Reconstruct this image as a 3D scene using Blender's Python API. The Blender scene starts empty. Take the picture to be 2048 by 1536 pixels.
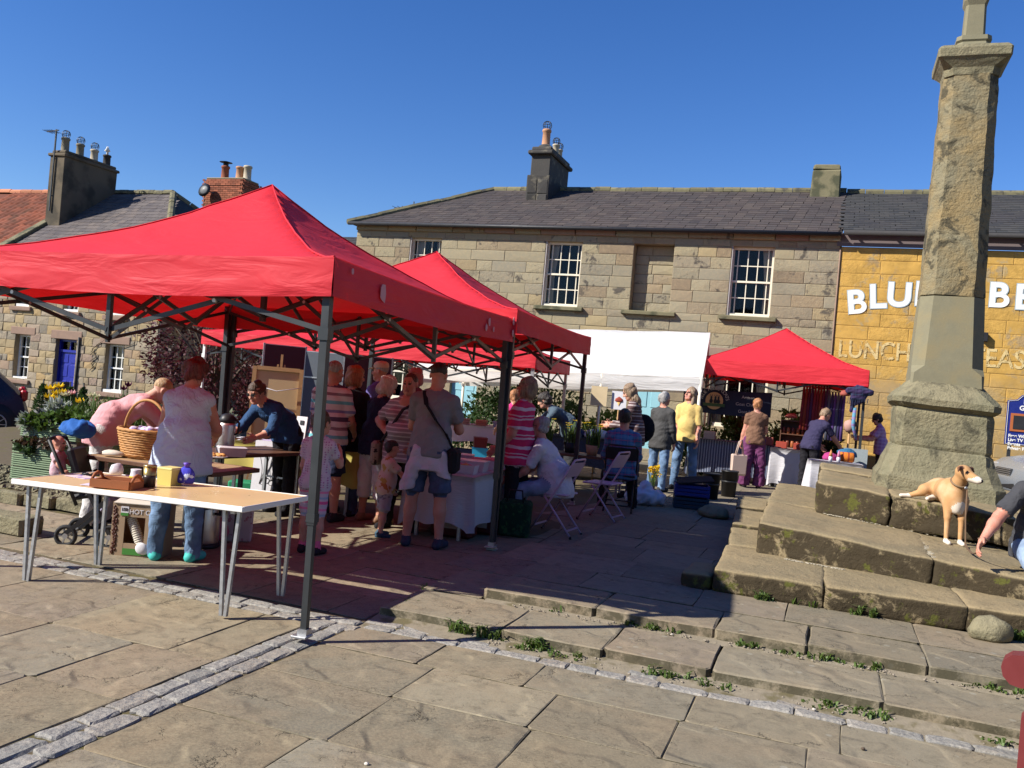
import bpy, math, random
import numpy as np
from mathutils import Vector, Matrix, noise as mnoise
random.seed(7); rng = np.random.default_rng(7)
SC = bpy.context.scene
COL = SC.collection
rad = math.radians

# ------------------------------------------------------------------ camera, sky, sun, exposure
F_PX = 1755.0; ROLL = rad(5.06); PITCH = 6 / 1755.0; CAM_H = 1.6
cam_d = bpy.data.cameras.new('camera'); cam = bpy.data.objects.new('camera', cam_d); COL.objects.link(cam)
cam_d.sensor_width = 36; cam_d.lens = F_PX / 2048 * 36; cam_d.clip_start = .05; cam_d.clip_end = 2000
CR_, SR_, CP_, SP_ = math.cos(ROLL), math.sin(ROLL), math.cos(PITCH), math.sin(PITCH)
_r = Vector((1, 0, 0)); _u = Vector((0, -SP_, CP_)); _f = Vector((0, CP_, SP_))
_x = _r * CR_ + _u * SR_; _y = -_r * SR_ + _u * CR_
cam.matrix_world = Matrix(((_x.x, _y.x, -_f.x, 0), (_x.y, _y.y, -_f.y, 0), (_x.z, _y.z, -_f.z, CAM_H), (0, 0, 0, 1)))
SC.camera = cam

SUN_EL = rad(36); SUN_AZ = rad(19.5)            # light travels towards (cos az, sin az) on the ground
to_sun = Vector((-math.cos(SUN_AZ) * math.cos(SUN_EL), -math.sin(SUN_AZ) * math.cos(SUN_EL), math.sin(SUN_EL)))
world = bpy.data.worlds.new('World'); SC.world = world; world.use_nodes = True
wn = world.node_tree.nodes; wl = world.node_tree.links
sky = wn.new('ShaderNodeTexSky'); sky.sky_type = 'NISHITA'; sky.sun_disc = False
sky.sun_elevation = SUN_EL; sky.sun_rotation = math.atan2(to_sun.x, to_sun.y)
sky.air_density = 1.0; sky.dust_density = 0.05; sky.ozone_density = 4.0; sky.altitude = 300
bg = wn['Background']; bg.inputs['Strength'].default_value = 0.088
hsv = wn.new('ShaderNodeHueSaturation'); hsv.inputs['Saturation'].default_value = 1.26; hsv.inputs['Hue'].default_value = .514
wl.new(sky.outputs[0], hsv.inputs['Color']); wl.new(hsv.outputs[0], bg.inputs[0])
sun_d = bpy.data.lights.new('sun', 'SUN'); sun = bpy.data.objects.new('sun', sun_d); COL.objects.link(sun)
sun_d.energy = 5.0; sun_d.angle = rad(.53); sun_d.color = (1, .955, .88)
sun.rotation_euler = to_sun.to_track_quat('Z', 'Y').to_euler(); sun.location = (-20, -8, 25)
SC.view_settings.view_transform = 'Standard'; SC.view_settings.look = 'None'
SC.view_settings.exposure = 0.76; SC.view_settings.gamma = 1; SC.view_settings.use_curve_mapping = False
SC.cycles.use_denoising = True
try: SC.cycles.denoiser = 'OPENIMAGEDENOISE'
except Exception: pass
SC.cycles.max_bounces = 8; SC.cycles.transparent_max_bounces = 12; SC.cycles.caustics_reflective = False; SC.cycles.caustics_refractive = False

# ------------------------------------------------------------------ where things are
TH = rad(20.1); E1 = (math.cos(TH), -math.sin(TH)); E2 = (math.sin(TH), math.cos(TH))
def W(a, b, z=0): return Vector((a * E1[0] + b * E2[0], a * E1[1] + b * E2[1], z))      # market-place axes to world
def ABof(p): return (p[0] * E1[0] + p[1] * E1[1], p[0] * E2[0] + p[1] * E2[1])
def ray(px, py):
    dx = (px - 1024) / F_PX; dy = (py - 768) / F_PX
    u = dx * CR_ + dy * SR_; v = -dx * SR_ + dy * CR_
    return Vector((u, CP_ + v * SP_, SP_ - v * CP_))
def at(px, py, Y):
    r = ray(px, py); return Vector((0, 0, CAM_H)) + r * (Y / r.y)
def gnd(px, py, z=0.0):
    r = ray(px, py); return Vector((0, 0, CAM_H)) + r * ((z - CAM_H) / r.z)
def fac(px, py, b):                                     # point of the upright plane 'b' -> (a, z)
    r = ray(px, py); k = b / (r.x * E2[0] + r.y * E2[1]); p = r * k
    return ABof(p)[0], CAM_H + p.z
def sm(x): x = min(1, max(0, x)); return x * x * (3 - 2 * x)
def gh(X, Y):                                           # height of the paving / ground
    a, b = ABof((X, Y)); r = sm((b - 8.5) / 8.5) * .11
    if a > -2.23 and b > 5.87 : return .15
    if a > -2.72 and 5.22 < b <= 5.87: return .07
    z = r + (.15 - r) * sm((b - 8.4) / 3.2) * sm((a + 4.2) / 2.0)
    w = sm((-a - 6.3) / 3.5) * sm((b - 7.0) / 5); return z * (1 - w) - .55 * w * sm((b - 7) / 13)
def feet(px, py):
    z = 0
    for _ in range(8):
        p = gnd(px, py, z); z = gh(p.x, p.y)
    return Vector((p.x, p.y, z))

# ------------------------------------------------------------------ object helpers
def link(name, data, parent=None, loc=(0, 0, 0), rotz=0.0):
    o = bpy.data.objects.new(name, data); COL.objects.link(o); o.location = loc; o.rotation_euler = (0, 0, rotz)
    if parent: o.parent = parent
    return o
def tag(o, label=None, cat=None, group=None, kind=None):
    if label: o['label'] = label
    if cat: o['category'] = cat
    if group: o['group'] = group
    if kind: o['kind'] = kind
    return o
def thing(name, label, cat, loc=(0, 0, 0), rotz=0.0, group=None):
    return tag(link(name, None, None, loc, rotz), label, cat, group)
def copy_tree(o, parent=None):
    c = o.copy(); COL.objects.link(c)
    if parent: c.parent = parent
    for ch in o.children: copy_tree(ch, c)
    return c
def mesh_np(name, V, Fs, mats, smooth=False, midx=None):
    me = bpy.data.meshes.new(name); me.from_pydata([tuple(v) for v in V], [], [tuple(f) for f in Fs])
    for m in (mats if isinstance(mats, (list, tuple)) else [mats]): me.materials.append(m)
    if midx is not None: me.polygons.foreach_set('material_index', np.asarray(midx, dtype=np.int32))
    if smooth: me.polygons.foreach_set('use_smooth', np.ones(len(me.polygons), dtype=bool))
    me.update(); return me
class MB:
    def __init__(s): s.v = []; s.f = []; s.m = []; s.cur = 0; s.sm = []
    def add(s, vs, fs, smooth=False):
        o = len(s.v); s.v += [tuple(v) for v in vs]
        for f in fs: s.f.append(tuple(i + o for i in f)); s.m.append(s.cur); s.sm.append(smooth)
        return s
    def box(s, c, size, rot=None, ch=0.0, jit=0.0):
        hx, hy, hz = size[0] / 2, size[1] / 2, size[2] / 2
        if ch <= 0:
            vs = [(x * hx, y * hy, z * hz) for x in (-1, 1) for y in (-1, 1) for z in (-1, 1)]
            fs = [(0, 1, 3, 2), (4, 6, 7, 5), (0, 4, 5, 1), (2, 3, 7, 6), (0, 2, 6, 4), (1, 5, 7, 3)]
        else:
            ch = min(ch, hx * .9, hy * .9, hz * .9); vs = []; idx = {}
            for x in (-1, 1):
                for y in (-1, 1):
                    for z in (-1, 1):
                        for k in range(3):
                            p = [x * (hx - ch), y * (hy - ch), z * (hz - ch)]; p[k] = (x, y, z)[k] * (hx, hy, hz)[k]
                            idx[(x, y, z, k)] = len(vs); vs.append(p)
            fs = []
            I = idx
            for sg in (-1, 1):
                fs.append([I[(sg, y, z, 0)] for y, z in ((-1, -1), (1, -1), (1, 1), (-1, 1))][::sg])
                fs.append([I[(x, sg, z, 1)] for x, z in ((-1, -1), (-1, 1), (1, 1), (1, -1))][::sg])
                fs.append([I[(x, y, sg, 2)] for x, y in ((-1, -1), (1, -1), (1, 1), (-1, 1))][::sg])
            for p in (-1, 1):
                for q in (-1, 1):
                    fs.append((I[(p, q, -1, 0)], I[(p, q, 1, 0)], I[(p, q, 1, 1)], I[(p, q, -1, 1)]))
                    fs.append((I[(p, -1, q, 0)], I[(p, 1, q, 0)], I[(p, 1, q, 2)], I[(p, -1, q, 2)]))
                    fs.append((I[(-1, p, q, 1)], I[(1, p, q, 1)], I[(1, p, q, 2)], I[(-1, p, q, 2)]))
            for x in (-1, 1):
                for y in (-1, 1):
                    for z in (-1, 1): fs.append((I[(x, y, z, 0)], I[(x, y, z, 1)], I[(x, y, z, 2)]))
        c = Vector(c); vs = [Vector(v) for v in vs]
        if jit: vs = [v + Vector((random.uniform(-jit, jit), random.uniform(-jit, jit), random.uniform(-jit, jit))) for v in vs]
        if rot is not None: vs = [rot @ v for v in vs]
        return s.add([v + c for v in vs], fs)
    def frame(s, d):
        d = Vector(d).normalized(); h = Vector((0, 0, 1)) if abs(d.z) < .95 else Vector((1, 0, 0))
        x = d.cross(h).normalized(); y = x.cross(d); return x, y
    def bar(s, p0, p1, w, h=None):
        p0 = Vector(p0); p1 = Vector(p1); h = h or w; x, y = s.frame(p1 - p0); vs = []
        for p in (p0, p1):
            for sx, sy in ((-1, -1), (1, -1), (1, 1), (-1, 1)): vs.append(p + x * sx * w / 2 + y * sy * h / 2)
        return s.add(vs, [(0, 1, 5, 4), (1, 2, 6, 5), (2, 3, 7, 6), (3, 0, 4, 7), (3, 2, 1, 0), (4, 5, 6, 7)])
    def tube(s, pts, r, n=8, cap=True):
        pts = [Vector(p) for p in pts]; rs = r if isinstance(r, (list, tuple)) else [r] * len(pts); o = []; vs = []; fs = []
        for i, p in enumerate(pts):
            d = (pts[min(i + 1, len(pts) - 1)] - pts[max(i - 1, 0)]); x, y = s.frame(d)
            if i and x.dot(px_) < 0 and abs(x.dot(px_)) > .5: x = -x; y = -y
            px_ = x
            for k in range(n):
                t = 2 * math.pi * k / n; vs.append(p + (x * math.cos(t) + y * math.sin(t)) * rs[i])
        for i in range(len(pts) - 1):
            for k in range(n): fs.append((i * n + k, i * n + (k + 1) % n, (i + 1) * n + (k + 1) % n, (i + 1) * n + k))
        s.add(vs, fs, True)
        if cap:
            o = len(s.v) - len(vs); s.f.append(tuple(o + k for k in range(n))[::-1]); s.m.append(s.cur); s.sm.append(False)
            s.f.append(tuple(o + (len(pts) - 1) * n + k for k in range(n))); s.m.append(s.cur); s.sm.append(False)
        return s
    def lathe(s, prof, c=(0, 0, 0), n=16, rot=None, sx=1, sy=1, smooth=True):
        c = Vector(c); vs = []
        for r, z in prof:
            for k in range(n):
                t = 2 * math.pi * k / n; v = Vector((r * math.cos(t) * sx, r * math.sin(t) * sy, z)); vs.append((rot @ v if rot else v) + c)
        fs = []
        for i in range(len(prof) - 1):
            for k in range(n): fs.append((i * n + k, i * n + (k + 1) % n, (i + 1) * n + (k + 1) % n, (i + 1) * n + k))
        s.add(vs, fs, smooth); o = len(s.v) - len(vs)
        for i in (0, len(prof) - 1):
            if prof[i][0] > 1e-4: s.f.append(tuple(o + i * n + k for k in range(n))[::(-1 if i == 0 else 1)]); s.m.append(s.cur); s.sm.append(False)
        return s
    def prism(s, poly, z0, z1):                          # upright prism over an xy outline
        n = len(poly); vs = [(p[0], p[1], z0) for p in poly] + [(p[0], p[1], z1) for p in poly]
        return s.add(vs, [tuple(range(n))[::-1], tuple(range(n, 2 * n))] + [(i, (i + 1) % n, n + (i + 1) % n, n + i) for i in range(n)])
    def extrude(s, outline, o, x, y, d):                 # outline in the plane (x, y) at o, thickened by vector d
        o = Vector(o); x = Vector(x); y = Vector(y); d = Vector(d); n = len(outline)
        vs = [o + x * p[0] + y * p[1] for p in outline]; vs += [v + d for v in vs]
        return s.add(vs, [tuple(range(n))[::-1], tuple(range(n, 2 * n))] + [(i, (i + 1) % n, n + (i + 1) % n, n + i) for i in range(n)])
    def build(s, name, mat, parent=None, org=None, loc=(0, 0, 0)):
        V = s.v
        if org is not None: V = [(v[0] - org[0], v[1] - org[1], v[2] - org[2]) for v in V]
        me = bpy.data.meshes.new(name); me.from_pydata(V, [], s.f)
        for m in (mat if isinstance(mat, (list, tuple)) else [mat]): me.materials.append(m)
        me.polygons.foreach_set('material_index', np.array(s.m, dtype=np.int32)); me.polygons.foreach_set('use_smooth', np.array(s.sm, dtype=bool))
        me.update(); return link(name, me, parent, loc)
def worg(o): return tuple(o.location) if o else (0, 0, 0)
def Rz(a): return Matrix.Rotation(a, 3, 'Z')
def Rx(a): return Matrix.Rotation(a, 3, 'X')
def Ry(a): return Matrix.Rotation(a, 3, 'Y')
RE = Rz(-TH)                                             # local x along the facades, local y away from the camera

# ------------------------------------------------------------------ materials
def C(r, g=None, b=None):
    if g is None: g = b = r
    f = lambda c: (c / 255 / 12.92) if c / 255 <= .04045 else ((c / 255 + .055) / 1.055) ** 2.4
    return (f(r), f(g), f(b))
class NT:
    def __init__(s, name):
        s.m = bpy.data.materials.new(name); s.m.use_nodes = True; s.t = s.m.node_tree; s.b = s.t.nodes['Principled BSDF']; s.out = s.t.nodes['Material Output']
    def n(s, typ, ins=None, **at_):
        nd = s.t.nodes.new(typ)
        for k, v in at_.items(): setattr(nd, k, v)
        for k, v in (ins or {}).items():
            if isinstance(v, bpy.types.NodeSocket): s.t.links.new(v, nd.inputs[k])
            else:
                if nd.inputs[k].type == 'RGBA' and len(v) == 3: v = (*v, 1)
                nd.inputs[k].default_value = v
        return nd
    def L(s, a, b): s.t.links.new(a, b)
    def pos(s, obj=False, stretch=None):
        o = s.n('ShaderNodeTexCoord').outputs['Object'] if obj else s.n('ShaderNodeNewGeometry').outputs['Position']
        if stretch: o = s.n('ShaderNodeVectorMath', {0: o, 1: stretch}, operation='MULTIPLY').outputs[0]
        return o
    def noise(s, co, scale, detail=5, rough=.55, dist=0): return s.n('ShaderNodeTexNoise', {'Vector': co, 'Scale': scale, 'Detail': detail, 'Roughness': rough, 'Distortion': dist}).outputs['Fac']
    def rng(s, v, lo, hi, a=0., b=1.): return s.n('ShaderNodeMapRange', {0: v, 1: lo, 2: hi, 3: a, 4: b}, interpolation_type='SMOOTHSTEP').outputs[0]
    def math(s, op, a, b=0.): return s.n('ShaderNodeMath', {0: a, 1: b}, operation=op).outputs[0]
    def mix(s, f, a, b, blend='MIX'):
        nd = s.n('ShaderNodeMix', data_type='RGBA', blend_type=blend)
        for i, v in ((0, f), (6, a), (7, b)):
            if isinstance(v, bpy.types.NodeSocket): s.t.links.new(v, nd.inputs[i])
            else: nd.inputs[i].default_value = v if i == 0 else ((*v, 1) if len(v) == 3 else v)
        return nd.outputs[2]
    def ramp(s, f, stops, interp='LINEAR'):
        nd = s.n('ShaderNodeValToRGB', {0: f}); cr_ = nd.color_ramp; cr_.interpolation = interp
        while len(cr_.elements) < len(stops): cr_.elements.new(.5)
        for e, (p, c) in zip(cr_.elements, stops): e.position = p; e.color = (*c, 1)
        return nd.outputs[0]
    def rand(s):
        a = s.n('ShaderNodeObjectInfo').outputs['Random']; b = s.n('ShaderNodeNewGeometry').outputs['Random Per Island']
        return s.math('FRACT', s.math('ADD', a, b))
    def bump(s, h, strength=.5, dist=.02, nrm=None):
        nd = s.n('ShaderNodeBump', {'Height': h, 'Strength': strength, 'Distance': dist})
        if nrm: s.L(nrm, nd.inputs['Normal'])
        return nd.outputs[0]
    def fin(s, col=None, rough=None, nrm=None, metal=0, spec=.3):
        for k, v in (('Base Color', col), ('Roughness', rough), ('Normal', nrm)):
            if v is None: continue
            if isinstance(v, bpy.types.NodeSocket): s.L(v, s.b.inputs[k])
            else: s.b.inputs[k].default_value = (*v, 1) if k == 'Base Color' else v
        s.b.inputs['Metallic'].default_value = metal; s.b.inputs['Specular IOR Level'].default_value = spec
        return s.m
_mc = {}
def M(name, col, rough=.75, var=.15, scale=6, bump=0., bscale=40, bd=.004, metal=0, rnd=0., col2=None, c2s=2., c2=(.5, .65), obj=False, spec=.3, stretch=None):
    t = NT(name); co = t.pos(obj, stretch); nf = t.noise(co, scale)
    c = t.mix(nf, tuple(x * (1 - var) for x in col), tuple(min(1, x * (1 + var)) for x in col))
    if col2: c = t.mix(t.rng(t.noise(co, c2s), *c2), c, col2)
    if rnd:
        v = t.math('ADD', t.math('MULTIPLY', t.rand(), 2 * rnd), 1 - rnd); c = t.mix(1., c, t.n('ShaderNodeCombineColor', {0: v, 1: v, 2: v}).outputs[0], 'MULTIPLY')
    nr = t.bump(t.noise(co, bscale, 6, .6), bump, bd) if bump else None
    r = t.rng(nf, .2, .8, max(0.02, rough - .08), min(1, rough + .08))
    return t.fin(c, r, nr, metal, spec)
# ---- stone
def slab_mat():
    t = NT('riven_sandstone'); co = t.pos(); r = t.rand()
    base = t.ramp(r, [(0, (.25, .203, .13)), (.25, (.228, .196, .135)), (.5, (.198, .178, .132)), (.75, (.24, .19, .142)), (1, (.265, .212, .14))])
    vv = t.math('ADD', t.math('MULTIPLY', t.math('FRACT', t.math('MULTIPLY', r, 13.7)), .42), .76); base = t.mix(1., base, t.n('ShaderNodeCombineColor', {0: vv, 1: vv, 2: vv}).outputs[0], 'MULTIPLY')
    off = t.n('ShaderNodeCombineXYZ', {0: t.math('MULTIPLY', r, 37.), 1: t.math('MULTIPLY', r, 91.), 2: 0.}).outputs[0]
    c2 = t.n('ShaderNodeVectorMath', {0: co, 1: off}, operation='ADD').outputs[0]
    n1 = t.noise(c2, 1.6, 6, .6, .6); n2 = t.noise(c2, 9, 6, .65)
    c = t.mix(t.rng(n1, .35, .7), base, t.mix(.4, base, (.30, .20, .11))); c = t.mix(t.rng(n2, .42, .75, 0, .65), c, (.095, .08, .055)); c = t.mix(t.rng(t.noise(c2, 4.2, 6, .7, .8), .52, .72, 0, .55), c, (.30, .24, .15))
    c = t.mix(t.rng(t.noise(c2, 60, 4, .7), .35, .75, 0, .5), c, (.33, .27, .17)); c = t.mix(t.rng(t.noise(c2, 140, 3, .7), .5, .75, 0, .5), c, (.09, .075, .05))
    # terraced riven relief
    h = t.noise(t.n('ShaderNodeVectorMath', {0: c2, 1: (1., 1.7, 1.)}, operation='MULTIPLY').outputs[0], 1.3, 9, .66, 1.2); st = t.math('MULTIPLY', h, 10.); fl = t.math('FLOOR', st); fr = t.math('SUBTRACT', st, fl)
    ter = t.math('MULTIPLY', t.math('ADD', fl, t.rng(fr, .74, .752)), .05)
    crack = t.rng(t.math('ABSOLUTE', t.math('SUBTRACT', fr, .748)), 0., .022, .9, 0.)
    gate = t.rng(t.noise(c2, 2.0, 2), .45, .52); cg = t.math('MULTIPLY', crack, gate)
    c = t.mix(cg, c, (.07, .055, .04))
    wv = t.n('ShaderNodeVectorMath', {0: c2, 1: t.n('ShaderNodeVectorMath', {0: t.n('ShaderNodeTexNoise', {'Vector': c2, 'Scale': 2.6, 'Detail': 6., 'Roughness': .7}).outputs['Color'], 1: (.42, .42, .42)}, operation='MULTIPLY').outputs[0]}, operation='ADD').outputs[0]
    ve = t.n('ShaderNodeTexVoronoi', {'Vector': wv, 'Scale': 1.5}, feature='DISTANCE_TO_EDGE').outputs['Distance']; vm = t.rng(t.noise(c2, 2.1, 3), .54, .60); ln = t.math('MULTIPLY', t.rng(ve, .002, .010, 1, 0), vm)
    v2 = t.n('ShaderNodeTexVoronoi', {'Vector': wv, 'Scale': 4.2}, feature='DISTANCE_TO_EDGE').outputs['Distance']; l2 = t.math('MULTIPLY', t.rng(v2, .004, .02, 1, 0), t.rng(t.noise(c2, 3.7, 3), .60, .66)); ln = t.math('MAXIMUM', ln, t.math('MULTIPLY', l2, .6)); c = t.mix(t.math('MULTIPLY', ln, .62), c, (.05, .04, .025))
    # pale lichen discs, only on the grey slabs towards the cross
    vo = t.n('ShaderNodeTexVoronoi', {'Vector': co, 'Scale': 8.5}); vd = vo.outputs['Distance']; vc = t.n('ShaderNodeSeparateColor', {0: vo.outputs['Color']}).outputs[0]
    sx = t.n('ShaderNodeSeparateXYZ', {0: co}).outputs
    spot = t.math('MULTIPLY', t.rng(vd, .12, .2, 1, 0), t.rng(vc, .6, .62)); spot = t.math('MULTIPLY', spot, t.rng(t.math('ADD', sx[0], t.math('MULTIPLY', n1, 1.5)), .6, 2.2, 0, .55))
    c = t.mix(spot, c, (.36, .34, .27))
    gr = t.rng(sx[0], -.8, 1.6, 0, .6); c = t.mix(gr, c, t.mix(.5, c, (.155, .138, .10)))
    hh = t.math('ADD', t.math('ADD', t.math('MULTIPLY', ter, gate), t.math('MULTIPLY', ln, -.12)), t.math('ADD', t.math('MULTIPLY', n2, .03), t.math('MULTIPLY', t.rng(ve, .02, .06), t.math('MULTIPLY', vm, .05)))); hh = t.math('ADD', hh, t.math('MULTIPLY', t.noise(c2, 42, 5, .7), .05))
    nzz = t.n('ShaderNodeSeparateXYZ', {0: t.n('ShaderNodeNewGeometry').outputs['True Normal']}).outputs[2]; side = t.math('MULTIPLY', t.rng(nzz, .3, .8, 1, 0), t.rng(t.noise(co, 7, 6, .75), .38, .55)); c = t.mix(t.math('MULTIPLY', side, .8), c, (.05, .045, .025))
    return t.fin(c, .88, t.bump(hh, .8, .04), 0, .2)
def sett_mat():
    t = NT('granite_sett'); co = t.pos(); r = t.rand()
    base = t.ramp(r, [(0, (.25, .235, .20)), (.5, (.33, .305, .26)), (1, (.28, .24, .19))]); n = t.noise(co, 45, 5, .7); n2 = t.noise(co, 12, 5)
    c = t.mix(t.rng(n, .35, .7), base, (.17, .165, .155)); c = t.mix(t.rng(n2, .5, .75, 0, .6), c, (.40, .35, .28))
    return t.fin(c, .8, t.bump(t.math('ADD', n2, t.math('MULTIPLY', n, .35)), .9, .02))
def wall_stone(name, stops, dark=(.07, .06, .05), paint=None, rock=.018, rs=14):
    t = NT(name); co = t.pos(); r = t.rand(); base = t.ramp(r, stops, 'LINEAR')
    n1 = t.noise(co, 3.2, 6, .65, .4); n2 = t.noise(co, rs, 5, .7); n3 = t.noise(co, 1.1, 4)
    r2 = t.math('FRACT', t.math('MULTIPLY', r, 17.3))
    c = t.mix(t.rng(n2, .35, .75, 0, .45), base, t.mix(.6, base, (.42, .31, .17)))
    st = t.math('MULTIPLY', t.rng(n1, .55, .65), t.rng(r2, .4, .75, 0, .9)); c = t.mix(st, c, dark)
    c = t.mix(t.rng(n3, .55, .75, 0, .4), c, t.mix(.6, c, dark))
    if paint:
        ch = t.rng(t.noise(co, 2.4, 6, .7, .3), .53, .66); sx = t.n('ShaderNodeSeparateXYZ', {0: co}).outputs
        ch = t.math('ADD', ch, t.math('MULTIPLY', t.rng(sx[2], 2.2, 3.0, .75, 0), t.rng(t.noise(co, 1.3, 5, .7), .35, .6))); ch = t.math('MINIMUM', ch, .9)
        c = t.mix(ch, t.mix(t.rng(n1, .3, .7), paint, tuple(x * .72 for x in paint)), t.mix(.22, base, paint))
    face = t.rng(r2, .35, .45, .25, 1.); h = t.math('MULTIPLY', n2, face)
    return t.fin(c, .88, t.bump(t.math('ADD', h, t.math('MULTIPLY', n1, .3)), .9, rock), 0, .2)
ST_ASH = [(0, (.265, .225, .14)), (.2, (.285, .245, .16)), (.35, (.23, .208, .152)), (.5, (.26, .20, .125)), (.62, (.20, .18, .132)), (.75, (.275, .235, .15)), (.88, (.195, .145, .095)), (1, (.31, .245, .135))]
ST_RUB = [(0, (.27, .21, .12)), (.2, (.34, .26, .14)), (.35, (.20, .175, .135)), (.5, (.30, .25, .18)), (.65, (.17, .15, .12)), (.8, (.36, .25, .115)), (.9, (.25, .18, .14)), (1, (.33, .28, .2))]
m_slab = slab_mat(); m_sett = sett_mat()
m_ash = wall_stone('ashlar_stone', ST_ASH); m_rub = wall_stone('rubble_stone', ST_RUB, dark=(.10, .09, .075))
m_yel = wall_stone('yellow_painted_stone', ST_ASH, paint=(.52, .31, .075))
m_mortar = M('wall_mortar', (.26, .205, .125), .95, .3, 9, .4, 60)
m_mort_y = M('yellow_wall_mortar', (.42, .26, .08), .95, .25, 5, .4, 60)
m_bed = M('joint_sand', (.105, .08, .045), .95, .4, 18, .6, 70, col2=(.10, .085, .03), c2s=4, c2=(.5, .65))
m_ground = M('ground_dirt', (.14, .12, .095), .95, .3, 2, .5, 20)
m_grit = M('pale_joint_grit', (.22, .185, .13), .95, .35, 25, .7, 90, col2=(.12, .10, .05), c2s=6, c2=(.5, .65))
m_lintel = M('lintel_stone', (.25, .165, .12), .9, .25, 7, .4, 40)
m_sill = M('sill_stone', (.17, .15, .085), .9, .3, 6, .5, 30, col2=(.07, .07, .04), c2s=3, c2=(.45, .62))
def slate_mat(name, stops):
    t = NT(name); co = t.pos(); r = t.rand(); base = t.ramp(r, stops); n = t.noise(co, .55, 5, .6); n2 = t.noise(co, 14, 5)
    c = t.mix(t.rng(n, .45, .7, 0, .55), base, (.045, .04, .042)); c = t.mix(t.rng(n2, .6, .8, 0, .5), c, (.17, .15, .12))
    return t.fin(c, t.rng(n2, .2, .8, .65, .9), t.bump(n2, .35, .01), 0, .22)
m_slate = slate_mat('slate', [(0, (.056, .045, .042)), (.3, (.078, .062, .056)), (.6, (.062, .053, .05)), (.8, (.09, .072, .062)), (1, (.042, .035, .034))])
m_slate2 = slate_mat('slate_grey', [(0, (.045, .045, .043)), (.5, (.06, .057, .053)), (1, (.036, .037, .038))])
m_slate3 = slate_mat('slate_pale', [(0, (.10, .086, .082)), (.4, (.13, .11, .10)), (.7, (.085, .073, .073)), (1, (.15, .122, .105))])
m_pantile = M('red_pantile', (.19, .055, .028), .85, .3, 3, .3, 30, rnd=.35, col2=(.12, .05, .03), c2s=1.5, c2=(.5, .7))
m_ridge = M('mossy_ridge', (.15, .135, .075), .9, .3, 9, .4, 30, rnd=.2, col2=(.07, .065, .05), c2s=4)
m_chim = M('sooty_stone', (.045, .042, .038), .9, .35, 5, .6, 25, .01, rnd=.4, col2=(.13, .115, .085), c2s=3, c2=(.52, .68))
m_render = M('brown_render', (.125, .098, .064), .95, .25, 2.5, .5, 50, col2=(.06, .05, .035), c2s=1.2, c2=(.45, .65))
m_brick = M('red_brick', (.26, .085, .045), .9, .25, 8, .4, 60, rnd=.35)
m_pot = M('clay_pot', (.42, .22, .12), .85, .2, 8); m_pot_p = M('pale_pot', (.42, .36, .26), .85, .2, 8); m_pot_g = M('stone_pot', (.20, .175, .12), .9, .25, 8); m_pot_k = M('black_pot', (.04, .035, .03), .8)
m_cross = None
def cross_mat(name, base, dark, warm, dk=(.5, .68), big=.05, moss=None):
    t = NT(name); co = t.pos(); n1 = t.noise(co, 1.7, 7, .65, .5); n2 = t.noise(co, 11, 6, .7); n3 = t.noise(co, 45, 4, .6)
    wv = t.n('ShaderNodeTexWave', {'Vector': co, 'Scale': 5., 'Distortion': 9., 'Detail': 4., 'Detail Scale': 2.}, bands_direction='Z').outputs['Fac']
    r = t.rand(); c = t.mix(t.rng(n1, .35, .62), base, warm); c = t.mix(t.rng(n2, .5, .72, 0, .55), c, tuple(x * .55 for x in base)); c = t.mix(t.rng(n3, .62, .8, 0, .6), c, (.40, .36, .26))
    c = t.mix(t.rng(t.noise(co, 2.6, 7, .72, .6), dk[0], dk[1], 0, .85), c, dark)
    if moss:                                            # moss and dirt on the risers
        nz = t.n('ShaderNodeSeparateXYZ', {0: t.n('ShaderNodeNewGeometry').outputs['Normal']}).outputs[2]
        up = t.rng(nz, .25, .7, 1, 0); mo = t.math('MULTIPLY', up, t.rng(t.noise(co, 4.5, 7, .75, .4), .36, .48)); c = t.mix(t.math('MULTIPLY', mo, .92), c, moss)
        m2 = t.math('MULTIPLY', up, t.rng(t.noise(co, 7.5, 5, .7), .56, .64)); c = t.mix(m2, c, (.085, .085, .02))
    h = t.math('ADD', n2, t.math('ADD', t.math('MULTIPLY', wv, .05), t.math('MULTIPLY', n3, .25)))
    return t.fin(c, .92, t.bump(h, .9, big * .7), 0, .15)
m_shaft = cross_mat('weathered_shaft_stone', (.205, .182, .115), (.055, .05, .034), (.25, .185, .09), (.51, .59))
m_cross = cross_mat('cross_block_stone', (.185, .17, .105), (.06, .055, .038), (.235, .205, .125))
m_smooth = M('plain_shaft_stone', (.19, .172, .108), .9, .18, 14, .35, 60, .006, col2=(.215, .18, .10), c2s=2)
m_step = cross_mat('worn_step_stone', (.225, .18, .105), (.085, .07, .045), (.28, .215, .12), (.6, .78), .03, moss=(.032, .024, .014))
m_mortw = M('pale_mortar', (.52, .47, .40), .95, .25, 40, .8, 60, .01)
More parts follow.
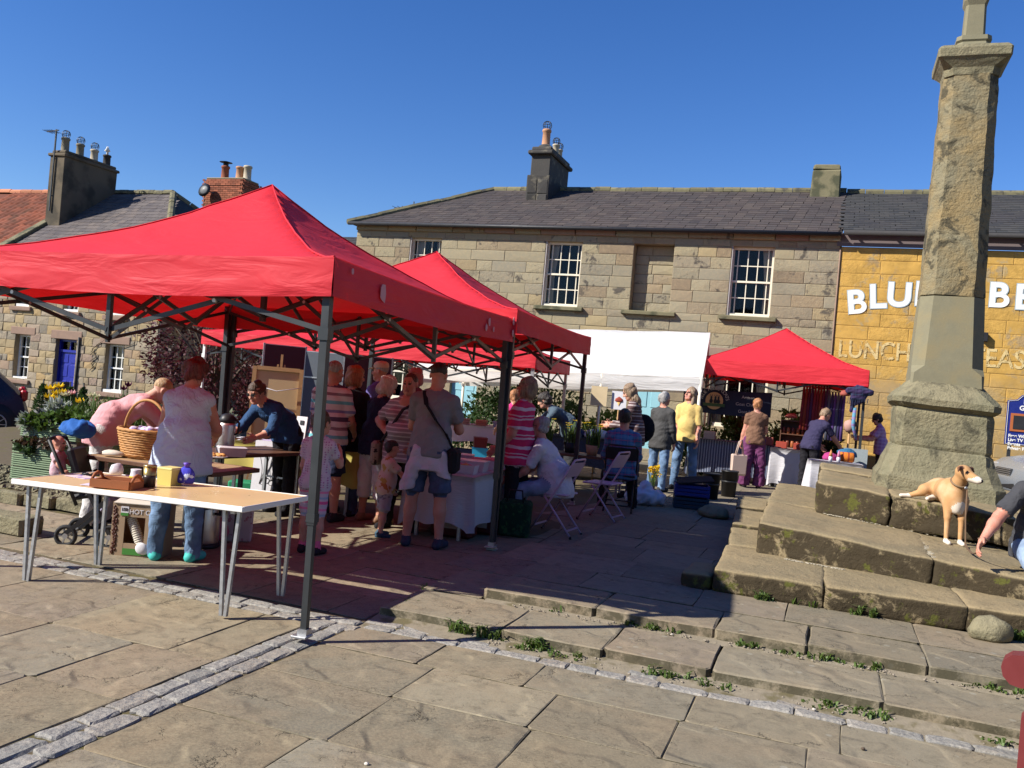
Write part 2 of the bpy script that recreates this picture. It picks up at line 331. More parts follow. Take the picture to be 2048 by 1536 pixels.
# ---- plain things
def cloth_mat(name, col, trans=.35, rough=.85, bump=.25, bs=7, var=.06, tcol=None, wr=.02):
    t = NT(name); co = t.pos(); n = t.noise(co, 2.5, 4); c = t.mix(n, tuple(x * (1 - var) for x in col), tuple(min(1, x * (1 + var)) for x in col))
    st = t.n('ShaderNodeVectorMath', {0: co, 1: (.7, .7, 3.4)}, operation='MULTIPLY').outputs[0]
    h = t.math('ADD', t.noise(st, bs, 3, .5, 1.2), t.math('MULTIPLY', t.noise(co, 160, 2), .02)); nr = t.bump(h, bump, wr)
    t.fin(c, rough, nr, 0, .25)
    tr = t.n('ShaderNodeBsdfTranslucent', {'Color': tcol or col, 'Normal': nr}); mx = t.n('ShaderNodeMixShader', {0: trans})
    t.L(t.b.outputs[0], mx.inputs[1]); t.L(tr.outputs[0], mx.inputs[2]); t.L(mx.outputs[0], t.out.inputs[0]); return t.m
m_red = cloth_mat('red_tent_fabric', (.66, .032, .046), .19, .62, .35, 2.2, .06, (.78, .014, .014), .05)
m_white_t = cloth_mat('white_tent_fabric', (.78, .76, .72), .3, .6, .5, 3, .04, (.8, .74, .64), .03)
m_wcloth = cloth_mat('white_tablecloth', (.66, .64, .66), .2, .85, .4, 9, .05, None, .02)
m_dark_metal = M('dark_grey_metal', (.035, .038, .04), .45, .15, 6, metal=.3, spec=.5)
m_steel = M('brushed_steel', (.66, .64, .61), .38, .1, 30, metal=1); m_galv = M('galvanised_leg', (.42, .42, .42), .42, .15, 25, metal=.8)
m_whitep = M('white_paint', (.72, .71, .66), .5, .06, 9, .1, 30); m_cream = M('cream_paint', (.70, .64, .50), .5, .08, 9, .1, 30)
m_shutter = M('faded_white_paint', (.42, .38, .36), .7, .1, 8)
m_black = M('black_plastic', (.02, .02, .022), .5); m_rubber = M('black_rubber', (.025, .025, .026), .8)
m_blue = M('blue_door_paint', (.012, .02, .26), .35, .1, 4, spec=.5); m_teal = M('pale_teal_paint', (.25, .47, .52), .5, .08, 5)
m_interior = M('dark_room', (.012, .012, .013), .95); m_curtain = M('cream_curtain', (.5, .43, .3), .9, .2, 20, stretch=(6, 6, .3))
m_woodtop = M('pale_laminate', (.62, .43, .21), .32, .05, 2, spec=.5); m_edge = M('white_edging', (.72, .70, .66), .5, .06)
m_darkwood = M('dark_wood', (.11, .052, .03), .5, .25, 8, .1, 30, stretch=(1, 9, 1)); m_oak = M('light_wood', (.42, .25, .11), .55, .2, 8, stretch=(1, 1, 6)); m_canvasb = M('canvas_back', (.50, .36, .19), .8, .1, 10)
m_maroon = M('maroon_felt', (.085, .022, .024), .95, .15, 40); m_greyfelt = M('grey_felt', (.10, .115, .13), .95, .15, 40)
m_leafdk = None
def leaf_mat(name, col, var=.45, tr=.35):
    t = NT(name); r = t.rand(); v = t.math('ADD', t.math('MULTIPLY', r, 2 * var), 1 - var); c = t.mix(1., col, t.n('ShaderNodeCombineColor', {0: v, 1: v, 2: t.math('MULTIPLY', v, v)}).outputs[0], 'MULTIPLY')
    t.fin(c, .55, None, 0, .35); tb = t.n('ShaderNodeBsdfTranslucent', {'Color': c}); mx = t.n('ShaderNodeMixShader', {0: tr})
    t.L(t.b.outputs[0], mx.inputs[1]); t.L(tb.outputs[0], mx.inputs[2]); t.L(mx.outputs[0], t.out.inputs[0]); return t.m
m_leaf = leaf_mat('green_leaf', (.075, .13, .022)); m_leafd = leaf_mat('dark_leaf', (.035, .07, .016)); m_leafr = leaf_mat('plum_leaf', (.075, .016, .016), .6); m_leafs = leaf_mat('silver_leaf', (.28, .31, .25), .3)
m_grass = leaf_mat('grass_blade', (.095, .15, .028)); m_bark = M('bark', (.09, .065, .045), .95, .3, 12, .6, 40)
m_pet_y = leaf_mat('yellow_petal', (.80, .55, .02), .15); m_pet_c = leaf_mat('cream_petal', (.75, .70, .45), .1); m_pet_p = leaf_mat('pink_petal', (.75, .38, .36), .15); m_pet_m = leaf_mat('dark_petal', (.08, .01, .04), .2)
def glass_mat(name, tint=(.02, .022, .025), rough=.03):
    t = NT(name); t.fin(tint, rough, None, 0, .5); t.b.inputs['Alpha'].default_value = 1
    tr = t.n('ShaderNodeBsdfTransparent', {'Color': (.85, .87, .86, 1)}); gl = t.n('ShaderNodeBsdfGlossy', {'Color': (1, 1, 1, 1), 'Roughness': rough}); fr = t.n('ShaderNodeFresnel', {'IOR': 1.28})
    mx = t.n('ShaderNodeMixShader', {0: t.math('ADD', fr.outputs[0], .008)}); t.L(tr.outputs[0], mx.inputs[1]); t.L(gl.outputs[0], mx.inputs[2]); t.L(mx.outputs[0], t.out.inputs[0]); return t.m
m_glass = glass_mat('window_glass')
def flat(name, col, rough=.7, **k): return M(name, col, rough, .06, 12, **k)
# ================================================================== GROUND AND PAVING
def ground_sheet():
    xs = [-400, -150, -70, -45] + list(np.arange(-36, 25, 1.5)) + [35, 60, 150, 400]; ys = [-40, -10, -2] + list(np.arange(0, 44, 1.5)) + [60, 100, 200, 500]
    V = []; Fs = []
    for y in ys:
        for x in xs:
            a, b = ABof((x, y)); r = sm((b - 8.5) / 8.5) * .11
            w = sm((-a - 6.3) / 3.5) * sm((b - 7.0) / 5); z = r * (1 - w) - .55 * w * sm((b - 7) / 13); V.append((x, y, z - .055))
    nx = len(xs)
    for j in range(len(ys) - 1):
        for i in range(nx - 1): Fs.append((j * nx + i, j * nx + i + 1, (j + 1) * nx + i + 1, (j + 1) * nx + i))
    return tag(link('ground', mesh_np('ground', V, Fs, m_ground, True)), 'brown ground sheet under the whole market place', None, None, 'structure')
ground_sheet()
def slab_obj(name, a0, a1, b0, b1, zf, mat, parent, gap=.005, th=.035, tilt=.0022, edge=.0035, lift=None, irr=.008):
    """one paving stone: irregular outline, worn arris, dropped joints"""
    J = lambda s: random.uniform(-s, s)
    a0 += gap / 2; a1 -= gap / 2; b0 += gap / 2; b1 -= gap / 2
    la, lb = a1 - a0, b1 - b0; k = min(.022, la * .15, lb * .15) * random.uniform(.4, 1.2)
    o = [(a0 + k, b0 + J(irr) * .4), ((a0 + a1) / 2 + J(la * .2), b0 + J(irr)), (a1 - k, b0 + J(irr) * .4), (a1 + J(irr) * .3, b0 + k), (a1 + J(irr) * .6, (b0 + b1) / 2), (a1 + J(irr) * .3, b1 - k),
         (a1 - k, b1 + J(irr) * .4), ((a0 + a1) / 2 + J(la * .2), b1 + J(irr)), (a0 + k, b1 + J(irr) * .4), (a0 + J(irr) * .3, b1 - k), (a0 + J(irr) * .6, (b0 + b1) / 2), (a0 + J(irr) * .3, b0 + k)]
    ca, cb = (a0 + a1) / 2, (b0 + b1) / 2; ta, tb = J(tilt), J(tilt); z0 = J(tilt) if lift is None else lift
    n = len(o); V = []; c = W(ca, cb, zf(ca, cb))
    def pt(a, b, dz): return W(a, b, zf(a, b) + z0 + ta * (a - ca) / la * 2 + tb * (b - cb) / lb * 2 + dz) - c
    for (a, b), in [(q,) for q in o]: V.append(pt(a, b, -th))
    for a, b in o: V.append(pt(a, b, -edge * random.uniform(.5, 1.3)))
    for a, b in o:
        e = edge * random.uniform(.6, 2.2); V.append(pt(a + math.copysign(min(e, abs(a - ca)), ca - a), b + math.copysign(min(e, abs(b - cb)), cb - b), J(.0015)))
    Fs = []
    for r in (0, 1):
        for i in range(n): Fs.append((r * n + i, r * n + (i + 1) % n, (r + 1) * n + (i + 1) % n, (r + 1) * n + i))
    Fs.append(tuple(range(2 * n, 3 * n)))
    return link(name, mesh_np(name, V, Fs, mat), parent, c)
zt = lambda a, b: (lambda p: gh(p.x, p.y))(W(a, b))
def lay(name, a0, a1, b0, b1, zf, parent, course=(.5, .72), length=(.55, 1.0), mat=None, **k):
    b = b0; out = []
    while b < b1 - .05:
        c = random.uniform(*course); nb = b + c
        if b1 - nb < course[0] * .6: nb = b1
        a = a0 + random.uniform(-.5, 0) * length[0]
        while a < a1 - .05:
            na = a + random.uniform(*length)
            if a1 - na < length[0] * .45: na = a1
            s = max(a, a0)
            if na - s > .06: out.append(slab_obj(name, s, na, b, nb, zf, mat or m_slab, parent, **k))
            a = na
        b = nb
    return out
pav = tag(link('pavement', mesh_np('pavement', [W(a, b, zt(max(a, -9.4), b) - .009 if a < -2.73 else -.009) for b in (1.2, 4.98, 5.2, 8.5, 10, 12, 14, 16, 18.2) for a in (-9.6, -7, -2.74)],
      [(j * 3 + i, j * 3 + i + 1, j * 3 + i + 4, j * 3 + i + 3) for j in range(8) for i in range(2) if j != 0 or True], m_bed)), 'brown stone flag pavement under the red gazebos', None, None, 'structure')
fp = MB(); fp.add([W(-2.74, .8, -.0095), W(5, .8, -.0095), W(5, 4.96, -.0095), W(-2.74, 4.96, -.0095)], [(0, 1, 2, 3)])
forep = tag(fp.build('pavement', m_bed), 'stone flag pavement in front of the low steps', None, None, 'structure')
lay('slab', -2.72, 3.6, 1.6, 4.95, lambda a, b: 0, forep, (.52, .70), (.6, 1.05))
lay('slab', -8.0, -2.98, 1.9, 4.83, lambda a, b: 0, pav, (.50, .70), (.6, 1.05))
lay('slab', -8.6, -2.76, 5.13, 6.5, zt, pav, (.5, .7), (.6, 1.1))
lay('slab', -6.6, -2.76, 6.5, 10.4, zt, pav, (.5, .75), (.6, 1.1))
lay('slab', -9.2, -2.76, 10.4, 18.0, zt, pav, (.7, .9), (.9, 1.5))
# setts: the double row running away and the row along the foot of the steps
kerb_a = tag(MB().add([W(-2.985, 1.2, -.018), W(-2.725, 1.2, -.018), W(-2.725, 5.0, -.018), W(-2.985, 5.0, -.018)], [(0, 1, 2, 3)]).build('kerb_strip', m_grit), 'double row of grey granite setts running away from the viewer', None, None, 'structure')
for r0, r1 in ((-2.975, -2.86), (-2.852, -2.735)):
    b = 1.6 + random.uniform(0, .1)
    while b < 4.9:
        nb = min(b + random.uniform(.17, .27), 4.92); slab_obj('sett', r0, r1, b, nb, lambda a, b: .004, m_sett, kerb_a, .005, .03, .003, .009, None, .012); b = nb
kb = MB(); kb.add([W(-8.6, 4.83, -.012), W(-2.72, 4.83, -.012), W(-2.72, 5.13, -.012), W(-8.6, 5.13, -.012)], [(0, 1, 2, 3)]); kb.add([W(-2.72, 4.94, -.012), W(3.6, 4.94, -.012), W(3.6, 5.09, -.006), W(-2.72, 5.09, -.006), W(3.6, 5.25, .03), W(-2.72, 5.25, .018)], [(0, 1, 2, 3), (3, 2, 4, 5)]); kb.add([W(-2.2, 5.79, .066), W(3.6, 5.79, .066), W(3.6, 5.9, .095), W(-2.2, 5.9, .085)], [(0, 1, 2, 3)])
kerb_b = tag(kb.build('kerb_strip', m_grit), 'row of pale granite setts along the foot of the low steps', None, None, 'structure')
for k in range(2):
    a = -8.0
    while a < 3.5:
        na = a + random.uniform(.17, .27); sl = .009 * (a + 8); bb = (4.845 if a < -2.75 else 4.955 - .0085 * (a + 2.7) * 0) + k * .12
        if a > -2.75 and k == 1 and random.random() < .72: a = na; continue
        slab_obj('sett', a, na, bb, bb + .112, lambda a, b: .002, m_sett, kerb_b, .005, .03, .003, .009, None, .012); a = na
# two low terraces of flags
ter = MB(); ter.prism([W(-2.70, 5.25), W(4.2, 5.25), W(4.2, 6.2), W(-2.25, 6.2), W(-2.25, 8.4), W(-2.70, 8.4)], -.03, .042); ter.prism([W(-2.20, 5.91), W(4.2, 5.91), W(4.2, 9.0), W(-2.20, 9.0)], -.02, .121)
for b0, b1 in ((9.0, 11), (11, 13), (13, 15), (15, 18.2)):
    o = len(ter.v); ter.add([W(a, b, zt(a, b) - .03) for b in (b0, b1) for a in (-2.20, 4.5)], [(0, 1, 3, 2)])
ter = tag(ter.build('stone_steps', m_bed), 'two low terraces of grey stone flags below the market cross', None, None, 'structure')
def front_row(a0, a1, b0, b1, z, lo, hi, th=.085):
    a = a0
    while a < a1 - .05:
        na = min(a + random.uniform(lo, hi), a1); na = a1 if a1 - na < .3 else na; df = random.uniform(-.012, .012)
        slab_obj('slab', a, na, b0 + df, b1, lambda a, b: z, m_slab, ter, .008, th, .003, .007, None, .016); a = na
front_row(-2.72, 3.7, 5.22, 5.88, .07, .6, .95, .065)
lay('slab', -2.72, -2.25, 5.9, 8.4, lambda a, b: .07, ter, (.6, .9), (.45, .5)); lay('slab', -2.75, -2.24, 8.4, 18.0, lambda a, b: zt(-2.5, b), ter, (.6, .9), (.5, .6))
front_row(-2.23, 3.7, 5.87, 6.42, .15, .55, .85, .075)
lay('slab', -2.23, 3.6, 6.43, 7.05, lambda a, b: .15, ter, (.55, .6), (.6, .9))
lay('slab', -2.23, -.6, 7.06, 10.0, zt, ter, (.55, .75), (.55, .95))
lay('slab', -2.23, 3.2, 10.0, 18.0, zt, ter, (.75, .95), (.8, 1.3))
# raised cobbled bed by the planter, edged with kerb stones
k0 = ABof(gnd(0, 1024)); bedp = [(-12.5, k0[1] + .05), (-6.75, 6.75), (-6.6, 7.4), (-7.2, 12.0), (-14, 12.0)]
bed = tag(MB().prism([W(*p) for p in bedp], -.3, .07).build('cobbled_bed', m_bed), 'raised cobbled bed under the green planter', None, None, 'structure')
for j in range(17):
    for i in range(34):
        b = 6.55 + j * .155 + random.uniform(-.01, .01); a = -11.2 + i * .13 + (j % 2) * .06 + random.uniform(-.01, .01)
        if b < k0[1] + .1 + (a + 12.5) / 5.75 * (6.75 - k0[1]) or a > -6.75: continue
        if len(bed.children) > 280: continue
        if -9.0 < a < -6.95 and b > 7.75: continue
        slab_obj('cobble', a, a + .13, b, b + .15, lambda a, b: .10, m_cross, bed, .02, .03, .008, .03, None, .02)
n = 14; p0 = Vector((-12.0, k0[1] + .02)); p1 = Vector((-6.7, 6.62))
for i in range(n):
    q0 = p0.lerp(p1, i / n); slab_obj('kerb_stone', q0.x, q0.x + .37, q0.y, q0.y + .14, lambda a, b: .12, m_cross, bed, .015, .12, .008, .02)
kq = ABof(gnd(38, 1074)); tag(MB().box(W(kq[0] - .28, kq[1] + .1, .075), (.62, .24, .16), RE, .02, .008).build('kerb_stone', m_cross), 'loose grey kerb stone lying on the flags past the folding table', 'kerb stone')

# ================================================================== MARKET CROSS
cross = thing('market_cross', 'tall weathered sandstone market cross on a stack of broad worn steps', 'monument', W(1.15, 11.0, 0))
CO = Vector(cross.location)
def rblock(name, quad, z0, z1, mat, parent, r=.03, tiltf=None, amp=.018, seed=0, org=None, low=0):
    """worn block: quad = plan corners (fl, fr, br, bl) in market axes, rounded arrises and an uneven skin"""
    q = [Vector(p) for p in quad]; lx = (q[1] - q[0]).length; ly = (q[3] - q[0]).length; lz = z1 - z0
    def ax(l, n):
        r_ = min(r, l * .3); s = [0, .3 * r_, r_]; m = [r_ + (l - 2 * r_) * i / n for i in range(1, n)]; return s + m + [l - r_, l - .3 * r_, l]
    X, Y_, Z = ax(lx, max(2, int(lx / .06))), ax(ly, max(2, int(min(ly, 1.5) / .08))), ax(lz, 6); idx = {}; V = []; Fs = []
    def vid(i, j, k):
        if (i, j, k) in idx: return idx[(i, j, k)]
        p = Vector((X[i], Y_[j], Z[k])); rr = [min(r, l * .3) for l in (lx, ly, lz)]
        c = Vector((min(max(p.x, rr[0]), lx - rr[0]), min(max(p.y, rr[1]), ly - rr[1]), min(max(p.z, rr[2]), lz - rr[2]))); d = p - c
        m = max(abs(d.x), abs(d.y), abs(d.z))
        if m > 1e-6 and d.length > 1e-6: p = c + d * (m / d.length)
        s, t = p.x / lx, p.y / ly; pl = q[0] * (1 - s) * (1 - t) + q[1] * s * (1 - t) + q[2] * s * t + q[3] * (1 - s) * t
        w = W(pl.x, pl.y, z0 + p.z); nn = mnoise.noise_vector(w * 3.1 + Vector((seed, 0, 0))) * amp + mnoise.noise_vector(w * 9 + Vector((seed, 5, 0))) * amp * .45 + mnoise.noise_vector(w * 24 + Vector((seed, 9, 0))) * amp * .35; nn.z *= .6
        if tiltf: w.z += tiltf(pl.x, pl.y) * (.25 + .75 * p.z / lz) if low else tiltf(pl.x, pl.y)
        idx[(i, j, k)] = len(V); V.append(w + nn - (org if org is not None else CO)); return idx[(i, j, k)]
    nx, ny, nz = len(X) - 1, len(Y_) - 1, len(Z) - 1
    for i in range(nx):
        for j in range(ny):
            Fs.append((vid(i, j, nz), vid(i + 1, j, nz), vid(i + 1, j + 1, nz), vid(i, j + 1, nz)))
    for k in range(nz):
        for i in range(nx): Fs.append((vid(i, 0, k), vid(i + 1, 0, k), vid(i + 1, 0, k + 1), vid(i, 0, k + 1))); Fs.append((vid(i + 1, ny, k), vid(i, ny, k), vid(i, ny, k + 1), vid(i + 1, ny, k + 1)))
        for j in range(ny): Fs.append((vid(0, j + 1, k), vid(0, j, k), vid(0, j, k + 1), vid(0, j + 1, k + 1))); Fs.append((vid(nx, j, k), vid(nx, j + 1, k), vid(nx, j + 1, k + 1), vid(nx, j, k + 1)))
    return link(name, mesh_np(name, V, Fs, mat, True), parent)
def tl(a, b): return -.05 * max(0, a + .5)
bm = MB(); bm.prism([W(-.55, 7.3), W(4.4, 7.3), W(4.4, 14), W(-1.0, 12.2)], .1, .29); bm.prism([W(-.3, 8.6), W(4.4, 8.2), W(4.4, 14), W(-.4, 12.7)], .2, .32)
bm.build('core', m_step, cross, CO)
s3 = [(-.76, 7.02), (.06, 7.02), (1.02, 7.05), (2.3, 7.05), (3.8, 7.1)]
for i in range(4): rblock('step_stone', [s3[i], s3[i + 1], (s3[i + 1][0] - .01, 8.35), (s3[i][0] - .06, 8.35)], .14, .33, m_step, cross, .032, None, .014, i)
for i, (b0, b1) in enumerate(((8.36, 9.6), (9.61, 11.0), (11.01, 12.3))): rblock('step_stone', [(-.80 - .1 * i, b0), (.3, b0), (.3, b1), (-.9 - .1 * i, b1)], .14 + .03 * i, .335 + .035 * i, m_step, cross, .032, None, .015, 9 + i)
s4 = [(-.53, 8.10), (.86, 7.78), (2.35, 7.42), (3.9, 7.1)]
for i in range(3): rblock('step_stone', [s4[i], s4[i + 1], (s4[i + 1][0] + .06, s4[i + 1][1] + 2.3), (s4[i][0] - .05, s4[i][1] + 1.9)], .3, .605, m_step, cross, .036, tl, .02, 20 + i, None, 1)
rblock('step_stone', [(-.58, 10.01), (.9, 10.01), (.9, 12.7), (-.62, 12.7)], .3, .615, m_step, cross, .036, tl, .02, 25, None, 1)
s5 = [(-.08, 9.72), (.62, 9.45), (1.8, 9.1), (3.6, 8.6)]
for i in range(3): rblock('step_stone', [s5[i], s5[i + 1], (s5[i + 1][0] + .05, s5[i + 1][1] + 2.2), (s5[i][0], s5[i][1] + 2.2)], .56, .925, m_step, cross, .04, tl, .024, 30 + i, None, 1)
rblock('step_stone', [(-.08, 11.93), (2.6, 11.5), (2.6, 13.2), (-.1, 13.2)], .56, .95, m_step, cross, .04, tl, .02, 36, None, 1)
m_mortw2 = M('pale_mortar_crumb', (.34, .30, .22), .95, .3, 30, .6, 70)
mm = MB()
for i in range(330):                                    # crumbs of pale mortar along the joints of the steps
    t = random.random(); ch = random.choice((0, 0, 0, 1, 2))
    if ch == 0: a = .0 + 1.6 * t; b = 9.66 - .36 * t - random.uniform(0.0, .08) ** 1.3 * 1.6; z = .61 + tl(a, b)
    elif ch == 1: a = .86 + random.uniform(-.02, .02) ; b = 7.85 + 1.2 * t; z = .60 + tl(a, b)
    else: a = -.3 + .5 * t; b = 7.98 - .12 * t - random.uniform(0, .05); z = .333
    s = random.uniform(.006, .022); mm.box(W(a, b, z), (s * 1.8, s, s * .35), Rz(random.uniform(0, 3)), s * .3, s * .15)
tag(mm.build('mortar_crumbs', m_mortw2, cross, CO), None, None, None, 'stuff')
def octo(c, w, ch, z): return [W(c[0] + x, c[1] + y, z) for x, y in ((-w + ch, -w), (w - ch, -w), (w, -w + ch), (w, w - ch), (w - ch, w), (-w + ch, w), (-w, w - ch), (-w, -w + ch))]
CC = (1.15, 11.0)
def loft(name, rings, mat, parent, org, smooth=False, sub=1, amp=0., seed=0):
    R = []
    for i in range(len(rings) - 1):
        for k in range(sub): t = k / sub; R.append([p.lerp(q, t) for p, q in zip(rings[i], rings[i + 1])])
    R.append(rings[-1])
    if sub > 1:                                          # also split round the ring, so the skin can be worn
        R = [[p.lerp(r[(i + 1) % len(r)], t / 3) for i, p in enumerate(r) for t in range(3)] for r in R]
    n = len(R[0]); V = []; Fs = []
    for r in R:
        for p in r: V.append(p - org + (mnoise.noise_vector(p * 4 + Vector((seed, 0, 0))) * amp + mnoise.noise_vector(p * 13 + Vector((seed, 3, 0))) * amp * .5 if amp else Vector()))
    for i in range(len(R) - 1):
        for k in range(n): Fs.append((i * n + k, i * n + (k + 1) % n, (i + 1) * n + (k + 1) % n, (i + 1) * n + k))
    Fs.append(tuple(range(n))[::-1]); Fs.append(tuple((len(R) - 1) * n + k for k in range(n)))
    return link(name, mesh_np(name, V, Fs, mat, smooth), parent)
def tiltz(ring, k=.045, c=CC): return [Vector((p.x, p.y, p.z - k * (ABof(p)[0] - c[0]))) for p in ring]
loft('plinth', [tiltz(octo(CC, w, c_, z)) for w, c_, z in ((.64, .11, .80), (.635, .12, .98), (.60, .12, 1.04), (.54, .11, 1.20), (.505, .09, 1.31), (.475, .09, 1.33))], m_cross, cross, CO, False, 5, .014, 2)
loft('block', [tiltz(octo(CC, w, c_, z)) for w, c_, z in ((.475, .07, 1.33), (.485, .07, 1.36), (.48, .08, 1.70), (.465, .08, 1.78))], m_cross, cross, CO, False, 4, .016, 5)
loft('moulding', [tiltz(octo(CC, w, c_, z)) for w, c_, z in ((.48, .08, 1.755), (.535, .09, 1.80), (.54, .09, 1.86), (.49, .11, 1.93), (.40, .1, 2.02), (.37, .09, 2.05))], m_cross, cross, CO, False, 4, .012, 8)
loft('lower_shaft', [octo(CC, w, c_, z) for w, c_, z in ((.365, .02, 2.02), (.363, .03, 2.16), (.36, .125, 2.24), (.325, .125, 3.02))], m_smooth, cross, CO)
loft('upper_shaft', [octo(CC, w, c_, z) for w, c_, z in ((.322, .122, 3.03), (.298, .112, 4.4), (.274, .10, 5.50))], m_shaft, cross, CO, False, 22, .012, 11)
DZ = -.21
loft('capital', [octo(CC, w, c_, z + DZ) for w, c_, z in ((.275, .08, 5.70), (.285, .08, 5.78), (.345, .03, 5.86), (.365, .02, 5.88), (.37, .02, 5.97), (.345, .03, 6.01), (.25, .08, 6.03))], m_cross, cross, CO, False, 2, .006, 14)
loft('finial', [octo(CC, w, c_, z + DZ) for w, c_, z in ((.2, .07, 6.02), (.165, .05, 6.11), (.18, .05, 6.13), (.175, .05, 6.18), (.112, .025, 6.2), (.104, .025, 6.55), (.125, .025, 6.60), (.125, .025, 6.78), (.1, .025, 6.82), (.085, .025, 7.3))], m_smooth, cross, CO, False)
MB().box(W(CC[0], CC[1], 6.98 + DZ) , (.75, .2, .2), RE, .03).build('cross_arm', m_smooth, cross, CO)
bp = at(1985, 1248, 6.2); bz = gnd(1985, 1262, .15)
V = []; me = None
def pebble(name, c, s, mat, seed=1, n=10, parent=None):
    V = []; Fs = []
    for i in range(n + 1):
        for k in range(2 * n):
            th, ph = math.pi * i / n, math.pi * k / n; d = Vector((math.sin(th) * math.cos(ph), math.sin(th) * math.sin(ph), math.cos(th)))
            f = 1 + .22 * mnoise.noise(d * 1.3 + Vector((seed, 0, 0))) + .06 * mnoise.noise(d * 4 + Vector((seed, 0, 0))); V.append((d.x * s[0] * f, d.y * s[1] * f, max(d.z * s[2] * f, -s[2] * .5)))
    for i in range(n):
        for k in range(2 * n): Fs.append((i * 2 * n + k, i * 2 * n + (k + 1) % (2 * n), (i + 1) * 2 * n + (k + 1) % (2 * n), (i + 1) * 2 * n + k))
    return link(name, mesh_np(name, V, Fs, mat, True), parent, c)
tag(pebble('boulder', (3.46, 6.10, .20), (.15, .11, .105), m_cross, 4), 'rounded grey boulder lying at the foot of the cross steps', 'boulder')
rblock('step_stone', [(-1.02, 7.06), (-.775, 7.04), (-.78, 7.6), (-1.0, 7.55)], .08, .27, m_step, cross, .05, None, .02, 61)
bq = gnd(1432, 1020, .25); tag(pebble('boulder', (bq.x, bq.y + .1, .2), (.2, .24, .10), m_cross, 12), 'dark boulder in the shade behind the blue crate', 'boulder')
# ================================================================== BUILDINGS
def stone_obj(name, x0, x1, z0, z1, y, mat, parent, proud=.02, gap=.007, bul=.012, jit=.004):
    w, h = (x1 - x0 - gap) / 2, (z1 - z0 - gap) / 2; J = lambda: random.uniform(-jit, jit); e = min(.014, w * .25, h * .25); pr = proud * random.uniform(.5, 1.2)
    V = [(sx * w + J(), .03, sz * h + J()) for sx, sz in ((-1, -1), (1, -1), (1, 1), (-1, 1))]
    V += [(x * .999, -pr * .35, z * .999) for x, _, z in V[:4]]
    V += [(sx * (w - e) + J(), -pr + J() * .6, sz * (h - e) + J()) for sx, sz in ((-1, -1), (1, -1), (1, 1), (-1, 1))]
    V.append((random.uniform(-.3, .3) * w, -pr - bul * random.random(), random.uniform(-.3, .3) * h))
    Fs = []
    for r in (0, 4):
        for i in range(4): Fs.append((r + i, r + (i + 1) % 4, r + 4 + (i + 1) % 4, r + 4 + i))
    for i in range(4): Fs.append((8 + i, 8 + (i + 1) % 4, 12))
    return link(name, mesh_np(name, V, Fs, mat), parent, ((x0 + x1) / 2, y, (z0 + z1) / 2))
def wall_sheet(root, x0, x1, z0, z1, opens, mat, y=0., rev=.24, name='wall', rmat=None):
    m = MB(); xs = sorted({x0, x1, *[v for o in opens for v in o[:2]]}); zs = sorted({z0, z1, *[v for o in opens for v in o[2:4]]})
    for i in range(len(xs) - 1):
        for j in range(len(zs) - 1):
            cx, cz = (xs[i] + xs[i + 1]) / 2, (zs[j] + zs[j + 1]) / 2
            if any(o[0] < cx < o[1] and o[2] < cz < o[3] for o in opens): continue
            m.add([(xs[i], y, zs[j]), (xs[i + 1], y, zs[j]), (xs[i + 1], y, zs[j + 1]), (xs[i], y, zs[j + 1])], [(0, 1, 2, 3)])
    for o in opens:
        a, b, c, d = o[:4]; r = rev
        m.add([(a, y, c), (a, y, d), (a, y + r, d), (a, y + r, c)], [(0, 1, 2, 3)]); m.add([(b, y, c), (b, y, d), (b, y + r, d), (b, y + r, c)], [(3, 2, 1, 0)])
        m.add([(a, y, d), (b, y, d), (b, y + r, d), (a, y + r, d)], [(0, 1, 2, 3)]); m.add([(a, y, c), (b, y, c), (b, y + r, c), (a, y + r, c)], [(3, 2, 1, 0)])
    return m.build(name, mat, root)
def stones(root, x0, x1, courses, opens, mat, lens, y=-.003, limit=300, proud=.02, bul=.012, vis=None, jit=.004, merge=None):
    rest = []; n = 0
    for ci in range(len(courses) - 1):
        z0, z1 = courses[ci], courses[ci + 1]; x = x0 + (0 if ci % 2 else -random.uniform(.1, .3))
        cuts = sorted([(o[0], o[1]) for o in opens if min(o[3], z1) - max(o[2], z0) > .35 * (z1 - z0)])
        segs = []; s = x0
        for c in cuts:
            if c[0] > s: segs.append((s, c[0]))
            s = max(s, c[1])
        if s < x1: segs.append((s, x1))
        for a, b in segs:
            x = a
            while x < b - .03:
                nx = x + random.uniform(*lens) * (1.25 if z1 - z0 > .25 else 1)
                if b - nx < lens[0] * .6: nx = b
                if vis is None or vis((x + nx) / 2, (z0 + z1) / 2):
                    if n < limit: stone_obj('stone', x, nx, z0, z1, y, mat, root, proud, .008, bul, jit); n += 1
                    else: rest.append((x, nx, z0, z1))
                else: rest.append((x, nx, z0, z1))
                x = nx
    if rest:
        m = MB()
        for a, b, c, d in rest: m.box(((a + b) / 2, y, (c + d) / 2), (b - a - .008, .03 + random.uniform(0, .015), d - c - .008), None, .01)
        tag(m.build('stones', mat, root), None, None, None, 'stuff')
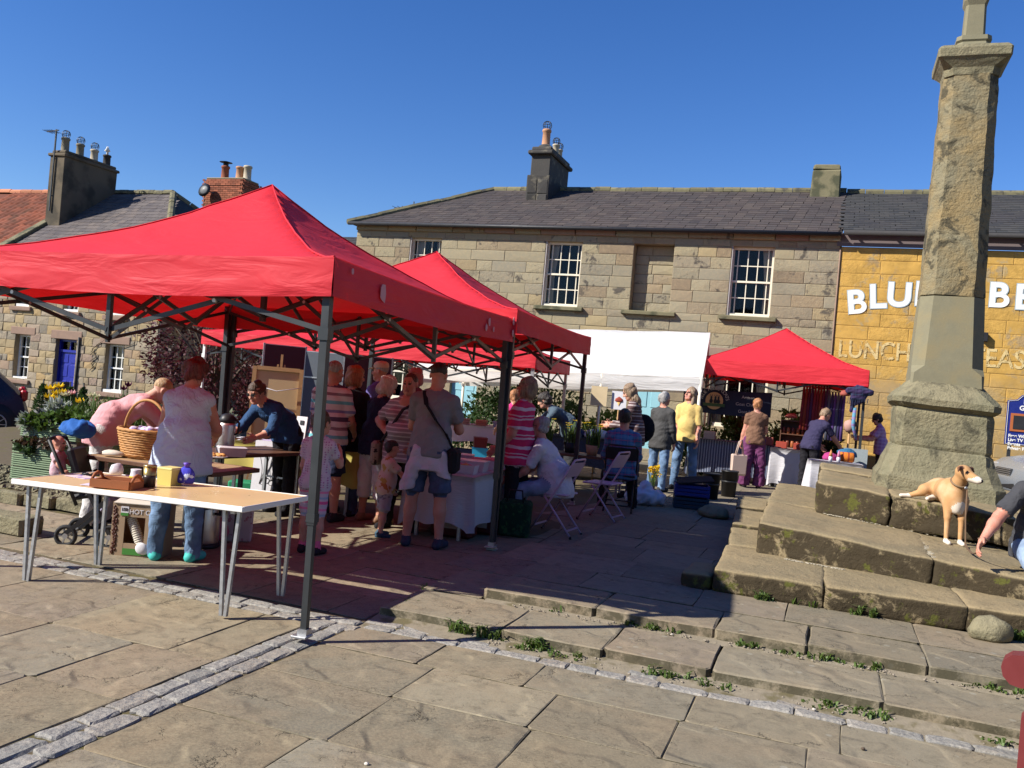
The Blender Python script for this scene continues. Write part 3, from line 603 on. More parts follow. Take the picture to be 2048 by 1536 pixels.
def sash(root, x0, x1, z0, z1, y, cols, rows, mat, fr=.05, bars=.022, curtain=0, name='window', sillm=None, room=True, box=.0):
    m = MB(); cx, cz = (x0 + x1) / 2, (z0 + z1) / 2; w, h = x1 - x0, z1 - z0
    for s in (-1, 1): m.box((cx + s * (w / 2 - fr / 2), y, cz), (fr, .09, h - .002)); m.box((cx, y - .001, cz + s * (h / 2 - fr / 2)), (w - 2 * fr - .002, .088, fr))
    ix0, ix1, iz0, iz1 = x0 + fr, x1 - fr, z0 + fr * 1.3, z1 - fr; iw, ih = ix1 - ix0, iz1 - iz0
    m.box((cx, y - .012, (iz0 + iz1) / 2), (iw, .075, .045)); m.box((cx, y + .0, iz0 - .01), (iw, .07, .05))
    t = 0; xc = [ix0]
    for c in cols: t += c; xc.append(ix0 + iw * t / sum(cols))
    for x in xc[1:-1]: m.box((x, y + .012, (iz0 + iz1) / 2), (bars, .04, ih))
    zc = [iz0 + ih * k / rows for k in range(rows + 1)]
    for k, z in enumerate(zc[1:-1]):
        if rows % 2 == 0 and k + 1 == rows // 2: continue
        m.box((cx, y + .0125, z), (iw, .042, bars))
    win = m.build(name, mat, root)
    for i in range(len(xc) - 1):
        for k in range(rows):
            t1, t2 = random.uniform(-.004, .004), random.uniform(-.004, .004); yy = y + .016
            MB().add([(xc[i], yy - t1, zc[k] - t2 * 0), (xc[i + 1], yy + t1, zc[k]), (xc[i + 1], yy + t1 + t2, zc[k + 1]), (xc[i], yy - t1 + t2, zc[k + 1])], [(0, 1, 2, 3)]).build('pane', m_glass, win)
    if room:
        r = MB(); d = 1.3; yb = y + .06
        P = [(x0 - .3, yb, z0 - .3), (x1 + .3, yb, z0 - .3), (x1 + .3, yb, z1 + .2), (x0 - .3, yb, z1 + .2)]; Q = [(p[0], yb + d, p[2]) for p in P]
        r.add(P + Q, [(0, 1, 5, 4), (1, 2, 6, 5), (2, 3, 7, 6), (3, 0, 4, 7), (4, 5, 6, 7)]); r.build('room', m_interior, win)
    if curtain:
        for s in ((-1, 1) if curtain == 2 else (1,) if curtain == 1 else (-1,)):
            xa = ix0 if s < 0 else ix1; V = []; n = 12
            for i in range(n + 1):
                for zz, wd in ((z0, .15), (z0 + h * .45, .13), (z1, .22)): V.append((xa - s * wd * w / .9 * i / n, y + .12 + .02 * math.sin(i * 2.2), zz))
            link('curtain', mesh_np('curtain', V, [(i * 3 + k, (i + 1) * 3 + k, (i + 1) * 3 + k + 1, i * 3 + k + 1) for i in range(n) for k in range(2)], m_curtain, True), win)
    return win
def slate_roof(root, el, er, rr, rl, mat, gauge=.3, width=.28, limit=300, under=None, name='slate'):
    el, er, rr, rl = map(Vector, (el, er, rr, rl)); up = (rl - el); nrm = (er - el).cross(rr - er).normalized()
    xd = (er - el).normalized(); ud = nrm.cross(xd).normalized()
    if ud.z < 0: ud = -ud
    H = (rl - el).dot(ud); u = MB(); u.add([el - nrm * .01 * (1 if nrm.z > 0 else -1), er, rr, rl], [(0, 1, 2, 3)])
    rf = u.build('roof', under or mat, root); nz = nrm if nrm.z > 0 else -nrm
    rows = int(H / gauge); L0 = 0.0; dR = (rr - el).dot(xd); dE = (er - el).dot(xd); dL = (rl - el).dot(xd)
    me = MB().add([(-width / 2 + .003, 0, .0), (width / 2 - .003, 0, .0), (width / 2 - .003, gauge * 1.12, .0), (-width / 2 + .003, gauge * 1.12, .0), (-width / 2 + .003, 0, .016), (width / 2 - .003, 0, .016), (width / 2 - .003, gauge * 1.12, .006), (-width / 2 + .003, gauge * 1.12, .006)], [(0, 1, 5, 4), (1, 2, 6, 5), (3, 0, 4, 7), (4, 5, 6, 7)])
    mesh = mesh_np(name, me.v, me.f, mat); B = Matrix((xd, ud, nz)).transposed(); items = []
    for r in range(rows):
        t = r * gauge / H; xl = dL * t; xr = dE + (dR - dE) * t; x = xl - (width / 2 if r % 2 else 0) + width / 2
        while x - width * .4 < xr:
            if x > xl - .02 and x < xr + width * .1: items.append((el + xd * (x + random.uniform(-.008, .008)) + ud * (r * gauge + random.uniform(-.012, .012)) + nz * .012, random.uniform(-.02, .02)))
            x += width
    items.sort(key=lambda q: ((Rz(root.rotation_euler.z) @ q[0]) + root.location).length)
    for p, an in items[:limit]:
        o = link(name, mesh, rf); o.matrix_local = Matrix.Translation(p) @ (B @ Rz(an) @ Rx(random.uniform(-.012, .012))).to_4x4()
    if items[limit:]:
        m = MB()
        for p, an in items[limit:]:
            R_ = B @ Rz(an); m.add([R_ @ Vector(v) + p for v in me.v], me.f)
        tag(m.build(name + 's', mat, rf), None, None, None, 'stuff')
    return rf
def pot(parent, c, r, h, mat, guard=False, lip=True):
    m = MB(); m.lathe([(r * 1.12, 0), (r * 1.1, h * .06), (r, h * .1), (r * .93, h * .82), (r * 1.1, h * .85), (r * 1.12, h * .95), (r * .95, h), (r * .8, h), (r * .78, h * .7)], c, 14); p = m.build('chimney_pot', mat, parent)
    return p
def guard(parent, c, r):
    m = MB()
    for k in range(5):
        t = math.pi * k / 5; pts = [Vector((math.cos(t) * math.sin(q) * r, math.sin(t) * math.sin(q) * r, -math.cos(q) * r)) + Vector(c) + Vector((0, 0, r * .85)) for q in np.linspace(.35, 2 * math.pi - .35, 17)]; m.tube(pts, .008, 4)
    m.tube([Vector((math.cos(q) * r, math.sin(q) * r, r * .85)) + Vector(c) for q in np.linspace(0, 6.283, 17)], .008, 4); m.build('bird_guard', m_dark_metal, parent)

# ---- long stone building
AX = -12.72; B0 = 21.25
bld = thing('stone_building', 'long two storey sandstone building with slate roof and small paned sash windows', 'building', W(AX, B0, 0), -TH)
Xl = lambda a: a - AX
wins = [(Xl(-11.05), Xl(-10.12), 3.74, 5.39), (Xl(-7.18), Xl(-6.22), 3.74, 5.39), (Xl(-4.89), Xl(-3.90), 3.74, 5.40), (Xl(-2.53), Xl(-1.55), 3.74, 5.39)]
gw = [(Xl(-9.5), Xl(-8.75), .3, 2.45), (Xl(-4.62), Xl(-3.82), .3, 2.45), (Xl(-2.75), Xl(-1.45), 1.1, 2.75), (Xl(-11.6), Xl(-10.4), 1.0, 2.5)]
WL = Xl(-.12)
wall_sheet(bld, 0, WL, -.2, 5.7, wins + gw, m_mortar, rev=.32)
MB().add([(0, 0, -.2), (0, 7, -.2), (0, 7, 5.7), (0, 0, 5.7)], [(0, 3, 2, 1)]).add([(WL, 7, -.2), (0, 7, -.2), (0, 7, 5.7), (WL, 7, 5.7)], [(0, 1, 2, 3)]).build('side_wall', m_rub, bld)
cs = [-.2, .1, .4, .7, 1.0, 1.3, 1.6, 1.9, 2.2, 2.48, 2.75, 3.02, 3.30, 3.56, 3.74, 4.015, 4.29, 4.565, 4.84, 5.115, 5.39, 5.545]
stones(bld, 0, WL, cs, wins + gw, m_ash, (.34, .78), limit=300, vis=lambda x, z: z > 2.8, proud=.010, bul=.010, jit=.002)
x = 0
while x < WL:                                            # projecting eaves course
    nx = min(x + random.uniform(.7, 1.1), WL); stone_obj('cornice_stone', x, nx, 5.55, 5.70, -.03, m_lintel if random.random() < .25 else m_ash, bld, .06, .006, 0); x = nx
for i, (a, b, c, d) in enumerate(wins):
    if i == 2:
        bf = MB().add([(a, .3, c), (b, .3, c), (b, .3, d), (a, .3, d)], [(0, 1, 2, 3)]).build('blocked_window', m_mortar, bld)
        zz = c
        while zz < d - .05:
            x = a
            while x < b - .02:
                nx = x + random.uniform(.25, .55); nx = b if b - nx < .2 else nx; stone_obj('stone', x, nx, zz, min(zz + .236, d), .295, m_ash, bf, .02); x = nx
            zz += .236
    else:
        w = sash(bld, a, b, c, d, .17, [.1, .27, .27, .27, .1], 4, m_cream, .055, .022, (2, -1, 0, 1)[i])
        MB().box((a + .012, .065, (c + d) / 2), (.02, .125, d - c - .004)).build('reveal_board', m_shutter, w)
        MB().box(((a + b) / 2, .10, c + .03), (b - a - .02, .12, .05)).build('timber_sill', m_cream, w)
    MB().box(((a + b) / 2, -.02, c - .055), (b - a + .34, .24, .105), None, .015, .006).build('window_sill', m_sill, bld)
for a, b, c, d in gw[:2]:                                # pale teal doorways behind the stalls
    m = MB(); m.box(((a + b) / 2, .12, (c + d) / 2), (b - a - .004, .06, d - c))
    dr = m.build('door', m_teal, bld)
    for k in (-1, 1):
        for z in (.8, 1.7): MB().box(((a + b) / 2 + k * (b - a) * .21, .085, z), ((b - a) * .3, .02, .6), None, .008).build('door_panel', m_teal, dr)
for a, b, c, d in gw[2:]: sash(bld, a, b, c, d, .15, [1, 1, 1, 1], 4, m_cream, .06, .025, 2)
for a, b, c, d in gw: stone_obj('lintel', a - .2, b + .2, d, d + .22, -.012, m_sill if a < 5 else m_lintel, bld, .03, .006, 0)
RDG = 3.5; RZ = 7.53
slate_roof(bld, (-.16, -.2, 5.70), (Xl(-.10), -.2, 5.70), (Xl(-.10), RDG, RZ), (Xl(-10.2), RDG, RZ), m_slate, .21, .235)
MB().add([(-.16, -.2, 5.7), (Xl(-10.2), RDG, RZ), (-.16, 7.2, 5.7)], [(0, 1, 2)]).add([(-.16, 7.2, 5.7), (Xl(-10.2), RDG, RZ), (WL, RDG, RZ), (WL, 7.2, 5.7)], [(0, 1, 2, 3)]).build('back_roof', m_slate2, bld)
def ridge(root, p0, p1, n, mat, w=.22):
    p0 = Vector(p0); p1 = Vector(p1)
    for i in range(n):
        q0 = p0.lerp(p1, i / n); q1 = p0.lerp(p1, (i + .97) / n); j = random.uniform(-.012, .012); d = (q1 - q0).normalized(); s = d.cross(Vector((0, 0, 1))).normalized(); up = s.cross(d); m = MB()
        pr = [(-w / 2, -.05), (-w / 2, .02), (-w * .2, .085), (w * .2, .085), (w / 2, .02), (w / 2, -.05)]; vs = [q + s * a + up * (b + j) for q in (q0, q1) for a, b in pr]
        m.add(vs, [(k, k + 1, 7 + k, 6 + k) for k in range(5)] + [(5, 4, 3, 2, 1, 0), (6, 7, 8, 9, 10, 11)]).build('ridge_stone', mat, root)
ridge(bld, (-.2, -.2, 5.74), (Xl(-10.2), RDG, RZ + .02), 10, m_ridge); ridge(bld, (Xl(-10.2), RDG, RZ + .02), (Xl(-.1), RDG, RZ + .02), 22, m_ridge)
MB().tube([(-.15, -.26, 5.70), (WL, -.26, 5.69)], .05, 8).build('gutter', m_black, bld)
zcc = fac(1078, 292, B0 + 2.4)[1] - 9.12
a0, _ = fac(1047, 395, B0 + 2.2); a1, _ = fac(1092, 395, B0 + 2.2)
ch = MB(); x0, x1 = Xl(a0), Xl(a1); xc = (x0 + x1) / 2; cw = x1 - x0
ch.box((xc, 3.35, 7.4 + zcc / 2), (cw, 2.0, 1.75 + zcc), None, .02, .01); ch.box((xc, 3.35, 8.5 + zcc), (cw * .86, 1.8, .8), None, .02, .008); ch.box((xc, 3.35, 8.94 + zcc), (cw * 1.12, 2.05, .12), None, .03); ch.box((xc, 3.35, 9.06 + zcc), (cw * .9, 1.85, .12), None, .03)
chim = ch.build('chimney', m_chim, bld)
for z in (6.95, 7.38): stone_obj('quoin', x0 + .03, xc - .02, z - .2, z + .2, 2.345, m_chim, chim, .02); stone_obj('quoin', xc, x1 - .03, z - .22, z + .2, 2.345, m_chim, chim, .02)
MB().lathe([(.24, 9.1), (.2, 9.2), (.14, 9.24)], (xc, 2.75, zcc), 12).build('pot_base', m_chim, chim)
for yy, rr, hh, g in ((2.75, .12, .52, 1), (3.7, .10, .36, 1), (4.05, .10, .30, 1)):
    p = pot(chim, (xc, yy, 9.18 + zcc), rr, hh, m_pot if yy < 3 else m_pot_p); guard(p if False else chim, (xc, yy, 9.18 + zcc + hh), .13 if yy < 3 else .11)
m = MB(); xq = Xl(fac(1650, 390, B0 + 3.2)[0]); m.box((xq, 3.3, 7.62), (.72, .7, .75), None, .03, .015); m.box((xq, 3.3, 8.07), (.68, .66, .16), None, .04, .015); m.build('chimney', m_sill, bld)
xt = Xl(fac(828, 405, B0 + 6)[0]); zt_ = fac(828, 403, B0 + 6)[1]; m = MB(); m.bar((xt, 6, 5.8), (xt, 6, zt_), .03); m.bar((xt - .75, 6, zt_ - .22), (xt + .9, 6, zt_ - .22), .02)
for k in range(9): m.bar((xt - .7 + k * .19, 5.75, zt_ - .22), (xt - .7 + k * .19, 6.25, zt_ - .22), .012)
tag(m.build('television_aerial', m_dark_metal, bld), 'thin rooftop aerial')
# ---- yellow painted inn next door
inn = thing('inn_building', 'two storey inn with a yellow painted stone front and white sign lettering', 'building', W(-.1, B0, 0), -TH)
IW = 11.0
wall_sheet(inn, 0, IW, -.2, 5.45, [], m_mort_y); wall_sheet(inn, -.1, IW, 5.45, 5.75, [], flat('grey_fascia', (.13, .10, .095)), -.06, .1, 'fascia')
cy = [-.2, .1, .4, .7, 1.0, 1.3, 1.6, 1.9, 2.2, 2.5, 2.8, 3.08, 3.36, 3.66, 3.95, 4.25, 4.54, 4.85, 5.15, 5.44]
stones(inn, .02, IW, cy, [], m_yel, (.42, .85), limit=190, vis=lambda x, z: x < 4.2 and z > .6, proud=.008, bul=.008, jit=.002)
slate_roof(inn, (0.0, -.22, 5.78), (IW, -.22, 5.78), (IW, 3.5, 7.5), (0.0, 3.5, 7.5), m_slate2, .19, .22, 300)
ridge(inn, (0, 3.5, 7.52), (IW, 3.5, 7.52), 24, m_ridge)
MB().tube([(.02, -.30, 5.72), (IW, -.30, 5.72)], .06, 8).build('gutter', flat('grey_gutter', (.035, .033, .033), .8), inn)
for k in range(9): MB().box((.25 + k * .8, -.22, 5.72), (.03, .18, .05)).build('gutter_bracket', m_black, inn)
MB().tube([(-.02, -.03, 5.4), (-.02, -.03, .2)], .018, 6).build('drain_pipe', m_lintel, inn)
tx_paint = None
def paint_mat(name, col, thr, sc=3.5):
    t = NT(name); co = t.pos(); t.fin(col, .8); tr = t.n('ShaderNodeBsdfTransparent'); mx = t.n('ShaderNodeMixShader', {0: t.rng(t.math('ADD', t.math('MULTIPLY', t.noise(co, sc, 6, .8), .6), t.math('MULTIPLY', t.noise(co, 22, 4, .8), .4)), thr - .05, thr + .05)})
    t.L(tr.outputs[0], mx.inputs[1]); t.L(t.b.outputs[0], mx.inputs[2]); t.L(mx.outputs[0], t.out.inputs[0]); return t.m
m_ltr = paint_mat('white_letter_paint', (.74, .72, .68), .22); m_ltrb = paint_mat('blue_letter_edge', (.34, .42, .45), .30); m_ltrf = paint_mat('faded_letter_paint', (.58, .44, .20), .465)
def text(name, body, size, mat, parent, loc, rot=(math.pi / 2, 0, 0), off=0., ext=.002, al='LEFT', sx=1., sp=1.):
    c = bpy.data.curves.new(name, 'FONT'); c.body = body; c.size = size; c.offset = off; c.extrude = ext; c.align_x = al; c.space_character = sp
    o = bpy.data.objects.new(name, c); COL.objects.link(o); bpy.context.view_layer.update()
    me = bpy.data.meshes.new_from_object(o.evaluated_get(bpy.context.evaluated_depsgraph_get())); bpy.data.objects.remove(o); bpy.data.curves.remove(c)
    me.materials.clear(); me.materials.append(mat); q = link(name, me, parent, loc); q.rotation_euler = rot; q.scale = (sx, 1, 1); return q
for chx, (px, py), an in (('B', (1702, 628), -2), ('L', (1745, 616), -1), ('U', (1779, 611), 3), ('E', (1834, 610), 6), ('B', (1982, 613), 8), ('E', (2035, 617), 9), ('L', (2082, 622), 9), ('L', (2124, 628), 9)):
    a, z = fac(px, py, B0); sl = 7 + {-2: 4, -1: 1}.get(an, -4)
    for mt, of, yy, d in ((m_ltrb, .034, -.024, 0), (m_ltr, .016, -.0262, 0)): text('letter', chx, .74, mt, inn, (a + .02, yy, z), (math.pi / 2, -rad(8 if an == -2 else 5 if an == -1 else 0), 0), of, .001, 'LEFT', 1.0)
a, z = fac(1672, 711, B0); text('lettering', 'LUNCHEONS', .56, m_ltrf, inn, (a + .12, -.024, z - .02), off=.006, ext=.001, sx=.80); a, z = fac(1938, 729, B0); text('lettering', 'TEAS', .56, m_ltrf, inn, (a + .1, -.024, z - .02), off=.006, ext=.001, sx=.85)
a, z = fac(1969, 675, B0); MB().box((a + .1, -.09, z), (.1, .12, .2), None, .01).build('wall_lamp', m_black, inn)
# blue notice board in front of the inn
pa = at(2012, 842, 17.6); sg = thing('notice_board', 'blue notice board with white lettering and a small blackboard panel', 'sign', (pa.x, pa.y, gh(pa.x, pa.y)), -TH); gz = sg.location.z
zb, zt2 = at(2012, 888, 17.6).z - gz, at(2012, 800, 17.6).z - gz; hh = zt2 - zb
m = MB(); ol = [(0, zb), (.95, zb), (.95, zt2), (.78, zt2 + .03), (.70, zt2 + .12), (.475, zt2 + .15), (.25, zt2 + .12), (.17, zt2 + .03), (0, zt2)]; m.extrude(ol, (0, 0, 0), (1, 0, 0), (0, 0, 1), (0, .03, 0)); bdm = flat('navy_sign_paint', (.012, .022, .16), .35, spec=.5); m.build('board', bdm, sg)
e = MB(); c0 = Vector((.475, (zb + zt2) / 2))
for p, q in zip(ol, ol[1:] + ol[:1]): e.bar((p[0] * .96 + .019, -.004, (p[1] - c0.y) * .97 + c0.y), (q[0] * .96 + .019, -.004, (q[1] - c0.y) * .97 + c0.y), .014, .006)
e.build('border', m_whitep, sg); m = MB(); m.bar((.1, .05, 0), (.1, .05, zt2), .06); m.bar((.85, .05, 0), (.85, .05, zt2), .06); m.build('post', m_dark_metal, sg)
text('lettering', 'Belford', .13, m_whitep, sg, (.475, -.006, zt2 - .05), al='CENTER', off=.004); text('lettering', 'Golf Club', .13, m_whitep, sg, (.475, -.006, zt2 - .18), al='CENTER', off=.004)
m = MB(); m.box((.475, -.005, zt2 - .43), (.8, .03, .36)); m.build('frame', flat('orange_wood', (.35, .10, .03)), sg); MB().box((.475, -.015, zt2 - .43), (.7, .025, .27)).build('blackboard', m_black, sg)
for k, s in enumerate(('Free Wi-Fi and', 'Live TV Sports', 'Events', 'Private Functions')): text('lettering', s, .085, m_whitep, sg, (.06, -.006, zt2 - .73 - k * .082), off=.003)

# ---- cottage across the road
LX = -26.5; LB = 20.2; LZ = -.7
cot = thing('stone_cottage', 'two storey rubble stone cottage with a bright blue front door and slate roof', 'house', W(LX, LB, 0), -TH)
X2 = lambda a: a - LX
lw = [(X2(-23.82), X2(-23.2), .50, 1.88), (X2(-20.22), X2(-19.50), .40, 1.82), (X2(-23.95), X2(-23.38), 2.75, 4.0), (X2(-22.0), X2(-21.4), 2.68, 3.95), (X2(-20.22), X2(-19.6), 2.66, 3.95)]
dr = (X2(-22.16), X2(-21.33), LZ, 1.84); CW = X2(-18.32)
wall_sheet(cot, 0, CW, LZ, 4.5, lw + [dr], m_mortar)
zz = LZ; cc = [zz]
while zz < 4.4: zz += random.uniform(.15, .27); cc.append(min(zz, 4.5))
stones(cot, 0, CW, cc, lw + [dr], m_rub, (.18, .46), limit=300, proud=.018, bul=.014, jit=.012, vis=lambda x, z: x > X2(-24.6) and -.1 < z < 3.2)
for a, b, c, d in lw:
    w = sash(cot, a, b, c, d, .2, [1, 1, 1], 4, m_whitep, .06, .025, 0 if c > 2 else 2); stone_obj('lintel', a - .2, b + .2, d, d + .24, -.012, m_lintel, cot, .03, .006, 0)
    MB().box(((a + b) / 2, .10, c + .04), (b - a - .02, .18, .08)).build('timber_sill', m_whitep, w); MB().box(((a + b) / 2, -.01, c - .07), (b - a + .3, .2, .13), None, .015, .006).build('window_sill', m_lintel, cot)
    if c > 1 or a > 6: 
        bl = MB(); zz = c + .1
        while zz < d - .06: bl.box(((a + b) / 2 + .1, .30, zz), ((b - a) * .55, .03, .018), Rx(.5)); zz += .04
        bl.build('blind', m_cream, w)
a, b, c, d = dr; m = MB(); m.box(((a + b) / 2, .2, (c + 1.52) / 2), (b - a - .1, .05, 1.52 - c)); 
for s in (a + .03, b - .03): m.box((s, .18, (c + d) / 2), (.06, .1, d - c))
m.box(((a + b) / 2, .18, 1.5), (b - a - .12, .11, .07)); m.box(((a + b) / 2, .18, d - .03), (b - a - .12, .1, .06)); m.box(((a + b) / 2, .18, 1.66), (.035, .06, .28)); door = m.build('front_door', m_blue, cot)
for k in (-1, 1):
    for z0, z1 in ((.2, .6), (.72, 1.08), (1.14, 1.4)): MB().box(((a + b) / 2 + k * .18, .172, (z0 + z1) / 2), (.27, .02, z1 - z0), None, .012).build('door_panel', m_blue, door)
MB().add([(a + .06, .21, 1.54), (b - .06, .21, 1.54), (b - .06, .21, d - .06), (a + .06, .21, d - .06)], [(0, 1, 2, 3)]).build('fanlight', m_glass, door); MB().box(((a + b) / 2, .5, 1.0), (b - a + .4, .02, 2.2)).build('hall', m_interior, door)
stone_obj('lintel', a - .2, b + .2, d, d + .27, -.012, m_lintel, cot, .03, .006, 0); MB().tube([(b + .12, -.05, d + .1), (b + .12, -.05, LZ)], .035, 8).build('drain_pipe', m_black, cot)
m = MB(); m.tube([Vector((X2(-19.1), -.04, 3.1)).lerp(Vector((X2(-20.55), -.04, 1.75)), t / 6) + Vector((0, 0, -.18 * math.sin(t / 6 * 3.14))) for t in range(7)], .012, 4); m.tube([(X2(-19.15), -.04, 3.0), (X2(-19.1), -.05, 1.9), (X2(-19.6), -.04, 1.72)], .01, 4)
for k in range(8): m.tube([(X2(-20.6) + random.uniform(-.1, .1), -.05, 1.75 - k * .09), (X2(-20.6) + random.uniform(-.14, .14), -.06, 1.62 - k * .09)], .012, 4)
m.build('dry_vine', m_bark, cot)
MB().add([(CW, 0, LZ), (CW, 7, LZ), (CW, 7, 4.5), (CW, 0, 4.5)], [(0, 1, 2, 3)]).build('side_wall', m_mortar, cot)
m = MB(); zz = LZ
while zz < 4.4:
    h = random.uniform(.18, .28); y = 0
    while y < 6.9: w = random.uniform(.25, .55); m.box((CW, y + w / 2, zz + h / 2), (.05 + random.uniform(0, .03), w - .015, h - .015), None, .012); y += w
    zz += h
tag(m.build('side_stones', m_rub, cot), None, None, None, 'stuff')
RZ2 = 7.1; xr = X2(-21.4); GX = X2(-24.45)
slate_roof(cot, (GX - .1, -.2, 4.45), (CW + .2, -.2, 4.45), (xr, 3.5, RZ2), (GX - .1, 3.5, RZ2), m_slate3, .23, .23, 300)
MB().add([(CW + .2, -.2, 4.45), (CW + .2, 7.2, 4.45), (xr, 3.5, RZ2)], [(0, 1, 2)]).add([(CW + .2, 7.2, 4.45), (GX - .1, 7.2, 4.45), (GX - .1, 3.5, RZ2), (xr, 3.5, RZ2)], [(0, 1, 2, 3)]).build('back_roof', m_slate2, cot)
ridge(cot, (GX, 3.5, RZ2 + .02), (xr, 3.5, RZ2 + .02), 8, m_ridge); ridge(cot, (xr, 3.5, RZ2 + .02), (CW + .2, -.2, 4.5), 10, m_ridge); ridge(cot, (CW + .2, 7.2, 4.5), (xr, 3.5, RZ2 + .02), 9, m_ridge, .15)
# pantiled neighbour and the tall rendered chimney on the party wall
nb = thing('pantiled_house', 'house roofed in red pantiles with a tall brown rendered chimney', 'house', W(LX - 9.5, LB - .02, 0), -TH); NX = 9.5 + GX - .12
MB().add([(0, 0, LZ), (NX, 0, LZ), (NX, 0, 4.5), (0, 0, 4.5)], [(0, 1, 2, 3)]).build('wall', m_rub, nb)
rf = MB().add([(0, -.2, 4.45), (NX, -.2, 4.45), (NX, 3.5, 7.05), (0, 3.5, 7.05)], [(0, 1, 2, 3)]).add([(0, 7.2, 4.45), (NX, 7.2, 4.45), (NX, 3.5, 7.05), (0, 3.5, 7.05)], [(3, 2, 1, 0)]).build('roof', m_pantile, nb)
ud = Vector((0, 3.7, 2.6)).normalized(); nz = Vector((0, -2.6, 3.7)).normalized(); SL = math.hypot(3.7, 2.6); prof = [(-.13, .02), (-.10, .05), (-.05, .055), (0, .03), (.05, 0.01), (.10, .008), (.135, .025)]
V = [(p[0], y, p[1] + dz) for y, dz in ((0, .025), (.36, 0)) for p in prof] + [(p[0], 0, p[1] - .005) for p in prof]; Fs = [(i, i + 1, 8 + i, 7 + i) for i in range(6)] + [(14 + i, 15 + i, i + 1, i) for i in range(6)]
tm = mesh_np('pantile', V, Fs, m_pantile, True); B_ = Matrix((Vector((1, 0, 0)), ud, nz)).transposed(); k = 0
for r in range(13):
    for c in range(15):
        o = link('pantile', tm, rf); p = Vector((NX - .14 - c * .262, -.2, 4.45)) + ud * (r * .345) + nz * .015 + Vector((0, 0, random.uniform(-.006, .006))); o.matrix_local = Matrix.Translation(p) @ B_.to_4x4()
ridge(nb, (0, 3.5, 7.1), (NX, 3.5, 7.1), 22, M('orange_ridge', (.42, .17, .09), .9, .2, 6, rnd=.3)); 
m = MB(); m.box((NX + .0, 0, 0), (.01, .01, .01)); cop = MB()
for i in range(9):
    q = Vector((NX + .06, -.25, 4.5)).lerp(Vector((NX + .06, 3.5, 7.14)), (i + .5) / 9); cop.box(q, (.3, .5, .12), Rx(math.atan2(2.64, 3.75)), .02)
cop.build('coping', m_sill, nb)
xa, _ = fac(115, 360, LB + 1.3); cx = xa - (LX - 9.5); zt3 = fac(115, 312, LB + 1.6)[1]
m = MB(); m.box((cx + .0, 2.35, (zt3 + 5.4) / 2), (.62, 2.2, zt3 - 5.4), None, .02, .01); m.box((cx, 2.35, zt3 - .06), (.74, 2.32, .09), None, .02, .01); m.box((cx, 2.35, zt3 + .05), (.6, 2.15, .1), None, .03); c1 = m.build('chimney', m_render, nb)
for i, (yy, mt, hh) in enumerate(((1.5, m_pot_g, .50), (2.1, m_pot_g, .47), (2.7, m_pot_p, .45), (3.25, m_pot_k, .42))):
    pot(c1, (cx, yy, zt3 + .06), .125, hh, mt)
    if i < 3: guard(c1, (cx, yy, zt3 + .06 + hh), .13)
m = MB(); m.tube([(cx, 3.25, zt3 + .45), (cx, 3.25, zt3 + .62), (cx + .04, 3.2, zt3 + .75)], .04, 6); m.lathe([(0.0, 0), (.1, .03), (.0, .2)], (cx + .02, 3.22, zt3 + .58), 8); m.build('cowl', m_whitep, c1)
m = MB(); xx = cx - .1; m.bar((xx, 1.2, zt3 - 1.9), (xx, 1.2, zt3 + .75), .04); m.bar((xx - .4, 1.2, zt3 + .68), (xx + .1, 1.2, zt3 + .72), .03)
for k in range(5): m.bar((xx - .38 + k * .09, 1.0, zt3 + .68), (xx - .38 + k * .09, 1.4, zt3 + .68), .012)
for z in (-1.4, -.2): m.bar((xx, 1.2, zt3 + z), (xx + .06, 1.3, zt3 + z), .03)
m.build('television_aerial', m_dark_metal, nb)
# house with the brick chimney, behind the cottage
pc = at(443, 400, 33.); bh = thing('brick_chimney_house', 'slate roofed house behind the cottage with a broad red brick chimney', 'house', (pc.x, pc.y, 0), -TH)
m = MB(); m.box((-1, 3.0, 2.4), (7, 6, 6.2)); m.build('wall', m_rub, bh); slate_roof(bh, (-4.6, -.3, 5.3), (2.7, -.3, 5.3), (2.7, 3.0, 7.2), (-4.6, 3.0, 7.2), m_slate2, .35, .35, 60)
zt4 = at(448, 357, 33.).z; m = MB(); rr = 0; z = zt4 - 2.2
MB().box((0, .55, zt4 - 1.5), (1.72, 1.0, 2.9)).build('chimney_core', m_mortar, bh)
while z < zt4 - .02:
    big = .05 if z > zt4 - .26 else 0
    for fy, n, ln in ((0, 8, 1.76 + big), (1, 5, 1.06 + big)):
        for k in range(n + (rr % 2)):
            w = ln / n; t = (k + .5 - (rr % 2) * .5) * w - ln / 2
            if abs(t) > ln / 2: continue
            ww = w if abs(t) < ln / 2 - .01 else w * .5
            if fy == 0: m.box((t, .04 - big / 2, z + .035), (ww - .012, .03, .066))
            else: m.box((.865 + big / 2, .55 + t, z + .035), (.03, ww - .012, .066))
    z += .078; rr += 1
brc = m.build('chimney', m_brick, bh); brc['kind'] = 'stuff'
MB().box((0, .55, zt4 + .03), (1.7, .95, .06), None, .02).build('chimney_cap', m_mortar, bh)
for xx, mt, hh in ((-.35, m_brick, .55), (.33, m_pot, .52), (.68, m_pot_p, .55)): pot(bh, (xx, .5, zt4 + .05), .15, hh, mt)
m = MB(); m.lathe([(.1, .6), (.1, .72)], (-.35, .5, zt4), 8); m.lathe([(.25, .74), (.0, .8)], (-.35, .5, zt4), 10); m.build('cowl', m_black, bh)
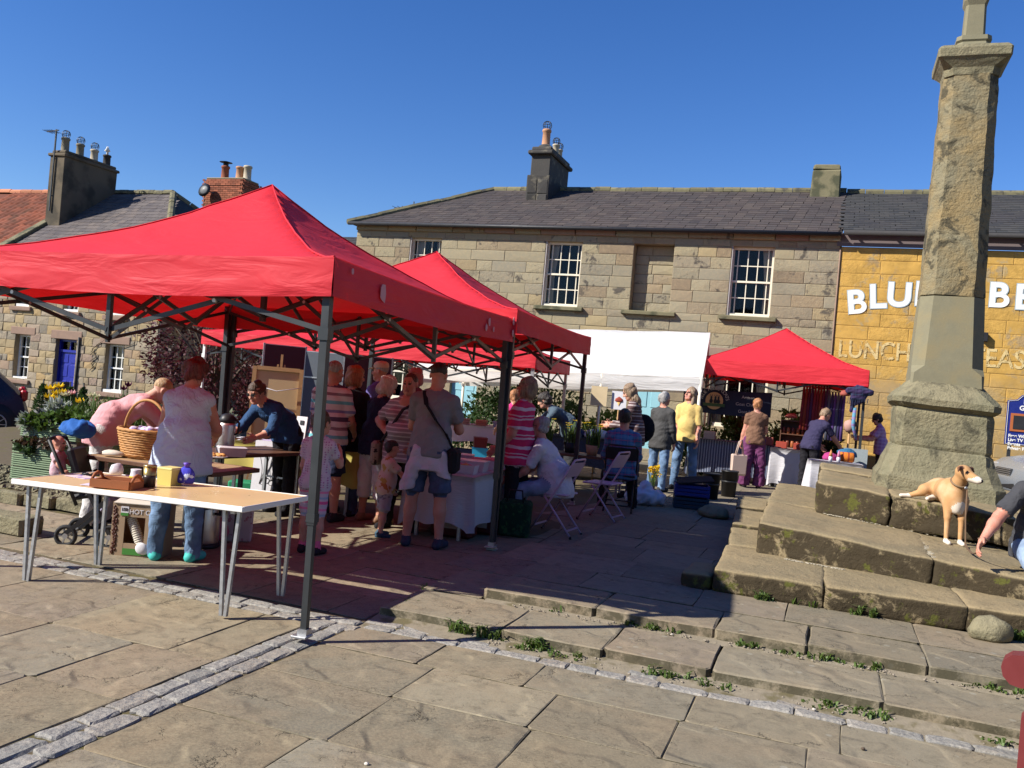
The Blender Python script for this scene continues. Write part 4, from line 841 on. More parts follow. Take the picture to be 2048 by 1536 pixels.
m = MB(); m.lathe([(.0, .06), (.15, .04), (.27, 0)], (0, 0, 0), 16, Rx(rad(75))); V = m.v; m.v = [(v[0] - .62, v[1] - .25, v[2] + zt4 - .5) for v in V]; m.bar((-.62, -.2, zt4 - .5), (-.4, .05, zt4 - .55), .04); m.build('satellite_dish', m_dark_metal, bh)
# low outbuilding beside the long building
ob = thing('outbuilding', 'small dark slated outbuilding tucked against the end of the long building', 'building', W(-16.2, 22.6, 0), -TH)
MB().box((1.65, 2, 2.6), (3.2, 4, 5.2)).build('wall', m_rub, ob); slate_roof(ob, (-.1, -.1, 5.2), (3.35, -.1, 5.2), (3.35, 2, 5.95), (1.2, 2, 5.95), m_slate2, .3, .3, 40)
# ---- unseen near side of the square, houses added to dim sky light and reflections
for i, (x, y, an, w, h) in enumerate(((-9, -15, rad(184), 11, 6.2), (3, -15.5, rad(178), 10, 7.0), (14, -13, rad(165), 9, 6.4), (22, 1, rad(-95), 12, 6.6))):
    t = thing('unseen_stone_house', ('unseen long sandstone house on the near side, added to dim sky light', 'unseen tall sandstone house on the near side, added to dim sky light', 'unseen corner sandstone house on the near side, added to dim sky light', 'unseen sandstone house beyond the maroon bench, added to dim sky light')[i], 'house', (x, y, 0), an); ops = [(-w / 2 + 1 + k * 2.3, -w / 2 + 1.95 + k * 2.3, z, z + 1.5) for k in range(int((w - 1) / 2.3)) for z in (.9, 3.7)]
    wall_sheet(t, -w / 2, w / 2, -.1, h, ops, m_rub); MB().box((0, 3.6, h / 2), (w, 6.6, h)).build('side_wall', m_rub, t); MB().add([(-w / 2 - .2, -.3, h), (w / 2 + .2, -.3, h), (w / 2 + .2, 3.5, h + 2.1), (-w / 2 - .2, 3.5, h + 2.1), (-w / 2 - .2, 7.2, h), (w / 2 + .2, 7.2, h)], [(0, 1, 2, 3), (3, 2, 5, 4), (0, 3, 4), (1, 5, 2)]).build('roof', m_slate2, t)
    for o in ops: sash(t, *o, .15, [1, 1, 1], 4, m_whitep, .06, .03, 0, 'window', None, False)
    MB().box((w / 2 - .6, 3.5, h + 2.3), (1.1, .8, 1.8), None, .03).build('chimney', m_chim, t)
# ================================================================== GAZEBOS AND MARQUEE
def gazebo(label, fl, fr, depth, zb_, vh, rise, legm, cat='gazebo', group=None, sag=.03, seed=0, foldleg=True, pw=1.5, patches=()):
    """pop-up gazebo: fl / fr = ground points of the front legs, zb_ = height of the valance's lower edge"""
    fl = Vector(fl); fr = Vector(fr); x = (fr - fl); x.z = 0; Wd = x.length; ang = math.atan2(x.y, x.x); y = Vector((-x.y, x.x, 0)).normalized()
    c = (fl + fr) / 2 + y * depth / 2; g = min(gh(p.x, p.y) for p in (fl, fr)); root = thing('gazebo', label, cat, (c.x, c.y, g), ang, group); zb = zb_ - g; ev = zb + vh
    hx, hy = Wd / 2 + .05, depth / 2 + .05; n = 36; V = []; Fs = []
    for j in range(n + 1):
        for i in range(n + 1):
            s, t = 2 * i / n - 1, 2 * j / n - 1; s = math.copysign(abs(s) ** .9, s); t = math.copysign(abs(t) ** .9, t); r = max(abs(s), abs(t)); q = (abs(s) ** 14 + abs(t) ** 14) ** (1 / 14)
            f = max(0, 1 - r); hz = rise * (.16 * f + .84 * f ** pw) - sag * (1 - (min(abs(s), abs(t)) / max(r, 1e-6)) ** 2) * r * (1.2 - r) * 3
            p = Vector((s * hx, t * hy, ev + hz)); nz = mnoise.noise(Vector((p.x * 1.6, p.y * 1.6, seed))) * .02 + mnoise.noise(Vector((p.x * 5, p.y * 5, seed + 4))) * .009
            V.append((p.x, p.y, p.z + nz * (1 - r ** 6)))
    for j in range(n):
        for i in range(n): Fs.append((j * (n + 1) + i, j * (n + 1) + i + 1, (j + 1) * (n + 1) + i + 1, (j + 1) * (n + 1) + i))
    cnp = link('canopy', mesh_np('canopy', V, Fs, m_red, True), root)
    for a_, b_ in ((0, 0), (n, 0), (0, n), (n, n)):
        MB().tube([Vector(V[(b_ + (n // 2 - b_) * 2 * i // n) * (n + 1) + a_ + (n // 2 - a_) * 2 * i // n]) + Vector((0, 0, .003)) for i in range(0, n // 2 + 1)], .007, 5).build('seam', m_red, root)
    for k in range(4):                                   # four valances
        V = []; Fs = []; m = 48; L = (hx, hy, hx, hy)[k]; o = (hy, hx, hy, hx)[k]
        for i in range(m + 1):
            u = -1 + 2 * i / m
            for j in range(6):
                v = j / 5; out = .006 + .012 * v + .012 * mnoise.noise(Vector((u * L * 1.4, v * 2.2 + k * 7, seed))) * (.3 + v) + .007 * mnoise.noise(Vector((u * L * 5, v * 6, seed + k))); out *= 1 if abs(u) < .985 else .4
                z = ev - v * vh * (1 + .05 * math.sin(u * 3 + k + seed)) - sag * .5 * (1 - u * u); p = ((u * L, -o - out), (o + out, u * L), (-u * L, o + out), (-o - out, -u * L))[k]; V.append((*p, z))
        for i in range(m):
            for j in range(5): Fs.append((i * 6 + j, i * 6 + j + 1, (i + 1) * 6 + j + 1, (i + 1) * 6 + j))
        link('valance', mesh_np('valance', V, Fs, m_red, True), root)
    lx, ly = Wd / 2, depth / 2; top = ev - .03
    for sx in (-1, 1):
        for sy in (-1, 1):
            gg = gh(*(Vector(root.location) + Rz(ang) @ Vector((sx * lx, sy * ly, 0))).xy) - g
            m = MB(); m.bar((sx * lx, sy * ly, gg + .66), (sx * lx, sy * ly, top), .048); m.bar((sx * lx, sy * ly, gg + .012), (sx * lx, sy * ly, gg + .70), .038); m.box((sx * lx, sy * ly, gg + .70), (.056, .056, .05)); m.box((sx * lx, sy * ly, top - .02), (.058, .058, .09)); m.box((sx * lx, sy * ly, top - .42), (.066, .066, .07))
            lg = m.build('leg', legm, root); MB().box((sx * lx - sx * .01, sy * ly - .01, gg + .008), (.10, .09, .014), None, .003).box((sx * lx, sy * ly, gg + .03), (.06, .06, .04)).build('foot_plate', m_galv, lg)
    T, B = top - .03, top - .40
    def sciss(p, q, t0, b0, t1, b1, off):
        p = Vector(p); q = Vector(q); d = (q - p).normalized(); s = d.cross(Vector((0, 0, 1))) * off
        for za, zc in ((t0, b1), (b0, t1)):
            MB().bar(p + s + Vector((0, 0, za)), q + s + Vector((0, 0, zc)), .014, .03).build('scissor_bar', m_dark_metal, root); s = -s
        mid = (p + q) / 2; MB().tube([mid - s * 1.6 + Vector((0, 0, (t0 + b1) / 2)), mid + s * 1.6 + Vector((0, 0, (t0 + b1) / 2))], .014, 6).build('rivet', m_galv, root)
    tm, bm_ = T - .02, B + .0
    for p, q in (((-lx, -ly, 0), (lx, -ly, 0)), ((-lx, ly, 0), (lx, ly, 0)), ((-lx, -ly, 0), (-lx, ly, 0)), ((lx, -ly, 0), (lx, ly, 0))):
        p = Vector(p); q = Vector(q); md = (p + q) / 2; ins = (Vector((0, 0, 0)) - md).normalized() * .05; p = p + ins * .0; 
        sciss(p + ins * .5, md + ins * .5, T, B, tm, bm_ - .06, .012); sciss(q + ins * .5, md + ins * .5, T, B, tm, bm_ - .06, .012)
        MB().bar(md + ins * .5 + Vector((0, 0, bm_ - .09)), md + ins * .5 + Vector((0, 0, tm + .03)), .03, .03).build('truss_joint', m_dark_metal, root)
        md2 = md + ins * .7; cq = Vector((0, 0, 0)); h2 = (md2 + cq) / 2
        sciss(md2, h2, tm, bm_ - .06, tm + .12, bm_ + .06, .012); sciss(h2, cq, tm + .12, bm_ + .06, tm + .26, bm_ + .20, .012)
    MB().bar((0, 0, bm_ + .16), (0, 0, ev + rise - .05), .04).build('centre_post', m_dark_metal, root)
    for sx in (-1, 1):                                   # grey stays under the eaves, corner to roof
        for sy in (-1, 1):
            MB().bar((sx * lx * .96, sy * ly * .96, T), (sx * lx * .5, sy * ly * .5, ev + rise * .28), .016, .03).build('roof_stay', m_dark_metal, root)
    pm_ = M('velcro_patch', (.62, .28, .28), .9) if patches else None
    for (side, u, v, s) in patches:
        o = (hy, hx)[side]; L = (hx, hy)[side]; z = ev - v * vh; ou = o + .028; n2 = 7; ol = [(s * math.cos(q) * random.uniform(.6, 1.1), s * math.sin(q) * random.uniform(.7, 1.4)) for q in np.linspace(0, 6.28, n2 + 1)[:-1]]
        m = MB(); m.extrude(ol, (u * L, -ou, z) if side == 0 else (ou, u * L, z), (1, 0, 0) if side == 0 else (0, 1, 0), (0, 0, 1), (0, -.003, 0) if side == 0 else (.003, 0, 0)); m.build('velcro_patch', pm_, root)
    return root
P1 = gnd(607, 1285); P2 = gnd(985, 1100); d12 = (P2 - P1).normalized(); n12 = Vector((-d12.y, d12.x, 0)); L12 = (P2 - P1).length; WT = 3.15
zb1 = at(664, 598, 5.2).z
G1 = gazebo('large red gazebo whose front leg stands on the grey setts', P1 + n12 * WT, P1, L12 - .04, zb1 - .035, .24, .87, m_dark_metal, 'gazebo', 'red gazebos', .03, 1, True, 1.75, [(1, -.9, .25, .02), (1, -.66, .55, .06), (1, .55, .42, .035), (1, .51, .68, .032), (1, .62, .66, .022), (1, .95, .12, .03), (1, .95, .62, .035)])
G1.rotation_euler.y = -.02
P2b = P1 + d12 * (L12 + .02); P3 = P2b + d12 * 3.42; zb2 = at(1168, 707, P3.y).z
gazebo('second red gazebo, close behind the large front one and shading the cake table', P2b + n12 * WT, P2b, 3.40, zb2 - .01, .23, .80, m_dark_metal, 'gazebo', 'red gazebos', .03, 5, True, 1.6)
T3 = at(1066, 735, 14.0); d3 = Vector((-.954, .30, 0)); zb3 = T3.z - .02; T3 = Vector((T3.x, 14.0, 0))
for k, lb in enumerate(('red gazebo on white legs, beside the white marquee', 'red gazebo on white legs over the maroon display screens')):
    q = T3 + d3 * (3.12 * k); gazebo(lb, q + d3 * 3.06, q, 2.2, zb3 - .03 * k, .24, .62, m_whitep if k else m_galv, 'gazebo', 'red gazebos', .03, 9 + k, True, 1.5)
FR = Vector((at(1730, 775, 15.8).x, 15.8, 0)); zb4 = at(1732, 775, 15.8).z; FLq = FR - Vector((E1[0], E1[1], 0)) * 3.02
gazebo('bright red gazebo against the inn wall, hung with scarves', FLq, FR, 2.7, zb4, .30, .80, m_dark_metal, 'gazebo', 'red gazebos', .0, 14, True, 1.35)
# ---- white marquee
wr = feet(1387, 965); xd = Vector((math.cos(rad(15)), -math.sin(rad(15)), 0)); yd = Vector((-xd.y, xd.x, 0)); wang = math.atan2(xd.y, xd.x); g0 = wr.z
mq = thing('marquee', 'long white ridge roofed market marquee on white poles', 'marquee', wr, wang); zv = at(1394, 783, wr.y).z - g0; zev = at(1394, 752, wr.y).z - g0; zrd = at(1412, 664, wr.y + 1.35).z - g0; ML = 5.6; MD = 2.9
V = []; Fs = []; nx = 56
for i in range(nx + 1):
    x = -ML * i / nx; sgv = .03 * math.sin(math.pi * (i % 19) / 19)
    for j in range(13):
        t = j / 12; 
        if t <= .5: q = t * 2; y = -.02 + q * MD / 2; z = zev + (zrd - zev) * q - .05 * math.sin(math.pi * q)
        else: q = (1 - t) * 2; y = MD - q * MD / 2; z = zev + (zrd - zev) * q
        z += .045 * x + .02 * mnoise.noise(Vector((x * 1.2, y * 1.5, 3))) + .008 * mnoise.noise(Vector((x * 4, y * 2, 8))); V.append((x, y, z - sgv * (1 - q)))
for i in range(nx):
    for j in range(12): Fs.append((i * 13 + j, i * 13 + j + 1, (i + 1) * 13 + j + 1, (i + 1) * 13 + j))
link('canopy', mesh_np('canopy', V, Fs, m_white_t, True), mq)
for yy, so in ((-.02, -1), (MD, 1)):
    V = []; Fs = []
    for i in range(nx + 1):
        x = -ML * i / nx; sgv = .03 * math.sin(math.pi * (i % 19) / 19)
        for j in range(5): t = j / 4; V.append((x, yy + so * (.012 * t + .03 * t * mnoise.noise(Vector((x * 1.3, t, 5))) + .02 * math.sin(t * 6 + x * .7) * t), zev + .045 * x - sgv - (zev - zv) * t * (1 + .12 * math.sin(x * 1.9))))
    for i in range(nx):
        for j in range(4): Fs.append((i * 5 + j, i * 5 + j + 1, (i + 1) * 5 + j + 1, (i + 1) * 5 + j))
    link('valance', mesh_np('valance', V, Fs, m_white_t, True), mq)
for x in (0.0, -ML):
    zv, zrd = zv + .045 * x, zrd + .045 * x; m = MB(); m.add([(x, -.02, zv), (x, .1, zv), (x + .002, MD / 2 - .25, zrd - .3), (x, MD / 2, zrd - .04)], [(0, 1, 2, 3)]); m.add([(x, MD - .1, zv), (x, MD, zv), (x, MD / 2, zrd - .04), (x + .002, MD / 2 + .25, zrd - .3)], [(0, 1, 2, 3)]); m.build('gable_edge', m_white_t, mq)
for k in range(4):
    x = -.03 - k * 1.83
    for y in (0, MD - .03):
        gg = gh(*(Vector(mq.location) + Rz(wang) @ Vector((x, y, 0))).xy) - g0; m = MB(); m.tube([(x, y, gg), (x, y, zev - .02 + .045 * x)], .03, 10); pl = m.build('pole', m_cream, mq); MB().box((x, y, gg + .008), (.11, .11, .014)).build('foot_plate', m_galv, pl)
    MB().tube([(x, 0, zev - .10 + .045 * x), (x, MD / 4, (zev + zrd + .045 * ML) / 2 - .20 + .045 * x), (x, MD / 2, zrd - .13 + .045 * (x + ML)), (x, MD - .03, zev - .10 + .045 * x)], .02, 8).build('rafter', m_cream, mq)
MB().tube([(0, MD / 2, zrd - .05 + .045 * ML), (-ML, MD / 2, zrd - .05)], .022, 8).tube([(0, 0, zev - .04), (-ML, 0, zev - .04 - .045 * ML)], .022, 8).build('ridge_pole', m_cream, mq)
# ================================================================== BODIES: smooth blended surfaces grown round a posed skeleton
def rcone(P, a, b, r1, r2):
    a = np.asarray(a, float); b = np.asarray(b, float); ba = b - a; l2 = ba @ ba + 1e-9; rr = r1 - r2; a2 = max(l2 - rr * rr, 1e-9); il2 = 1 / l2
    pa = P - a; y = pa @ ba; z = y - l2; q = pa * l2 - y[..., None] * ba; x2 = (q * q).sum(-1); y2 = y * y * l2; z2 = z * z * l2; k = np.sign(rr) * rr * rr * x2
    return np.where(np.sign(z) * a2 * z2 > k, np.sqrt(x2 + z2) * il2 - r2, np.where(np.sign(y) * a2 * y2 < k, np.sqrt(x2 + y2) * il2 - r1, (np.sqrt(x2 * a2 * il2) + y * rr) * il2 - r1))
class Iso:
    def __init__(s): s.p = []
    def cone(s, a, b, r1, r2, mat, k=.02, sc=None, fr=None, w=0., cut=None):
        a = Vector(a); b = Vector(b); m = max(r1, r2) * (max(1 / x for x in sc) if sc else 1); lo = [min(a[i], b[i]) - m for i in range(3)]; hi = [max(a[i], b[i]) + m for i in range(3)]
        s.p.append(('c', np.array(a), np.array(b), r1, r2, mat, k, sc, None if fr is None else np.array(fr), w, lo, hi, cut)); return s
    def ell(s, c, r, mat, k=.02, fr=None, w=0., cut=None):
        c = Vector(c); m = max(r); s.p.append(('e', np.array(c), np.array(r, float), 0, 0, mat, k, None, None if fr is None else np.array(fr), w, [x - m for x in c], [x + m for x in c], cut)); return s
    def mesh(s, vox, sub=None):
        pad = .03; lo = np.min([q[10] for q in s.p], 0) - pad; hi = np.max([q[11] for q in s.p], 0) + pad; n = np.ceil((hi - lo) / vox).astype(int) + 1
        D = np.full(n, 1.0, np.float32); best = np.full(n, 9.0, np.float32); Mi = np.zeros(n, np.int8)
        for (ty, a, b, r1, r2, mat, k, scl, fr, w, l, h, cut) in s.p:
            e = .05 + k; i0 = np.maximum(((np.array(l) - e - lo) / vox).astype(int), 0); i1 = np.minimum(((np.array(h) + e - lo) / vox).astype(int) + 2, n)
            sl = tuple(slice(x, y) for x, y in zip(i0, i1)); G = np.stack(np.meshgrid(*[lo[i] + np.arange(i0[i], i1[i]) * vox for i in range(3)], indexing='ij'), -1)
            if ty == 'e':
                p = G - a
                if fr is not None: p = p @ fr
                k0 = np.sqrt(((p / b) ** 2).sum(-1)); k1 = np.sqrt(((p / (b * b)) ** 2).sum(-1)) + 1e-9; d = k0 * (k0 - 1) / k1; d = np.where(k0 < 1e-3, -b.min(), d)
            else:
                if scl is not None:
                    S = np.array(scl, float); F_ = fr if fr is not None else np.eye(3); p = ((G - a) @ F_) * S; d = rcone(p, (0, 0, 0), ((b - a) @ F_) * S, r1, r2) / S.max() ** .5
                else: d = rcone(G, a, b, r1, r2)
            if w:
                d = d + w * (np.sin(G @ np.array([31., 17., 23.]) + 2 * np.sin(G @ np.array([-9., 21., 11.]))) * .6 + np.sin(G @ np.array([-47., 29., 61.]) + 2 * np.sin(G[..., 2] * 19)) * .4)
            if cut is not None: d = np.maximum(d, (G - np.array(cut[0])) @ np.array(cut[1]))
            if mat == -1:                                 # carve
                D[sl] = np.maximum(D[sl], -d); continue
            o = D[sl]; hh = np.maximum(k - np.abs(o - d), 0) / max(k, 1e-6); nd = np.minimum(o, d) - hh * hh * k * .25; D[sl] = nd
            bb = best[sl]; mk = d < bb; bb[mk] = d[mk]; mm = Mi[sl]; mm[mk] = mat
        ins = D < 0; act = np.zeros(tuple(n - 1), bool); cnt = np.zeros(tuple(n - 1), np.int8)
        for dx in (0, 1):
            for dy in (0, 1):
                for dz in (0, 1): cnt += ins[dx:n[0] - 1 + dx, dy:n[1] - 1 + dy, dz:n[2] - 1 + dz]
        act = (cnt > 0) & (cnt < 8); idx = np.argwhere(act); vid = np.full(act.shape, -1, np.int64); vid[act] = np.arange(len(idx)); acc = np.zeros((len(idx), 3)); num = np.zeros(len(idx))
        cs = [(x, y, z) for x in (0, 1) for y in (0, 1) for z in (0, 1)]
        for c0 in cs:
            for ax in range(3):
                if c0[ax]: continue
                c1 = list(c0); c1[ax] = 1; A = D[idx[:, 0] + c0[0], idx[:, 1] + c0[1], idx[:, 2] + c0[2]]; B = D[idx[:, 0] + c1[0], idx[:, 1] + c1[1], idx[:, 2] + c1[2]]
                cr_ = (A < 0) != (B < 0); t = A / (A - B + 1e-12); pt = np.array(c0, float) + np.zeros((len(idx), 3)); pt[:, ax] = t; acc[cr_] += pt[cr_]; num[cr_] += 1
        V = (idx + acc / np.maximum(num, 1)[:, None]) * vox + lo; Fq = []
        for ax in range(3):
            u, v = (ax + 1) % 3, (ax + 2) % 3; s0 = [slice(None)] * 3; s1 = [slice(None)] * 3; s0[ax] = slice(0, -1); s1[ax] = slice(1, None)
            ch = ins[tuple(s0)] != ins[tuple(s1)]; E = np.argwhere(ch); E = E[(E[:, u] > 0) & (E[:, v] > 0) & (E[:, u] < n[u] - 1) & (E[:, v] < n[v] - 1)]
            du = np.zeros(3, int); du[u] = 1; dv = np.zeros(3, int); dv[v] = 1
            q = [vid[tuple((E - du * i - dv * j).T)] for i, j in ((0, 0), (1, 0), (1, 1), (0, 1))]; flip = ins[tuple(E.T)]; Q = np.stack(q, 1); Q[~flip] = Q[~flip][:, ::-1]; Fq.append(Q)
        Fq = np.concatenate(Fq); fm = Mi[tuple(idx[Fq[:, 0]].T)]
        ok = (Fq >= 0).all(1); return V, Fq[ok], fm[ok]
def join_np(parts):
    Vs, Fs, Ms = [], [], []; o = 0
    for V, Fq, m in parts: Vs.append(V); Fs.append(Fq + o); Ms.append(m); o += len(V)
    return np.concatenate(Vs), np.concatenate(Fs), np.concatenate(Ms)
def mesh_from(name, V, Fq, fm, mats):
    me = bpy.data.meshes.new(name); me.vertices.add(len(V)); me.vertices.foreach_set('co', V.astype(np.float32).ravel()); me.loops.add(len(Fq) * 4); me.loops.foreach_set('vertex_index', Fq.astype(np.int32).ravel())
    me.polygons.add(len(Fq)); me.polygons.foreach_set('loop_start', np.arange(0, len(Fq) * 4, 4, dtype=np.int32)); me.polygons.foreach_set('use_smooth', np.ones(len(Fq), bool))
    for m in mats: me.materials.append(m)
    me.polygons.foreach_set('material_index', fm.astype(np.int32)); me.update(calc_edges=True); me.validate(); return me
def skin_mat(name, col):
    t = NT(name); co = t.pos(True); c = t.mix(t.rng(t.noise(co, 14, 4), .35, .7), col, (col[0] * .96, col[1] * .8, col[2] * .76)); m = t.fin(c, .55, None, 0, .35); t.b.inputs['Subsurface Weight'].default_value = .12; t.b.inputs['Subsurface Radius'].default_value = (.02, .008, .005); return m
m_skin = skin_mat('skin', (.56, .31, .22)); m_skin2 = skin_mat('ruddy_skin', (.52, .25, .175)); m_skin3 = skin_mat('pale_skin', (.62, .38, .29)); m_lip = flat('lips', (.34, .12, .10), .5); m_eye = flat('eyes', (.03, .022, .02), .25); m_brow = flat('brows', (.10, .06, .04), .8)
def hair_mat(name, c1, c2):
    t = NT(name); co = t.pos(True, (60, 60, 9)); n = t.noise(co, 1., 4, .6, .6); c = t.mix(t.rng(n, .3, .7), c1, c2); return t.fin(c, .5, t.bump(n, .8, .02), 0, .4)
h_red = hair_mat('dark_red_hair', (.05, .008, .008), (.16, .03, .025)); h_brown = hair_mat('brown_hair', (.035, .02, .012), (.10, .055, .03)); h_dark = hair_mat('dark_hair', (.012, .009, .008), (.04, .028, .02)); h_grey = hair_mat('grey_hair', (.22, .21, .20), (.42, .40, .38)); h_blond = hair_mat('fair_hair', (.28, .17, .08), (.52, .36, .19)); h_ash = hair_mat('ash_hair', (.16, .10, .06), (.34, .24, .15)); h_ginger = hair_mat('ginger_hair', (.25, .10, .04), (.45, .20, .08)); h_white = hair_mat('white_hair', (.45, .40, .33), (.66, .60, .50))
def cl(name, col, rough=.85, fold=.9, var=.12):
    t = NT(name); co = t.pos(True); n = t.noise(co, 5, 4); c = t.mix(n, tuple(x * (1 - var) for x in col), tuple(min(1, x * (1 + var)) for x in col))
    return t.fin(c, rough, t.bump(t.math('ADD', t.noise(co, 11, 3, .5, 1.4), t.math('MULTIPLY', t.noise(co, 190, 2), .05)), fold, .02), 0, .2)
def stripes(name, base, bands, per, fold=.4, axis=2, warp=.004):
    """bands = [(from, to, colour)] in fractions of the repeat"""
    t = NT(name); co = t.pos(True); ax = t.n('ShaderNodeSeparateXYZ', {0: co}).outputs[axis]; ax = t.math('ADD', ax, t.math('MULTIPLY', t.noise(co, 6, 2), warp * 4)); f = t.math('FRACT', t.math('DIVIDE', ax, per)); c = None; cur = base
    c = t.mix(0., base, base)
    for a, b, col in bands: k = t.math('MULTIPLY', t.math('GREATER_THAN', f, a), t.math('LESS_THAN', f, b)); c = t.mix(k, c, col)
    return t.fin(c, .85, t.bump(t.noise(co, 11, 3, .5, 1.4), fold, .02), 0, .2)
def plaid(name, base, c1, c2, per):
    t = NT(name); co = t.pos(True); s = t.n('ShaderNodeSeparateXYZ', {0: co}).outputs; c = t.mix(0., base, base)
    for ax in (0, 1, 2):
        f = t.math('FRACT', t.math('DIVIDE', s[ax], per)); k = t.math('MULTIPLY', t.math('LESS_THAN', f, .38), .5 if ax == 2 else .32); c = t.mix(k, c, c1); k = t.math('MULTIPLY', t.math('MULTIPLY', t.math('GREATER_THAN', f, .6), t.math('LESS_THAN', f, .72)), .6 if ax == 2 else .4); c = t.mix(k, c, c2)
    return t.fin(c, .85, t.bump(t.noise(co, 11, 3, .5, 1.4), .4, .02), 0, .2)
def dots(name, base, dot, sc):
    t = NT(name); co = t.pos(True, (1, .5, 1)); v = t.n('ShaderNodeTexVoronoi', {'Vector': co, 'Scale': sc, 'Randomness': .25}); c = t.mix(t.rng(v.outputs['Distance'], .3, .36, 1, 0), base, dot); return t.fin(c, .85, t.bump(t.noise(co, 11, 3, .5, 1.4), .4, .02), 0, .2)
def blot(name, base, cols, sc=7.):
    t = NT(name); co = t.pos(True); c = t.mix(0., base, base)
    for i, q in enumerate(cols): c = t.mix(t.rng(t.noise(t.n('ShaderNodeVectorMath', {0: co, 1: (i * 3.7, i, 0)}, operation='ADD').outputs[0], sc, 3), .58, .62), c, q)
    return t.fin(c, .85, t.bump(t.noise(co, 11, 3, .5, 1.4), .4, .02), 0, .2)
def denim(name, col):
    t = NT(name); co = t.pos(True); c = t.mix(t.rng(t.noise(co, 4, 5), .35, .7), col, tuple(min(1, x * 1.9 + .03) for x in col)); return t.fin(c, .9, t.bump(t.math('ADD', t.noise(co, 13, 4, .5, 1.2), t.math('MULTIPLY', t.noise(co, 220, 2), .06)), .7, .02), 0, .2)
j_mid = denim('mid_denim', (.075, .125, .205)); j_dark = denim('dark_denim', (.03, .045, .085)); j_pale = denim('pale_denim', (.15, .20, .28)); c_black = cl('black_cloth', (.014, .013, .016)); c_navy = cl('navy_cloth', (.014, .018, .045)); c_white = cl('white_cloth', (.68, .66, .66)); c_char = cl('charcoal_cloth', (.035, .035, .038))
def dirv(f, o, sg): f = rad(f); o = rad(o); return Vector((sg * math.sin(o), math.sin(f) * math.cos(o), -math.cos(f) * math.cos(o)))
def person(label, pos, face, H=1.7, girth=1., lean=0, head=(0, 0), aL=(5, 8, 12, 8), aR=(5, 8, 12, 8), lL=(0, 3, 0), lR=(0, 3, 0), skin=None, top=None, bottom=None, shoes=None, sleeve=.5, hem=.1, legs='long', hair=None, hmat=None,
           bust=0., belly=0., base=None, group=None, seat=None, flare=0., vox=.0125, collar=None, child=False, glasses=None, hand=(1, 1), neckcut=0., side=0., socks=None, tuck=0., wide=1., cat='person', fist=0., extra=None, hsz=None, footdir=(10, 10)):
    """pose a skeleton, wrap it in one continuous surface; face = heading in degrees, 0 looks away from the camera, anticlockwise seen from above"""
    k = H / 1.7; g = girth; skin = skin or m_skin; mats = [skin, top or c_white, bottom or j_mid, shoes or c_black, m_lip, m_eye, m_brow, socks or skin]; SK, TP, BT, SH, LP, EY, BR, SO = range(8)
    root = thing('person', label, cat, pos, rad(face), group); hs = hsz or (1.0 if not child else 1.22)
    ul, ll, fh = .425 * k, .42 * k, .075 * k
    if child: ul *= .93; ll *= .93
    hipw = .088 * k * (.5 + .5 * g); L = {}
    for s, q in ((-1, lL), (1, lR)):
        hp = Vector((s * hipw, 0, 0)); kn = hp + dirv(q[0], q[1], s) * ul; d2 = dirv(q[0] - q[2], q[1] * .6, s); an = kn + d2 * ll; L[s] = [hp, kn, an]
    low = min(L[-1][2].z, L[1][2].z) - fh; hz = -low if seat is None else seat
    for s in L: L[s] = [p + Vector((0, 0, hz)) for p in L[s]]
    P0 = Vector((0, 0, hz)); S1 = Vector((math.sin(rad(side)) * .6, math.sin(rad(lean * .6)), math.cos(rad(lean * .6)))).normalized(); S2 = Vector((math.sin(rad(side)), math.sin(rad(lean * 1.15)), math.cos(rad(lean * 1.15)))).normalized()
    Wst = P0 + S1 * .16 * k; Ch = Wst + S2 * .19 * k; Nk = Ch + S2 * .155 * k; X = Vector((1, 0, 0)); X = (X - S2 * X.dot(S2)).normalized(); Yf = S2.cross(X); Fm = Matrix((X, Yf, S2)).transposed(); X1 = (Vector((1, 0, 0)) - S1 * S1.x).normalized(); F1 = Matrix((X1, S1.cross(X1), S1)).transposed()
    hy, hp_ = head; hl = lean * .55 + hp_; Hd = Vector((math.sin(rad(side)) * .5, math.sin(rad(hl)), math.cos(rad(hl)))).normalized(); hc = Nk + S2 * .045 * k + Hd * .135 * k * hs
    FH = Rz(rad(hy)) @ Rx(-rad(lean * .3 + hp_)) @ Ry(rad(side * .5))
    sw = .150 * k * (.70 + .30 * g) * wide; I = Iso(); wv = .0045
    c_in = .012
    # torso
    I.ell(P0 + S1 * .03 * k, (.150 * k * g, .108 * k * g, .125 * k), TP if hem > .095 else BT, .03, F1, wv)
    for s in (-1, 1): I.ell(P0 + Vector((s * .07 * k * g, -.045 * k * g, -.03 * k)), (.08 * k * g, .078 * k * g, .09 * k), TP if hem > .075 else BT, .04)
    I.ell(Wst - S1 * .02 * k, (.143 * k * g, .108 * k * g, .16 * k), TP, .05, F1, wv); I.ell(Ch, (.158 * k * (.6 + .4 * g), .112 * k * (.5 + .5 * g), .19 * k), TP, .05, Fm, wv)
    I.cone(Nk - S2 * .06 * k - X * sw * .86, Nk - S2 * .06 * k + X * sw * .86, .058 * k * (.8 + .2 * g), .058 * k * (.8 + .2 * g), TP, .06)
    I.cone(Nk - S2 * .005 * k - X * sw * .45, Nk - S2 * .005 * k + X * sw * .45, .045 * k, .045 * k, TP, .05)
    if hem: 
        hb = P0 - Vector((0, 0, 1)) * hem * k + Vector((0, 0, .02)); I.cone(Wst, hb, .118 * k * g + c_in * .6, (.130 + flare * .1) * k * g + c_in, TP, .03, (.80, .98, 1), F1, wv * 1.3, (hb - Vector((0, 0, .03)), (0, 0, -1)))
    if belly: I.ell(Wst + F1 @ Vector((0, .055 * k * g, 0)) + S1 * .01, (.125 * k * g, .085 * k * g * (1 + belly), .13 * k), TP, .06, F1)
